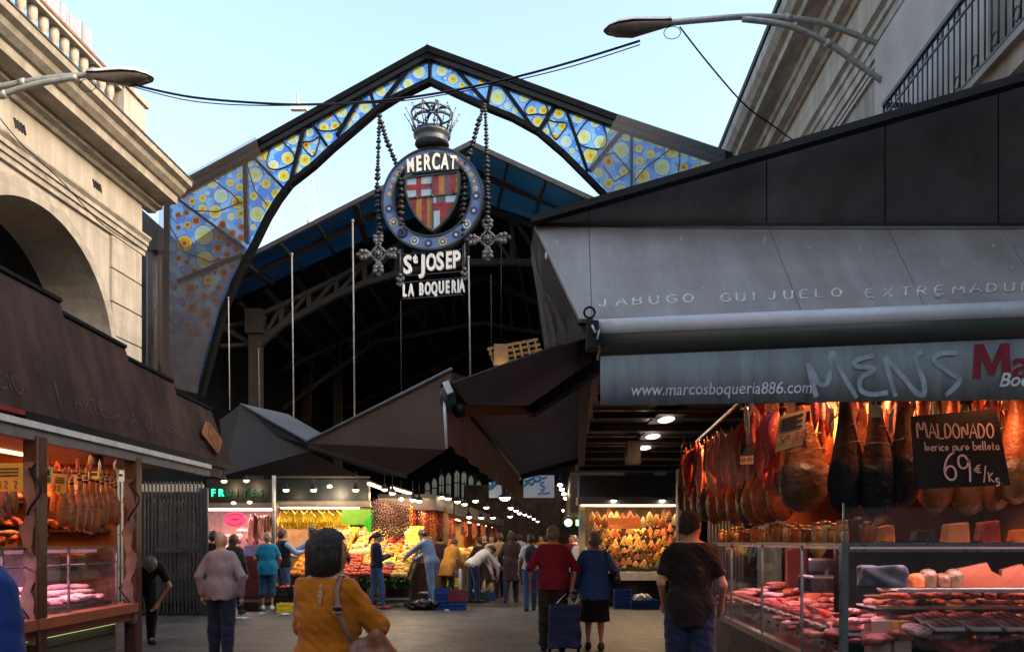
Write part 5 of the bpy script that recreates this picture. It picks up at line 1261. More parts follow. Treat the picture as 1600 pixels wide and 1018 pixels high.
mb = MB(); mb.prism([V((XL(4), 4, 2.56)), V((XL(6.7), 6.7, 2.56)), V((XL(6.7), 6.7, 2.60)), V((XL(4), 4, 2.60))], (-.12, 0, 0)); mb.build('red_strip', mat('strip_red', (.25, .02, .015), rough=.5), ls)
mb = MB(); mb.prism([V((XL(6.71), 6.71, 2.52)), V((XL(11.4), 11.4, 2.52)), V((XL(11.4), 11.4, 2.60)), V((XL(6.71), 6.71, 2.60))], (-.12, 0, 0)); mb.prism([V((XL(4) - .1, 4, 2.40)), V((XL(11.4) - .1, 11.4, 2.40)), V((XL(11.4) - .1, 11.4, 2.62)), V((XL(4) - .1, 4, 2.62))], (-.03, 0, 0)); mb.build('gap_board', BLACKM, ls)  # dark boards closing the gap between awning and gutter
# ceiling and back wall
STW = mat('stall_wall_warm', (.28, .12, .06), rough=.6, var=.35, scale=3); TILE = mat('stall_counter_dark', (.05, .03, .03), rough=.3)
mb = MB(); mb.box((-5.4, 7.0, 2.42), (2.5, 5.4, .05)); mb.build('ceiling', mat('ceiling_amber', (.35, .2, .09), rough=.5), ls)
mb = MB(); mb.box((-6.5, 7.0, 1.2), (.08, 5.4, 2.4)); mb.build('inner_wall', STW, ls)
mb = MB(); mb.box((-5.6, 9.9, 2.52), (2.6, 1.6, .10)); mb.build('soffit', mat('soffit_yellow', (.35, .22, .07), rough=.5), ls)
WOODP = mat('post_wood', (.075, .025, .014), rough=.45, var=.5, scale=3, stretch=(6, 6, .6), bump=.3); CARV = mat('carved_plaster', (.17, .11, .09), rough=.6, var=.35, scale=6)
for y, w_ in ((6.85, .15), (8.62, .14)):
    x = -4.10
    mb = MB(); mb.box((x, y, 1.2), (.13, w_, 2.4)); mb.build('post', WOODP, ls, bevel=.01)
    # carved wavy relief on the faces of the post
    mb = MB(); N = 34
    for s_ in (0,):
        rows = []
        for i in range(N + 1):
            z = .62 + 1.55 * i / N; wv = .028 * math.sin(i * .55) + .012 * math.sin(i * 1.7)
            hw = .048 + .014 * math.sin(i * .9 + 1)
            rows.append((z, wv, hw))
        for a, b in zip(rows[:-1], rows[1:]):
            mb.prism([V((x + a[1] * .8 - a[2], y - w_ / 2 - .001, a[0])), V((x + a[1] * .8 + a[2], y - w_ / 2 - .001, a[0])), V((x + b[1] * .8 + b[2], y - w_ / 2 - .001, b[0])), V((x + b[1] * .8 - b[2], y - w_ / 2 - .001, b[0]))], (0, -.018, 0))
    mb.build('carved_relief', CARV, ls)
    mb = MB(); mb.tube([(x - .05 + .07 * math.sin(i * .6), y - w_ / 2 - .025, .66 + .05 * i) for i in range(8)], .009, n=5); mb.tube([(x + .05 - .06 * math.cos(i * .7), y - w_ / 2 - .025, 1.72 + .05 * i) for i in range(9)], .010, n=5); mb.build('crack_line', BLACKM, ls)
mb = MB(); mb.tube([(-4.03, 6.76, 0), (-4.03, 6.76, 2.4)], .014, n=6); mb.build('corner_rod', WOODP, ls)
# counter: stone base, red ledge, glass case
def stonewall(name, c, sz, scale=5):
    if name in MC: return MC[name]
    m = mat(name, c, rough=.8, var=.35, scale=6, bump=.5, bscale=20); t = m.node_tree; L = t.links; p = t.nodes['Principled BSDF']
    br = t.nodes.new('ShaderNodeTexBrick'); br.inputs['Scale'].default_value = scale; br.inputs['Mortar Size'].default_value = .03; br.inputs['Brick Width'].default_value = .7; br.inputs['Row Height'].default_value = .25
    br.inputs['Color1'].default_value = (*[x * 1.3 for x in c], 1); br.inputs['Color2'].default_value = (*[x * .6 for x in c], 1); br.inputs['Mortar'].default_value = (*[x * .2 for x in c], 1)
    tc = t.nodes.new('ShaderNodeTexCoord'); mp = t.nodes.new('ShaderNodeMapping'); mp.inputs['Rotation'].default_value = (R(90), 0, R(90)) if sz else (R(90), 0, 0)
    L.new(tc.outputs['Object'], mp.inputs[0]); L.new(mp.outputs[0], br.inputs['Vector']); L.new(br.outputs[0], p.inputs['Base Color']); return m
mb = MB(); mb.prism([V((-4.16, 4.5, 0)), V((-4.16, 8.35, 0)), V((-4.16, 8.35, .66)), V((-4.16, 4.5, .66))], (-.8, 0, 0)); mb.build('stone_base', stonewall('stacked_slate', (.12, .11, .085), True, 4.5), ls)
RED = mat('ledge_orange_red', (.33, .085, .04), rough=.35, var=.15)
mb = MB(); mb.prism([V((-4.02, 4.5, .74)), V((-4.02, 8.58, .74)), V((-4.02, 8.58, .84)), V((-4.02, 4.5, .84))], (-.95, 0, 0)); mb.build('ledge', RED, ls, bevel=.008)
mb = MB(); mb.prism([V((-4.06, 4.5, .66)), V((-4.06, 8.56, .66)), V((-4.06, 8.56, .735)), V((-4.06, 4.5, .735))], (-.05, 0, 0)); mb.build('ledge_lower', mat('ledge_dark_red', (.22, .05, .03), rough=.4), ls)
mb = MB(); mb.box((-4.12, 6.4, .652), (.02, 3.7, .012)); mb.build('strip_light', glow('green_strip', (.55, .8, .30), .9), ls)
GL = glass('case_glass', (.94, .96, .98), .06)
mb = MB(); mb.box((-4.13, 6.45, 1.14), (.006, 3.75, .58)); mb.box((-4.45, 8.33, 1.14), (.62, .006, .58)); mb.box((-4.42, 6.45, 1.432), (.6, 3.75, .008)); mb.build('case_glass', GL, ls)
mb = MB()
for y in (5.2, 6.45, 7.42, 8.32): mb.box((-4.13, y, 1.14), (.018, .018, .6))
mb.box((-4.13, 6.45, 1.44), (.02, 3.76, .02)); mb.box((-4.13, 6.45, 1.28), (.012, 3.74, .012)); mb.build('case_frame', mat('case_steel', (.25, .22, .24), rough=.3, metal=.8), ls)
mb = MB(); mb.box((-4.72, 6.45, 1.15), (.03, 3.7, .6)); mb.box((-4.45, 6.45, .87), (.55, 3.7, .04)); mb.build('case_back', mat('case_inner', (.09, .07, .09), rough=.3), ls)
mb = MB(); mb.box((-4.30, 6.45, 1.405), (.05, 3.5, .03)); mb.build('case_lamp', glow('pink_tube', (1, .50, .72), .15), ls)
light('AREA', (-4.32, 6.45, 1.38), 30, (1, .50, .68), 3.2, ls, (0, 0, R(90)), .06)
# upper shelf of cured meat behind the case
mb = MB(); mb.box((-5.1, 6.7, 1.42), (.5, 3.8, .03)); mb.box((-5.9, 6.7, 1.9), (.4, 3.8, .03)); mb.build('shelf', TILE, ls)
rnd = random.Random(11)
PINKM = [hammat('meat_pale_pink', (.50, .14, .17), (.86, .66, .66), scale=26, stretch=(1, 3, 2), detail=9), hammat('meat_rose', (.38, .05, .07), (.75, .42, .42), scale=30, stretch=(3, 1, 1), detail=9), hammat('meat_deep_red', (.16, .012, .015), (.50, .14, .13), scale=26, stretch=(1, 3, 1), detail=9), hammat('meat_cream', (.55, .28, .24), (.80, .66, .58), scale=24, detail=9)]
def slabmesh(seed, sz):
    r = random.Random(seed)
    def f(P): return smin(ell(P, (0, 0, 0), (sz[0], sz[1], sz[2])), ell(P, (sz[0] * .35, sz[1] * .2, 0), (sz[0] * .7, sz[1] * .7, sz[2] * .9)), .03) + wob(P, 22, .005, seed)
    return nets(f, (-sz[0] * 1.3, -sz[1] * 1.3, -sz[2] * 1.4), (sz[0] * 1.4, sz[1] * 1.4, sz[2] * 1.4), .014)
SLB = [slabmesh(i, s) for i, s in enumerate(((.13, .07, .03), (.09, .08, .035), (.16, .05, .03)))]
SLM = {}
def slab(label, loc, k, m, rz=0, sc_=1.0, group='cuts of meat in the left case', tilt=0):
    key = (k, m.name)
    if key not in SLM:
        vs, fs = SLB[k]; mb = MB(); mb.add([tuple(v) for v in vs], fs.tolist(), 0, True); o = mb.build('meat_cut', m); SLM[key] = o.data
    else: o = bpy.data.objects.new('meat_cut', SLM[key]); COL.objects.link(o)
    o.location = loc; o.rotation_euler = (tilt, 0, rz); o.scale = (sc_,) * 3
    return prop(o, label, 'meat', group)
def slab2(*a, **k): o = slab(*a, **k); o.name = 'cured_piece'; o['category'] = 'cured meat'; return o
for i in range(54):
    y = 5.2 + (i % 18) * .175 + rnd.uniform(-.04, .04); x = -4.26 - (i // 18) * .16 + rnd.uniform(-.03, .03)
    slab('pale pink cut of meat lying in the left glass case', (x, y, .93 + .045 * (i // 18) + rnd.uniform(0, .03)), rnd.randrange(3), PINKM[rnd.choice((0, 0, 1, 3))], rnd.uniform(0, 3), rnd.uniform(.8, 1.15))
for i in range(48):
    slab2('dark red cured piece on the shelf above the left case', (-5.0 - rnd.uniform(-.12, .12), 5.1 + i * .07, 1.50 + rnd.uniform(0, .08)), rnd.randrange(3), rnd.choice((PINKM[2], M_RED, M_DARKH, M_ORANGE)), rnd.uniform(0, 3), rnd.uniform(.7, 1), 'cured pieces on the left stall shelf', rnd.uniform(-.6, .6))
ORC = mat('card_orange', (.75, .32, .03), rough=.6, var=.1); YEC = mat('card_yellow', (.8, .62, .15), rough=.6, var=.1); INKB = mat('ink_dark', (.03, .02, .02), rough=.6); INKR = mat('ink_red', (.35, .05, .03), rough=.6)
for i, y in enumerate((5.3, 6.0, 7.0, 7.35, 7.7, 8.0)):
    t, pt, r_, u_ = board('price_tag', 'small orange price tag clipped along the left stall shelf', (-4.84, y, 1.50), .13, .10, (.25, .97, 0), (0, 0, 1), ORC, group='orange tags on the left shelf')
    mb = MB(); mb.beam(pt(.2, .6), pt(.8, .6), .004, .01); mb.beam(pt(.2, .35), pt(.65, .35), .004, .01); mb.build('print', INKB, t)
# hanging hams, left stall, seen in a row
for i, (px, yt, yb_, d) in enumerate(((98, 742, 815, 7.3), (112, 745, 822, 7.45), (124, 738, 820, 7.6), (134, 742, 822, 7.75), (143, 738, 824, 7.9), (152, 742, 816, 8.0), (160, 745, 818, 8.1), (167, 742, 812, 8.2), (174, 748, 812, 8.3), (180, 752, 815, 8.4), (20, 735, 800, 6.6), (6, 735, 806, 6.5), (84, 745, 800, 7.9), (104, 748, 796, 8.3), (128, 750, 798, 8.5), (148, 750, 800, 8.6))):
    top = at(px, yt, d); L_ = (yb_ - yt) * d / F
    lb = ('amber ham, %s from the carved left post in the front row of the left stall' % ORD[i]) if i < 10 else ['amber ham hanging left of the carved post, the right one', 'amber ham hanging left of the carved post, the left one'][i - 10] if i < 12 else 'small amber ham in the rear row, %s from the carved left post' % ORD[i - 12]
    ham(lb, top, (M_ORANGE, M_ORANGE, M_RED)[i % 3], L_ * 1.12, rz=1.2 + .2 * (i % 4), var=i, group='hams hanging in the left stall', wd=.98)
mb = MB(); mb.tube([at(70, 736, 7.2), at(190, 742, 8.6)], .014, n=6); mb.tube([at(-40, 730, 6.3), at(34, 732, 6.8)], .014, n=6); mb.build('rail', BROWNM, ls)
rnd = random.Random(4)
for i in range(26):
    d = rnd.uniform(6.2, 6.8) if i < 12 else rnd.uniform(7.3, 8.5); px = rnd.uniform(-30, 32) if i < 12 else rnd.uniform(66, 186)
    sausage('string of small dark red sausages tied under the left stall ceiling', at(px, 712 + rnd.uniform(0, 15) if i > 11 else 750 + rnd.uniform(0, 30), d), i % 3, (1, 2, 1, 3)[i % 4], rnd.uniform(.12, .2), 1.3, (0, 0, i), 'sausages hanging in the left stall')
for i, (px, py, d, w_, h_, m, lb) in enumerate(((70, 742, 7.0, .13, .15, YEC, 'yellow price card hanging left of the amber hams'), (93, 755, 7.1, .11, .17, ORC, 'tilted orange price card hanging in front of the amber hams'), (14, 745, 6.2, .20, .22, ORC, 'large orange price card at the far left stall edge'), (146, 742, 7.8, .10, .07, YEC, 'small yellow price card tucked over the amber hams'))):
    t, pt, r_, u_ = board('price_card', lb, at(px, py, d), w_, h_, (1, .15, -.12 if i == 1 else .03), (.12 if i == 1 else 0, 0, 1), m)
    mb = MB(); strokes(mb, '32.2' if i == 2 else '29.0' if i == 0 else '22', pt(.12, .12, .006), r_, u_, h_ * .26, .004, .75); mb.build('writing', INKR, t)
    mb = MB(); [mb.beam(pt(.15, y, .005), pt(.85, y, .005), .004, .008) for y in (.8, .68, .56)]; mb.build('print', INKB, t)
mb = MB(); mb.lathe([(.07, 0), (.075, .02), (.06, .12)], at(150, 728, 8.0), n=12); mb.build('lamp_shade', BROWNM, ls)
light('AREA', (-5.0, 7.6, 2.36), 26, (1, .36, .08), 1.0, ls, (0, 0, R(90)), 1.6); light('AREA', (-5.0, 5.7, 2.36), 16, (1, .32, .09), .9, ls, (0, 0, R(90)), .9)
mb = MB(); mb.box((-5.0, 7.6, 2.385), (.10, 1.5, .02)); mb.box((-5.0, 5.7, 2.385), (.1, .9, .02)); mb.build('tube_lamp', glow('amber_tube', (1, .6, .25), 3), ls)
rnd = random.Random(52)
mb = MB(); mb.box((-5.6, 9.35, 1.2), (1.9, .06, 2.4)); mb.build('end_wall', STW, ls)
mb = MB(); [mb.box((-5.55, 9.2, z), (1.7, .25, .03)) for z in (1.25, 1.62, 1.95)]; mb.build('end_shelf', TILE, ls)
for i in range(45):
    k = i % 3; slab('dark red cured piece stacked on the end shelves of the left stall', (-6.25 + (i // 3) * .10, 9.15 + rnd.uniform(-.05, .05), (1.30, 1.67, 2.0)[k] + rnd.uniform(0, .05)), i % 3, rnd.choice((PINKM[2], M_RED, M_DARKH, M_ORANGE)), rnd.uniform(0, 3), 1.0, 'cured pieces on the end shelves of the left stall', rnd.uniform(-.8, .8)).name = 'cured_piece'
light('AREA', (-5.4, 8.9, 2.36), 14, (1, .45, .16), .8, ls, (0, 0, 0), .3)
for i in range(60):
    y = rnd.uniform(5.0, 8.9); sausage('cured sausage in the crowded rear rows of the left stall', (-5.9 + rnd.uniform(-.3, .3), y, 2.3 - rnd.uniform(0, .25)), i % 3, rnd.choice((1, 2, 2, 3)), rnd.uniform(.25, .5), 1.5, (0, 0, i), 'sausages at the rear of the left stall')
for i in range(40):
    y = 5.0 + i * .1; slab2('dark cured piece on the rear shelf of the left stall', (-5.85 + rnd.uniform(-.1, .1), y, 1.97 + rnd.uniform(0, .06)), i % 3, rnd.choice((PINKM[2], M_RED, M_DARKH, M_ORANGE)), rnd.uniform(0, 3), 1.1, 'cured pieces on the rear shelf of the left stall', rnd.uniform(-.8, .8))
# engraved names on the awning sheet and the orange tile
ENG = mat('engraved_light', (.10, .07, .055), rough=.6)
nx = V((XL(9) - .02 - (XL(9) - .32), 0, -1.05)).normalized()    # down the slope
upv = V((-.30, 0, .95)).normalized()
mb = MB()
def slope_pt(y, z, off=.012): return V((XL(y) - .02 - .30 * (z - 2.6) / 1.15 + off, y, z))
for s, y0, h_, z in (('COLLECCIO', 5.45, .17, 2.74), ('ARTESANIA', 7.55, .15, 2.76), ('DEL', 9.02, .12, 2.76), ('PERNIL', 9.52, .12, 2.76), ('889', 10.55, .09, 2.76)):
    strokes(mb, s, slope_pt(y0, z), (0.012, 1, 0), upv, h_, .0045, wd=.95, gap=.28, seed=int(y0 * 10))
mb.tube([slope_pt(7.28, 2.62), slope_pt(7.28, 2.95)], .004, n=5); mb.build('engraved_lettering', ENG, ls)
c = slope_pt(10.95, 2.93, .02); rr = V((0, 1, 0)); mb = MB()
pts = []
for k in range(4):
    a = math.pi / 2 * k
    for da in (-.14, .14): pts.append(c + rr * .34 * math.cos(a + da) + upv * .22 * math.sin(a + da))
mb.prism(pts, V((.015, 0, 0))); mb.build('diamond_tile', mat('tile_orange', (.34, .13, .05), rough=.35, var=.3, scale=8), ls)
mb = MB()
for i in range(4): mb.tube([c + V((.02, 0, 0)) + rr * .17 * math.cos(a) + upv * .19 * math.sin(a) for a in (math.pi / 2 * i, math.pi / 2 * (i + 1))], .004, n=4)
strokes(mb, 'G6', c + V((.022, 0, 0)) - rr * .055 - upv * .03, rr, upv, .06, .004); mb.build('tile_mark', ENG, ls)

# ================================================================== RIGHT HAM STALL
rs = thing('ham_stall', 'right ham stall under an angular grey sheet canopy with a grey lettered valance', 'market stall', (3, 6, 0))
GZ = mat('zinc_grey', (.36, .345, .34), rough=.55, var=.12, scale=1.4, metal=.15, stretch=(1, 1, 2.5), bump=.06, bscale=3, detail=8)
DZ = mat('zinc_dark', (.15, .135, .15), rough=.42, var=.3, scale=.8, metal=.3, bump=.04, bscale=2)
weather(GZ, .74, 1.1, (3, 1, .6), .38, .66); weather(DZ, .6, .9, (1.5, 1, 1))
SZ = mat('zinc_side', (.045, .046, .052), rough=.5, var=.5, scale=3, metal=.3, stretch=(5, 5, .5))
# dark upper facets: seams at 920, 1198, 1383, ...
topy = lambda x: 345 - (x - 835) * (220 / 765.0)
dpt = lambda x, a, b: a + (b - a) * (x - 835) / 765.0
U = lambda x: at(x, topy(x), dpt(x, 5.9, 4.9)); Mx = lambda x: at(x, 352.5, dpt(x, 5.95, 5.35)); Bt = lambda x: at(x, 498 - (x - 905) * (24 / 695.0), dpt(x, 5.15, 4.85))
seams = [835, 920, 1198, 1383, 1560, 1740, 1900]
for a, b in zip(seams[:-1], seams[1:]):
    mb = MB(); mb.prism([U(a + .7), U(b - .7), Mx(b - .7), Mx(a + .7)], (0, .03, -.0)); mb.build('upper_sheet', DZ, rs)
    # a few millimetres of lap at each seam
    mb = MB(); mb.prism([U(b - 1.2) + V((0, -.004, 0)), U(b + .4) + V((0, -.004, 0)), Mx(b + .4) + V((0, -.004, 0)), Mx(b - 1.2) + V((0, -.004, 0))], (0, .003, 0)); mb.build('seam_lap', BLACKM, rs)
low_s = [(835, 905), (920, 925), (1200, 1252), (1385, 1445), (1560, 1640), (1740, 1810), (1900, 1960)]
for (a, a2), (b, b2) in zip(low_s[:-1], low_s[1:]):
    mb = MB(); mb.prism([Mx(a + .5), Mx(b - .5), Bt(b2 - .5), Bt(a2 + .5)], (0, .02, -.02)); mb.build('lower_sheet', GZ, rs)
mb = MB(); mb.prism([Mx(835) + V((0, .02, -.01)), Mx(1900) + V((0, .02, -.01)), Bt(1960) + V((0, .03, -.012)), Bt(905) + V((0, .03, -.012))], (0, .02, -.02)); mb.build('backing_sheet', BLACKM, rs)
mb = MB(); mb.beam(U(832) + V((0, -.01, 0)), U(1900) + V((0, -.01, 0)), .08, .05); mb.build('ridge_trim', BLACKM, rs)
mb = MB(); mb.beam(Mx(836) + V((0, -.02, 0)), Mx(1900) + V((0, -.02, 0)), .012, .018); mb.build('fold_trim', BLACKM, rs)
# side return of the canopy, receding up the street
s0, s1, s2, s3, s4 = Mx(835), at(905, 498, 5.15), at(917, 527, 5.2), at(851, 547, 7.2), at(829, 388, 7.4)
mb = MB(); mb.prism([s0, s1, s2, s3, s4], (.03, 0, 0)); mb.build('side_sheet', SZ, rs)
mb = MB()
for i, (x0, x1) in enumerate(((838, 862), (846, 875), (856, 893))):
    mb.prism([at(x0 - 6, 400 + i * 30, 7.0 - i * .5), at(x0, 398 + i * 30, 6.95 - i * .5), at(x1 - 2, 540 - i * 6, 6.9 - i * .5), at(x1 - 7, 543 - i * 6, 7.0 - i * .5)], (-.015, 0, 0))
mb.build('side_rib', mat('zinc_rib', (.10, .10, .115), rough=.45, metal=.3), rs)
# bird droppings and scuffs on the grey sheet: real spots with their own shape
DR = mat('droppings', (.36, .37, .38), rough=.8, var=.3, scale=30); rnd = random.Random(21); mb = MB()
def onlow(x, y, o=.007):
    f = (y - 352.5) / (498 - (x - 905) * (24 / 695.0) - 352.5); a = Mx(x - 0).lerp(Bt(x), f); a = at(x, y, Mx(x).y + (Bt(x).y - Mx(x).y) * f); return a + V((0, -o, o))
def splat(x, y, r, el=1.0, an=0):
    n = 11; mb.add([onlow(x + (r * rnd.uniform(.6, 1.1)) * math.cos(2 * math.pi * k / n) * 1 + 0, y + r * el * rnd.uniform(.6, 1.1) * math.sin(2 * math.pi * k / n)) for k in range(n)], [tuple(range(n))], 0)
for x, y, r, e in ((870, 380, 3, 1.6), (853, 400, 2.5, 3), (912, 401, 4, .5), (1063, 375, 3, 1.2), (1022, 414, 1.8, 1), (1040, 446, 5, .6), (1103, 403, 2, 1.5), (1194, 378, 2.5, 3), (1263, 389, 2.5, .8), (1298, 395, 1.6, 1), (1390, 396, 4, 1), (1474, 407, 5, 1.1), (1483, 414, 2, 3), (1495, 392, 4.5, .8), (1551, 386, 4, .8), (1512, 404, 2, 1), (1344, 391, 2, 3), (1099, 452, 1.6, 2), (1066, 373, 1.5, 1), (1465, 464, 5, .5), (1580, 420, 3, 1)): splat(x, y, r, e)
for _ in range(40): splat(rnd.uniform(850, 1590), rnd.uniform(365, 465), rnd.uniform(.4, .9))
mb.build('droppings', DR, rs)
# scratched names
SCR = mat('scratched_metal', (.60, .60, .59), rough=.45, var=.35, scale=30); mb = MB()
def sheetrow(s, x0, y0, x1, h_, jit=.02, r=.0062):
    "place letters one by one on the sloping sheet"
    n = len(s); stepx = (x1 - x0) / n
    for i, ch in enumerate(s):
        x = x0 + stepx * i; y = y0 - (x - 935) * .046
        p, q = onlow(x, y, .005), onlow(x + 20, y - .9, .005); u = onlow(x, y - 20, .005)
        strokes(mb, ch, p, q - p, u - p, h_ * p.y / F, r, wd=stepx * .72 / h_, jit=jit, seed=int(x))
sheetrow('JABUGO', 936, 480, 1094, 24); sheetrow('GUIJUELO', 1126, 482, 1324, 24); sheetrow('EXTREMADURA', 1352, 486, 1650, 25, r=.0055)
mb.build('scratched_lettering', SCR, rs)
# roller cassette and valance
c0, c1 = at(927, 514, 5.02), at(1950, 472, 4.62)
mb = MB(); mb.prism([at(918, 500, 5.05), at(1950, 461, 4.65), at(1950, 477, 4.68), at(918, 514, 5.08)], (0, .05, 0)); mb.build('gap_strip', mat('strip_dark_red', (.035, .010, .008), rough=.6, var=.5, scale=3), rs)  # dark red strip between the lower sheet and the roller
mb = MB(); mb.tube([c0, c1], .062, n=14); mb.build('roller_cover', mat('cassette_white', (.55, .58, .62), rough=.3, var=.08, spec=.5), rs)
mb = MB(); mb.tube([at(938, 534, 5.06), at(1950, 498, 4.66)], .095, n=16); mb.build('roller_body', mat('cassette_green_black', (.045, .055, .050), rough=.35, var=.2), rs)
mb = MB(); mb.box(at(925, 525, 5.0), (.07, .12, .17)); mb.tube([at(921, 488, 4.98) + V((.035 * math.cos(a), 0, .035 * math.sin(a))) for a in np.linspace(0, 6.28, 9)], .008, n=5); mb.tube([at(925, 508, 4.93), at(930, 520, 4.92), at(936, 515, 4.92), at(933, 530, 4.92)], .008, n=5, mi=1); mb.build('roller_bracket', [BLACKM, WH], rs)
vt = lambda x: at(x, 557 - (x - 938) * (28 / 662.0), 5.0 - (x - 938) * .25 / 662); vb = lambda x: at(x, 633 - (x - 938) * (9 / 662.0), 5.0 - (x - 938) * .25 / 662)
VAL = mat('valance_grey', (.215, .255, .27), rough=.75, var=.12, scale=2.2, bump=.4, bscale=6, stretch=(6, 1, .4))
weather(VAL, .78, 1.5, (2.5, 1, .5), .35, .6); mb = MB(); xs = list(np.linspace(938, 1950, 520)); rip = lambda x: .010 * math.sin(x * .085) + .005 * math.sin(x * .23)
vs = []
for x in xs:
    vs += [vt(x), vt(x).lerp(vb(x), .5) + V((0, rip(x) * .5, 0)), vb(x) + V((0, rip(x), 0))]
fs = [(3 * i + j, 3 * i + 3 + j, 3 * i + 4 + j, 3 * i + 1 + j) for i in range(len(xs) - 1) for j in (0, 1)]
mb.add(vs, fs, 0, True); v_ = mb.build('valance', VAL, rs); md = v_.modifiers.new('s', 'SOLIDIFY'); md.thickness = .006; md.offset = 1
vdir = (vt(1600) - vt(938)).normalized(); off = V((0, -.022, 0))
vbd = (vb(1600) - vb(938)).normalized()
VW = mat('valance_print_white', (.62, .64, .66), rough=.7)
text('web_address', 'www.marcosboqueria886.com', at(985, 618, 4.98) + off, vbd, (0, 0, 1), .105, VW, rs, ext=0, off=.0005, sx=.845, align='LEFT', shear=.15)
VR = mat('valance_print_red', (.22, .015, .03), rough=.7)
mp_ = [(0, 0), (.06, 1), (.30, 1), (.50, .45), (.72, 1), (.95, 1), (1, 0), (.78, 0), (.76, .62), (.56, .10), (.42, .10), (.24, .62), (.21, 0)]
mb = MB(); mb.add([at(1517 + x * 58, 592 - y * 54, 4.78) + off for x, y in mp_], tess(mp_)); mb.build('brand_lettering', VR, rs)
text('brand_lettering', 'arcos', at(1577, 591, 4.77) + off, vbd, (0, 0, 1), .25, VR, rs, ext=0, off=.003, sx=1.0, align='LEFT')
text('brand_lettering', 'Boqueria', at(1558, 604, 4.77) + off * 1.4, vbd, (0, 0, 1), .115, VW, rs, ext=0, off=.002, sx=.9, align='LEFT', shear=.3)
def vsnap(o, lift=.010):
    bs = BASE[rs.name]; bm = bmesh.new(); bm.from_mesh(o.data); bm.normal_update()
    bmesh.ops.triangulate(bm, faces=bm.faces)
    for _ in range(3):
        lg = [ed for ed in bm.edges if ed.calc_length() > .028]
        if lg: bmesh.ops.subdivide_edges(bm, edges=lg, cuts=2); bmesh.ops.triangulate(bm, faces=bm.faces)
    bm.normal_update()
    bmesh.ops.delete(bm, geom=[f for f in bm.faces if (abs(f.normal.y) < .3 if 'graffiti' not in o.name else f.normal.y > -.5)], context='FACES'); bm.to_mesh(o.data); bm.free()
    for v in o.data.vertices:
        X, z_ = v.co.x + bs.x, v.co.z + bs.z; px = 1200.0
        for _ in range(6): px = 800 + X * F / (5.0 - (px - 938) * .25 / 662)
        t_, b_ = vt(px), vb(px); tv = (t_.z - z_) / (t_.z - b_.z); rank = v.co.y - snap0
        v.co.y = t_.y + rip(px) * tv - lift - bs.y
for _o in [c for c in rs.children if c.name.split('.')[0] in ('web_address', 'brand_lettering')]:
    ys_ = [v.co.y for v in _o.data.vertices]; snap0 = sum(ys_) / len(ys_); lf = .016 if 'Boqueria' in str(_o.get('txt', '')) else .010
    n_ = len(_o.data.vertices); snap0 = 0
    vsnap(_o, .016 if len(set(m.name for m in _o.data.materials) & {'valance_print_white'}) and _o.name != 'web_address' else .0125)
GRF = mat('graffiti_chalk', (.32, .39, .43), rough=.9, var=.3, scale=12); mb = MB()
def gstroke(pts, r=.0145):
    q = [at(x, y, 5.0 - (x - 938) * .25 / 662) + V((0, -.022, 0)) for x, y in pts]
    s = []
    for i in range(len(q) - 1):
        p0, p1, p2, p3 = q[max(i - 1, 0)], q[i], q[i + 1], q[min(i + 2, len(q) - 1)]
        for u in (0, .2, .4, .6, .8): s.append(.5 * ((2 * p1) + (p2 - p0) * u + (2 * p0 - 5 * p1 + 4 * p2 - p3) * u * u + (3 * p1 - p0 - 3 * p2 + p3) * u ** 3))
    s.append(q[-1]); ribbon(mb, s, r, (0, -1, 0), .002)
gstroke([(1275, 620), (1262, 572), (1268, 580), (1280, 600), (1293, 596), (1297, 560), (1300, 552), (1312, 580), (1338, 622)])
gstroke([(1364, 556), (1340, 562), (1334, 572), (1366, 576), (1345, 590), (1344, 608), (1360, 616), (1384, 614)])
gstroke([(1398, 620), (1388, 590), (1382, 562), (1384, 562), (1410, 590), (1438, 618), (1442, 600), (1432, 570), (1430, 556), (1440, 550)])
gstroke([(1494, 552), (1470, 553), (1458, 564), (1478, 580), (1498, 592), (1490, 606), (1475, 618)])
gf = mb.build('graffiti', GRF, rs); snap0 = 0
vsnap(gf, .0115)
# interior
mb = MB(); mb.prism([V((2.55, 5.2, 3.02)), V((2.95, 10.2, 3.02)), V((7.5, 10.2, 3.02)), V((7.5, 5.2, 3.02))], (0, 0, .06)); mb.build('ceiling', mat('stall_ceiling_tan', (.34, .24, .14), rough=.6), rs)
mb = MB(); mb.box((5.3, 9.0, 1.5), (4.4, .08, 3.0)); mb.build('inner_wall', mat('stall_inner_brown', (.16, .055, .035), rough=.5, var=.4, scale=2), rs)
mb = MB(); mb.prism([V((2.62, 6.7, 2.55)), V((2.85, 9.4, 2.45)), V((2.85, 9.4, 3.0)), V((2.62, 6.7, 3.0))], (.03, 0, 0)); mb.prism([V((2.65, 7.0, 2.35)), V((5.0, 7.2, 2.35)), V((5.0, 7.2, 3.0)), V((2.65, 7.0, 3.0))], (0, .04, 0)); mb.build('beige_panel', mat('panel_cream', (.55, .42, .22), rough=.6), rs)  # plain cream panels along the rail and across the rear
SHUT = mat('shutter_blue_grey', (.09, .14, .20), rough=.35, metal=.3, var=.2)
mb = MB()
for i in range(11):
    x = gx(1108 + i * 5.2, 10.4); mb.tube([(x, 10.4, 0), (x, 10.4, 2.6)], .022, n=6)
mb.box((gx(1066, 10.5), 10.5, 1.2), (.14, .14, 2.5)); mb.build('shutter', SHUT, rs)
mb = MB(); mb.tube([(2.20, 9.45, 2.69), (2.02, 6.9, 2.75), (1.98, 5.4, 2.78)], .018, n=8); mb.tube([(1.98, 5.45, 2.72), (5.6, 5.35, 2.72)], .018, n=8); mb.build('hanging_rail', mat('rail_steel', (.35, .28, .2), rough=.3, metal=.8), rs)
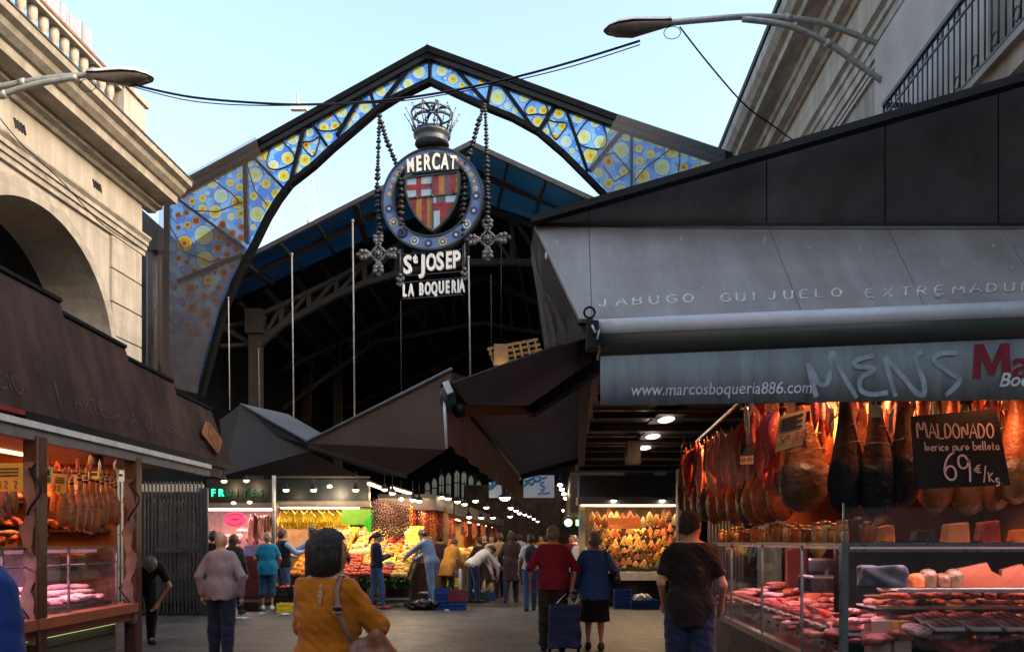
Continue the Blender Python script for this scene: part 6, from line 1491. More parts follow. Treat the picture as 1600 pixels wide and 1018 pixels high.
# --- hams on the front rail
def hampx(label, px, ytip, d, L, m, var=0, rz=0, sleeve=None, wd=1.0, tilt=(0, 0)):
    tip = at(px, ytip, d); return ham(label, tip + V((0, 0, L)), m, L, rz, var, sleeve=sleeve, wd=wd, tilt=tilt)
hampx('big amber and black ham hanging behind the slanted cream price card', 1256, 800, 5.9, .92, M_ORANGE, 0, .2, (-.50, M_DARKH), 1.40, (0, .05))
hampx('burlap brown ham with black lower half, leftmost of the three together', 1320, 803, 5.5, .95, M_BROWN, 1, .1, (-.49, M_BLK), .95)
hampx('burlap brown ham with black lower half, middle one of the three together', 1367, 807, 5.45, .95, M_BROWN, 2, -.2, (-.50, M_BLK), .95)
hampx('burlap brown ham with black lower half, beside the black price board', 1411, 792, 5.4, .95, M_BROWN, 0, .3, (-.51, M_BLK), .95)
hampx('olive ham mostly hidden behind the left side of the black price board', 1462, 803, 5.75, .95, M_OLIVE, 1, .4)
hampx('olive ham mostly hidden behind the middle of the black price board', 1510, 806, 5.8, .95, M_OLIVE, 2, .1)
hampx('olive ham mostly hidden behind the right side of the black price board', 1550, 800, 5.75, .95, M_DARKH, 0, -.2)
hampx('amber brown ham hanging right of the black price board', 1587, 788, 5.5, .98, M_ORANGE, 1, .2, (-.55, M_OLIVE), 1.1)
hampx('amber brown ham cut by the right edge of the picture', 1625, 800, 5.6, .98, M_RED, 2, .2)
for i, (px, y, d) in enumerate(((1336, 690, 6.2), (1440, 700, 6.3), (1398, 690, 6.3), (1490, 700, 6.4), (1530, 690, 6.5))):
    hampx('reddish ham in the second row behind the front hams, %s from the left' % ORD[(0, 2, 1, 3, 4)[i]], px, y + 40, d, .85, M_RED, i, .3 * i, wd=.9)
for i in range(13):
    hampx('brown red ham in the deep third row of the right stall, %s from the left' % ORD[i], 1190 + i * 33, 745 + 25 * (i % 3), 6.7 + .1 * (i % 2), .8, (M_RED, M_DARKH, M_BROWN, M_ORANGE)[i % 4], i, .4 * i, wd=.95)
# --- side row along the rail, far hams
for i, (px, y, d) in enumerate(((1068, 800, 9.3), (1079, 812, 9.1), (1091, 816, 8.9), (1104, 815, 8.7), (1119, 820, 8.5), (1136, 815, 8.2), (1152, 822, 8.0), (1170, 822, 7.7), (1188, 822, 7.4), (1204, 818, 7.1), (1222, 815, 6.9))):
    hampx('ham in the row along the side rail, %s from the far end' % ORD[i], px, y, d, .82 if i > 5 else .78, (M_ORANGE, M_ORANGE, M_RED, M_DARKH)[i % 4], i, 1.2 + .15 * i, wd=1.15)
rnd = random.Random(8)
mb = MB()
for i in range(64):
    f = i / 63; d = 8.9 - 2.9 * f; px = 1072 + 140 * f + rnd.uniform(-5, 5); y0 = 700 - 72 * f + rnd.uniform(-4, 14); k = rnd.choice((0, 0, 1, 1, 2, 3, 2))
    if 1115 < px < 1160: k = 0
    if 1180 < px < 1225: k = 1
    sausage('tied sausage in the crowded row along the side rail', at(px, y0, d), rnd.randrange(3), k, rnd.uniform(.35, .62) * (1 if i % 3 else .7), rnd.uniform(.9, 1.6), (rnd.uniform(-.1, .1), rnd.uniform(-.12, .12), rnd.uniform(0, 6)))
for i in range(40):
    px = rnd.uniform(1150, 1600); d = rnd.uniform(5.2, 6.5)
    if px > 1420 and d < 5.6: d = 5.9
    sausage('tied sausage hanging from the front rail under the valance', at(px, rnd.uniform(610, 640), d), rnd.randrange(3), rnd.choice((0, 1, 1, 2, 3)), rnd.uniform(.16, .34), rnd.uniform(.9, 1.5), (rnd.uniform(-.1, .1), rnd.uniform(-.12, .12), rnd.uniform(0, 6)))
# --- cards
CRC = mat('card_cream', (.55, .42, .26), rough=.6, var=.1); CHB = mat('chalk_board', (.006, .005, .005), rough=.45, var=.2); CHK = mat('chalk_pink', (.80, .52, .47), rough=.8, var=.1)
t, pt, r_, u_ = board('price_card', 'slanted cream price card hanging in front of the big amber ham', at(1236, 672, 5.6), .20, .25, (1, 0, .28), (.12, 0, 1), CRC)
mb = MB(); [mb.beam(pt(.12, y), pt(.88 - .2 * (i % 2), y), .004, .012) for i, y in enumerate((.88, .8, .72, .64, .56))]; mb.build('print', INKB, t)
mb = MB(); strokes(mb, '59.20', pt(.12, .18, .006), r_, u_, .055, .004, .8); mb.build('writing', INKR, t)
t, pt, r_, u_ = board('price_card', 'small dark and pink price card among the hanging sausages', at(1167, 709, 6.0), .10, .15, (1, 0, .05), (0, 0, 1), CRC)
mb = MB(); mb.prism([pt(0, .45), pt(1, .45), pt(1, 1), pt(0, 1)], (0, -.003, 0)); mb.build('dark_half', INKB, t)
mb = MB(); strokes(mb, '18.90', pt(.10, .12, .006), r_, u_, .035, .0025, .6, gap=.25); mb.build('writing', INKR, t)
p0, p1, p2, p3 = (1424, 650), (1557, 638), (1579, 757), (1432, 764)
sb = thing('price_board', 'black chalk board with pink handwriting priced 69 euro per kilo', 'price board', at(1500, 760, 5.15))
mb = MB(); mb.prism([at(x, y, 5.15) for x, y in (p0, p1, p2, p3)], (0, .015, 0)); mb.build('panel', CHB, sb)
bp = lambda x, y: at(x, y, 5.13); rt = bp(1557, 640) - bp(1430, 650); uu = V((-.13, 0, 1))
K = 5.13 / F
mb = MB()
def line(s, x0, y0, x1, y1, h_, r, gap=.22):
    # total width measured first, then fitted
    tot = sum(max(p[0] for l in STROKE[c] for p in l) + gap if c != ' ' else .45 for c in s); wd = (x1 - x0) / (h_ * tot); x = x0
    for i, c in enumerate(s):
        if c == ' ': x += .45 * h_ * wd; continue
        y = y0 + (y1 - y0) * (x - x0) / (x1 - x0)
        strokes(mb, c, bp(x, y), (1, 0, -(y1 - y0) / (x1 - x0)), (-.1, 0, 1), h_ * K, r, wd=wd, jit=.04, seed=i * 7 + int(x0))
        x += (max(p[0] for l in STROKE[c] for p in l) + gap) * h_ * wd
line('M', 1434, 684, 1453, 683, 30, .0055); line('ALDONADO', 1452, 684, 1556, 684, 23, .005)
line('Ioerico puro bellota', 1445, 704, 1563, 702, 14, .0035, .14)
line('6', 1477, 750, 1502, 750, 44, .0065); line('9', 1500, 752, 1524, 752, 43, .0065); line('=', 1522, 740, 1537, 738, 15, .004); line('/', 1537, 750, 1545, 750, 22, .004); line('Kg.', 1546, 752, 1568, 755, 15, .004)
mb.build('handwriting', CHK, sb)
# --- glass case: long side runs up the street, front faces the camera
CX, CY = 2.165, 5.2
SS = lambda y: CX + .06 * (y - CY)       # side face x at depth y
ALU = mat('aluminium_green', (.16, .21, .21), rough=.3, metal=.6, var=.1); STEELB = mat('case_edge_steel', (.5, .48, .46), rough=.2, metal=.9)
mb = MB(); mb.prism([V((SS(CY) + .08, CY + .08, 0)), V((SS(10) + .08, 10, 0)), V((SS(10) + .95, 10, 0)), V((SS(6) + .95, 6.1, 0)), V((7, 6.1, 0)), V((7, CY + .08, 0))], (0, 0, .60)); mb.build('case_plinth', mat('plinth_dark', (.02, .03, .035), rough=.3, var=.3), rs)
mb = MB(); mb.prism([V((SS(CY) - .03, CY - .03, .60)), V((SS(10) - .03, 10, .60)), V((SS(10) + .95, 10, .60)), V((SS(6) + .95, 6.1, .60)), V((7, 6.1, .60)), V((7, CY - .03, .60))], (0, 0, .06)); mb.build('case_deck', STEELB, rs)
mb = MB(); mb.box((SS(CY), CY, 1.06), (.045, .045, .86)); mb.build('corner_post', ALU, rs)
mb = MB(); mb.beam((SS(CY), CY, 1.478), (7, CY - .02, 1.478), .03, .028); mb.beam((SS(CY), CY, 1.478), (SS(10), 10, 1.478), .02, .02); mb.beam((SS(CY), CY - .002, 1.44), (7, CY - .022, 1.44), .015, .02)
for y in (6.1, 7.3, 8.6, 10): mb.box((SS(y), y, 1.06), (.018, .018, .84))
mb.beam((SS(CY), CY, 1.50), (SS(CY), CY, 1.75), .012, .012); mb.build('case_frame', ALU, rs)
GL2 = glass('case_glass_right', (.93, .95, .96), .07)
mb = MB(); mb.prism([V((SS(CY) + .02, CY, .66)), V((7, CY - .02, .66)), V((7, CY - .02, 1.47)), V((SS(CY) + .02, CY, 1.47))], (0, .006, 0)); mb.prism([V((SS(CY), CY + .02, .66)), V((SS(10), 10, .66)), V((SS(10), 10, 1.47)), V((SS(CY), CY + .02, 1.47))], (.006, 0, 0))
mb.prism([V((SS(CY), CY, 1.485)), V((7, CY - .02, 1.485)), V((7, 5.6, 1.485)), V((SS(5.6) + .45, 5.6, 1.485)), V((SS(10) + .45, 10, 1.485)), V((SS(10), 10, 1.485))], (0, 0, .008)); mb.build('case_glass', GL2, rs)
mb = MB(); mb.prism([V((SS(CY), CY + .0, 1.50)), V((7, CY - .02, 1.50)), V((7, CY - .02, 1.72)), V((SS(CY), CY, 1.72))], (0, .006, 0)); mb.build('guard_glass', GL2, rs)
mb = MB()
for y, z in ((5.42, 1.175), (5.75, 1.035)): mb.box((4.75, y, z), (4.4, .30, .012)); mb.box((4.75, y - .155, z), (4.4, .012, .022))
mb.build('glass_shelf', mat('shelf_edge_pale', (.62, .56, .55), rough=.25, spec=.6), rs)
mb = MB(); mb.box((4.7, 6.05, 1.06), (4.5, .03, .8)); mb.prism([V((SS(6) + .93, 6.0, .66)), V((SS(10) + .93, 10, .66)), V((SS(10) + .93, 10, 1.47)), V((SS(6) + .93, 6.0, 1.47))], (.02, 0, 0)); mb.build('case_back', mat('case_back_dark', (.004, .005, .007), rough=.8, spec=.05), rs)
mb = MB(); mb.beam((SS(CY) + .1, CY + .12, 1.455), (6.8, CY + .10, 1.455), .04, .02); mb.beam((SS(5.5) + .1, 5.5, 1.455), (SS(9.8) + .1, 9.8, 1.455), .04, .02); mb.build('case_lamp', glow('rose_tube', (1, .55, .60), .12), rs)
light('AREA', (4.4, CY + .16, 1.44), 34, (1, .52, .55), 4.2, rs, (0, 0, 0), .05); light('AREA', (SS(7.6) + .2, 7.6, 1.44), 34, (1, .50, .55), 4.2, rs, (0, 0, R(86.6)), .06)
# warm red lamps over the hams
for i, (x, y, e, c_) in enumerate(((2.9, 6.6, 66, (1, .30, .09)), (4.3, 6.2, 70, (1, .25, .08)), (5.6, 6.0, 44, (1, .26, .10)), (2.5, 8.4, 64, (1, .34, .11)), (2.35, 5.5, 14, (1, .45, .2)))):
    mb = MB(); mb.lathe([(.03, .10), (.05, .08), (.10, -.02), (.09, -.02), (.04, .06)], (x, y, 2.92), n=16); mb.build('lamp_shade', BROWNM, rs)
    mb = MB(); mb.ball((x, y, 2.90), .045, n=10); mb.build('lamp_bulb', glow('ham_bulb', (1, .45, .18), 12), rs)
    light('SPOT', (x, y, 2.86), e * 2.6, c_, .08, rs, (0, 0, 0), spot=155)
# lower amber lamps between the hams and the case, as sold-meat spot lamps
for i, (x, y, e) in enumerate(((3.2, 4.75, 10), (4.6, 4.7, 10))):
    mb = MB(); mb.lathe([(.025, .08), (.045, .06), (.07, 0), (.06, 0), (.03, .05)], (x, y + .35, 2.62), n=14); mb.build('lamp_shade', BLACKM, rs)
    light('SPOT', (x, y + .35, 2.58), e * 3.2, (1, .36, .16), .04, rs, (R(8), 0, 0), spot=150)
# --- goods on top of the case: jars and packets, and in it: trays of meat
JG = glass('jar_glass', (.9, .8, .7), .15); JR = [mat('jar_fill_red', (.40, .06, .02), rough=.4, var=.5, scale=20), mat('jar_fill_orange', (.55, .22, .04), rough=.4, var=.5, scale=20), mat('jar_fill_brown', (.18, .08, .03), rough=.4, var=.5, scale=20), mat('jar_fill_cream', (.5, .36, .2), rough=.4, var=.4, scale=20)]
LID = mat('jar_lid', (.35, .25, .12), rough=.3, metal=.7)
jp = []
for k in range(4):
    t = thing('jar', 'small jar', 'jar', (0, 0, 0), 'jars and packets on the case'); mb = MB(); mb.lathe([(.030, 0), (.036, .005), (.036, .08), (.028, .10)], (0, 0, 0), n=12); mb.build('contents', JR[k], t, local=True)
    mb = MB(); mb.lathe([(.031, .10), (.032, .12), (.005, .122)], (0, 0, 0), n=12); mb.build('lid', LID, t, local=True); jp.append(t)
used = [False] * 4; rnd = random.Random(31)
def jar(loc, s):
    k = rnd.randrange(4); lb = 'glass jar of preserves packed among others on the right case'
    if not used[k]: used[k] = True; jp[k].location = loc; jp[k]['label'] = lb; jp[k].scale = (s, s, s * rnd.uniform(.9, 1.4))
    else: dup(jp[k], loc, rnd.uniform(0, 3), lb, scale=(s, s, s * rnd.uniform(.8, 1.5)))
for i in range(90):
    f = (i % 45) / 44; y = 5.35 + 4.3 * f ** 1.3; jar((SS(y) + .08 + .12 * (i // 45) + rnd.uniform(-.02, .02), y, 1.494), rnd.uniform(.75, 1.0))
PK = [mat('packet_dark_red', (.20, .03, .02), rough=.3, var=.5, scale=14), mat('packet_wood', (.42, .2, .08), rough=.5), mat('packet_black', (.015, .015, .02), rough=.25), mat('packet_orange', (.55, .18, .05), rough=.35, var=.4, scale=12)]
for i in range(16):
    x = 2.35 + i * .235 + rnd.uniform(-.03, .03); mb = MB(); h_ = rnd.uniform(.08, .17); w_ = rnd.uniform(.14, .22)
    mb.prism([(x - w_ / 2, 5.45, 1.494), (x + w_ / 2, 5.45, 1.494), (x + w_ / 2 - .01, 5.45, 1.494 + h_), (x - w_ / 2 + .02, 5.45, 1.494 + h_ * .9)], (.02, .13, 0))
    prop(mb.build('meat_packet', PK[(i * 7) % 4 if i < 6 else (2, 2, 3, 1)[i % 4]], base=(x, 5.5, 1.494), bevel=.012), 'wrapped packet lined up on the glass top under the front hams', 'packet', 'packets on the case top')
# meat inside: sloping display. front part
def fz(y): return .80 + .10 * (y - 5.3) / .6
kinds = (PINKM[0], PINKM[1], PINKM[2], M_RED, PINKM[3])
rnd = random.Random(77)
for i in range(125):
    x = rnd.uniform(2.3, 4.9); y = rnd.uniform(5.32, 5.95)
    if 2.42 < x < 2.75 and y < 5.6: continue
    zone = x < 2.4
    m = rnd.choice((PINKM[0], PINKM[1], PINKM[1], PINKM[2], PINKM[3])) if x < 3.0 or x > 3.4 else rnd.choice((PINKM[2], M_RED, PINKM[1]))
    slab('marbled red cut piled in the front of the right case', (x, y, fz(y) + rnd.uniform(0, .14)), rnd.randrange(3), m, rnd.uniform(0, 3), rnd.uniform(.4, .75), 'cuts of meat in the right case', rnd.uniform(-.3, .3))
for i in range(96):     # shelf rows
    x = 2.6 + (i % 48) * .054; y, z = (5.66, 1.07 + .05 * (i % 2)) if i < 48 else (5.78, 1.06 + .04 * (i % 3))
    slab2('small dark cured piece on the pale edged shelf of the right case', (x, y + rnd.uniform(-.05, .05), z), rnd.randrange(3), rnd.choice((PINKM[2], M_RED, M_DARKH, PINKM[1])), rnd.uniform(0, 3), rnd.uniform(.4, .7), 'cured pieces on the case shelves', 0)
for i in range(100):
    y = 5.35 + 4.4 * rnd.random() ** 1.2; x = SS(y) + rnd.uniform(.08, .8)
    slab('red and white cut piled along the side of the right case', (x, y, .74 + .28 * (x - SS(y)) + rnd.uniform(0, .08)), rnd.randrange(3), rnd.choice((PINKM[0], PINKM[1], PINKM[2], PINKM[2], M_RED)), rnd.uniform(0, 3), rnd.uniform(.6, 1.15), 'cuts of meat in the right case side', rnd.uniform(-.3, .3))
for i in range(22):
    y = 5.5 + .11 * i; x = SS(y) + .42
    sausage('long brick red sausage laid across the side of the right case', (x + .18, y, .86 + .01 * (i % 3)), 1, (1, 0, 1)[i % 3], .42, 1.5, (0, R(90) + rnd.uniform(-.05, .25), rnd.uniform(-.35, .1)), 'long sausages in the right case')
for i in range(12):
    sausage('cured sausage stacked beside the cream boxes in the right case', (2.95 + rnd.uniform(0, .5), 5.42 + .03 * i, .80 + .015 * (i % 4)), 1, (1, 2)[i % 2], .36, 1.7, (0, R(90), rnd.uniform(-.2, .2)), 'cured sausages in the case front')
for i, (x, z, s) in enumerate(((2.50, .70, 1), (2.50, .835, 1), (2.64, .70, .95), (2.66, .83, .9))):
    mb = MB(); mb.box((x, 5.45, z + .065), (.13 * s, .12, .125), rz=.15 if i > 1 else 0); prop(mb.build('small_box', mat('box_cream', (.62, .42, .32), rough=.5) if i != 3 else mat('box_gold', (.5, .3, .08), rough=.4), base=(x, 5.45, z), bevel=.004), ['cream box at the bottom left of the stack in the right case', 'cream box at the top left of the stack in the right case', 'cream box at the bottom right of the stack in the right case', 'golden box on top right of the stack in the right case'][i], 'box')
for i in range(9):
    y = 5.6 + i * .30; t, pt, r_, u_ = board('price_tag', 'small white price tag standing along the front edge of the side case', (SS(y) + .09, y, .74), .06, .06, (.2, -.97, 0), (0, 0, 1), mat('tag_white', (.6, .5, .48), rough=.5), group='white tags in the side case')
    mb = MB(); mb.prism([pt(.1, .45, .002), pt(.9, .45, .002), pt(.9, .95, .002), pt(.1, .95, .002)], (-.002, 0, 0)); mb.build('dark_print', INKB, t)
# trays of sliced meat: pale tray, overlapping slices
trm = None
for i in range(30):
    if trm is None:
        mb = MB(); mb.prism([(-.10, -.07, 0), (.10, -.07, 0), (.10, .07, 0), (-.10, .07, 0)], (0, 0, .018)); 
        for q in range(6): mb.lathe([(.004, 0), (.048, .002), (.05, .006), (.004, .008)], (-.065 + q * .026, 0, .024 + q * .003), n=12, mi=1 + q % 2, axis=Matrix.Rotation(.35, 3, 'Y'), sy=1.15)
        o = mb.build('meat_tray', [mat('tray_white', (.62, .56, .54), rough=.4), PINKM[1], PINKM[2]]); trm = o.data
    else: o = bpy.data.objects.new('meat_tray', trm); COL.objects.link(o)
    if i < 14: x, y = 2.9 + (i % 7) * .24, 5.34 + .17 * (i // 7); z = fz(y) + .12; rz_ = rnd.uniform(-.1, .1)
    else: y = 5.5 + (i - 14) * .25; x = SS(y) + .16; z = .86; rz_ = 1.5 + rnd.uniform(-.1, .1)
    o.location = (x, y, z); o.rotation_euler = (.3 if i < 14 else 0, 0, rz_); prop(o, 'pale tray of overlapping red slices in the front of the right case' if i < 14 else 'pale tray of overlapping red slices along the side of the right case', 'tray', 'trays in the right case front' if i < 14 else 'trays in the right case side')
ORP = mat('paper_orange', (.17, .045, .014), rough=.7); BLT = cloth('cloth_towel_stripes', (18, 34, 48), var=.6, scale=4, stretch=(.1, .1, 14))
for i, (px, w_, h_, a) in enumerate(((1528, .15, .17, .5), (1560, .17, .13, -.4), (1592, .12, .16, .3))):
    p = at(px, 918, 5.45); p.z = 1.183; mb = MB(); mb.prism([p + V((-w_, 0, 0)), p + V((w_, 0, 0)), p + V((w_ * a, .02, h_)), p + V((-w_ * .8, .03, h_ * .75))], (.02, .07, 0)); prop(mb.build('folded_paper', ORP, base=p), 'folded orange paper on the top shelf of the right case, %s from the left' % ORD[i], 'paper')
p = at(1378, 918, 5.45); p.z = 1.183
blob_fn = lambda P: np.maximum(np.maximum(np.abs(P[..., 0]) - .14, np.abs(P[..., 1]) - .05), np.abs(P[..., 2]) - .065) - .012 + wob(P, 24, .006, 2)
vs, fs = nets(lambda P: np.maximum(blob_fn(P), -.07 - P[..., 2]), (-.25, -.12, -.14), (.25, .12, .16), .013); mb = MB(); mb.add([V(tuple(v)) + p + V((0, 0, .072)) for v in vs], fs.tolist(), 0, True); prop(mb.build('folded_cloth', BLT, base=p), 'blue striped folded cloth on the top shelf beside the corner post', 'cloth')
for i, px in enumerate((1432, 1450, 1472, 1490)):
    p = at(px, 918, 5.46); p.z = 1.183; mb = MB(); mb.lathe([(.01, 0), (.055, .005), (.06, .06 + .03 * (i % 2)), (.04, .09 + .03 * (i % 2)), (.01, .10 + .03 * (i % 2))], p, n=14); prop(mb.build('cheese_wheel', (M_ORANGE, M_OLIVE, M_DARKH, M_OLIVE)[i], base=p), 'small round cured piece on the top shelf, %s from the striped cloth' % ORD[i], 'cured meat')
# counter man's scale and paper behind the glass
mb = MB(); mb.box((2.6, 6.6, 1.15), (.36, .3, .14)); mb.box((2.6, 6.6, 1.30), (.30, .04, .12)); 
prop(mb.build('weighing_scale', mat('scale_grey', (.05, .055, .06), rough=.3, metal=.5), base=(2.6, 6.6, 1.05), bevel=.03), 'grey weighing scale behind the glass of the right case', 'scale')
text('case_mark', 'BIB', (3.75 + .12, 5.17, 1.525), (1, 0, 0), (0, 0, 1), .06, mat('etched_white', (.35, .38, .4), rough=.5), rs, ext=.001)

# ================================================================== STALLS AT THE BACK
def emitbulb(m): return glow(m[0], m[1], m[2])
WB = glow('warm_bulb', (1, .72, .42), 14); WB2 = glow('warm_tube', (1, .74, .48), 3.2); WWH = glow('white_lamp', (1, .90, .78), 14)
def pend(label, px, py, d, r=.12, e=0, m=None, col=(1, .72, .42), shade=True, cord=.5, group=None):
    c = at(px, py, d); t = thing('pendant_lamp', label, 'lamp', c, group)
    if shade:
        mb = MB(); mb.lathe([(.02, .16), (.03, .12), (r * .6, .07), (r, 0), (r * .94, 0), (r * .5, .06)], c, n=14); mb.build('lamp_shade', BLACKM, t)
    mb = MB(); mb.ball(c + V((0, 0, -.005)), r * .62, n=10, sc3=(1, 1, .6)); mb.build('lamp_bulb', m or WB, t)
    mb = MB(); mb.tube([c + V((0, 0, .14)), c + V((0, 0, .14 + cord))], .008, n=4); mb.build('cord', BLACKM, t)
    if e: light('POINT', c + V((0, -.05, -.14)), e, col, .06, t)
    return t
FAS = mat('fascia_dark_green', (.006, .009, .008), rough=.4, var=.3); FAS2 = mat('fascia_taupe', (.12, .095, .075), rough=.5); FRM = mat('stall_frame', (.05, .04, .035), rough=.5)
# --- butcher / fruites stall
DB = 18.6
bs = thing('butcher_stall', 'butcher stall behind the bald man with a green neon sign and pink back light', 'market stall', at(375, 845, DB))
def bx(mb, x0, x1, y0, y1, d, th, mi=0):
    a, b = at(x0, y1, d), at(x1, y0, d); mb.box(((a.x + b.x) / 2, d + th / 2, (a.z + b.z) / 2), (abs(b.x - a.x), th, abs(b.z - a.z)), mi=mi); return mb
bx(MB(), 322, 428, 748, 785, DB, .3).build('fascia', FAS, bs)
bx(MB(), 320, 430, 785, 792, DB - .05, .4).build('fascia_lip', FAS2, bs)
NEON = glow('neon_green', (.02, 1, .28), 3.0); NEOD = mat('neon_off', (.0, .09, .035), rough=.3)
for i, ch in enumerate('FRUITES'):
    text('neon_letter', ch, at(333 + i * 12.4, 774.5, DB - .03), (1, 0, 0), (0, 0, 1), .235, NEON if i < 2 else NEOD, bs, ext=.012, off=.004, sx=.85)
bx(MB(), 322, 434, 792, 905, DB + 1.7, .06).build('inner_wall', mat('butcher_wall_pink', (.50, .27, .25), rough=.5, var=.25), bs)
bx(MB(), 322, 432, 868, 932, DB + .1, .8).build('counter', mat('counter_dark_red', (.08, .02, .02), rough=.35, var=.4), bs)
bx(MB(), 382, 432, 852, 868, DB + .2, .5).build('counter_case', mat('case_violet', (.20, .17, .38), rough=.3, var=.3), bs)
bx(MB(), 322, 430, 794, 797, DB + .5, .06).build('tube_lamp', glow('pink_white_tube', (1, .70, .66), 5), bs)
light('AREA', at(376, 799, DB + .7), 38, (1, .62, .55), 1.4, bs, (0, 0, 0), .3)
c = at(367, 811, DB - .15); mb = MB(); vs = []
for k in range(48):
    a = 2 * math.pi * k / 48; q = 1 + .035 * (k % 4 < 2); vs.append(c + V((.26 * q * math.cos(a), 0, .175 * q * math.sin(a))))
mb.prism(vs, (0, .03, 0)); sgn = mb.build('hanging_sign', mat('sign_pink', (.75, .07, .14), rough=.4, var=.05, emit=(1, .08, .2), es=.22), None, base=c); prop(sgn, 'bright pink oval sign hanging over the bald man in the butcher stall', 'sign')
mb = MB(); strokes(mb, 'CARNS', c + V((-.11, -.012, -.02)), (1, 0, 0), (0, 0, 1), .05, .005, .7)
o = mb.build('lettering', mat('sign_ink_red', (.12, .0, .02), rough=.5), sgn)
mb = MB(); [mb.tube([c + V((.20 * s_ * math.cos(a), -.012, .125 * math.sin(a) * q)) for a in np.linspace(.5, 2.6, 9)], .006, n=4) for s_, q in ((1, 1), (1, -1))]; mb.build('border_line', MC['sign_ink_red'], sgn)
rnd = random.Random(2)
for i in range(9):
    px = 392 + i * 4.6; sausage('dark cured sausage hanging at the right of the butcher stall', at(px, 800 + rnd.uniform(-3, 3), DB + .5), i % 3, 2 if i % 4 else 0, rnd.uniform(.55, .85), 1.3, (0, 0, i), 'sausages in the butcher stall')
for i in range(22):
    px = 330 + rnd.uniform(0, 95); slab('red cut on display at the butcher stall', at(px, rnd.uniform(828, 866), DB + .9 + rnd.uniform(0, .6)), i % 3, rnd.choice((PINKM[1], PINKM[2], PINKM[0])), rnd.uniform(0, 3), 1.1, 'cuts on the butcher stall', R(70))
for px, py in ((350, 751), (385, 750)): pend('small cone lamp above the green neon sign, ' + ('left one' if px < 360 else 'right one'), px, py, DB - .4, .10, 5)
for px, py in ((365, 782), (390, 781)): pend('flat downlight under the neon fascia, ' + ('left one' if px < 370 else 'right one'), px, py + 3, DB - .3, .10, 0, shade=False, cord=.02, m=mat('downlight_off', (.6, .5, .4), rough=.3, emit=(1, .8, .6), es=.8))
mb = MB(); mb.tube([at(428, 742, DB - .2), at(428, 870, DB - .2)], .045, n=8); mb.build('post', mat('post_pale', (.30, .30, .29), rough=.4), bs)
# --- fruit stall
DF = 18.9
fs_ = thing('fruit_stall', 'big fruit stall heaped with oranges, apples and bananas under bright bulbs', 'market stall', at(520, 845, DF))
bx(MB(), 430, 576, 748, 782, DF, .25).build('fascia', FAS, fs_); bx(MB(), 430, 578, 782, 790, DF - .06, .3).build('fascia_lip', FAS2, fs_)
mb = MB(); mb.beam(at(430, 745, DF - .1), at(578, 745, DF - .1), .05, .04); mb.build('lamp_rail', FRM, fs_)
bx(MB(), 436, 700, 792, 935, DF + 2.9, .08).build('inner_wall', mat('fruit_wall', (.42, .24, .09), rough=.6, var=.5, scale=3), fs_)
# sloping display bench: follows the stall front, then turns up the aisle
def dpt2(u):      # u 0..1 along the front from left to the aisle corner
    return V((gx(452, 18.3) + (gx(640, 18.0) - gx(452, 18.3)) * u, 18.3 - .3 * u, 0))
BEN = mat('bench_dark_wood', (.04, .025, .015), rough=.6); GRN = mat('leafy_trim', (.03, .10, .02), rough=.6, var=.6, scale=20)
for u0, u1 in ((0, .38), (.42, 1.0)):
    a, b = dpt2(u0), dpt2(u1)
    mb = MB(); bk = V((.15, 2.3, 0))
    mb.add([a + V((0, 0, .62)), b + V((0, 0, .62)), b + bk + V((0, 0, 1.75)), a + bk + V((0, 0, 1.75)), a + V((0, 0, .50)), b + V((0, 0, .50)), b + bk + V((0, 0, 1.6)), a + bk + V((0, 0, 1.6))], [(0, 1, 2, 3), (4, 5, 6, 7), (0, 1, 5, 4), (1, 2, 6, 5), (2, 3, 7, 6), (3, 0, 4, 7)]); mb.build('display_bench', BEN, fs_)
    for u in (0, .5, 1):
        p = a.lerp(b, u); mb = MB(); mb.beam(p + V((0, .1, 0)), p + V((0, .1, .55)), .06, .06); mb.build('leg', FRM, fs_)
    mb = MB(); mb.beam(a + V((0, -.02, .2)), b + V((0, -.02, .2)), .03, .05); mb.build('crossbar', mat('bar_grey', (.2, .18, .17), rough=.5), fs_)
a, b = dpt2(.42), dpt2(1)
mb = MB(); rnd = random.Random(3)
for i in range(420):
    p = a.lerp(b, rnd.random()) + V((0, rnd.uniform(-.12, .02), rnd.uniform(.46, .64))); q = V((rnd.uniform(-1, 1), rnd.uniform(-1, .2), rnd.uniform(-1, 1))).normalized() * .07; r_ = q.cross(V((rnd.random(), rnd.random(), 1))).normalized() * .03
    mb.add([p - q, p + r_, p + q, p - r_], [(0, 1, 2, 3)])
prop(mb.build('green_leaves', GRN, base=a), 'fringe of green leaves under the front edge of the fruit bench', 'leaves', kind='stuff')
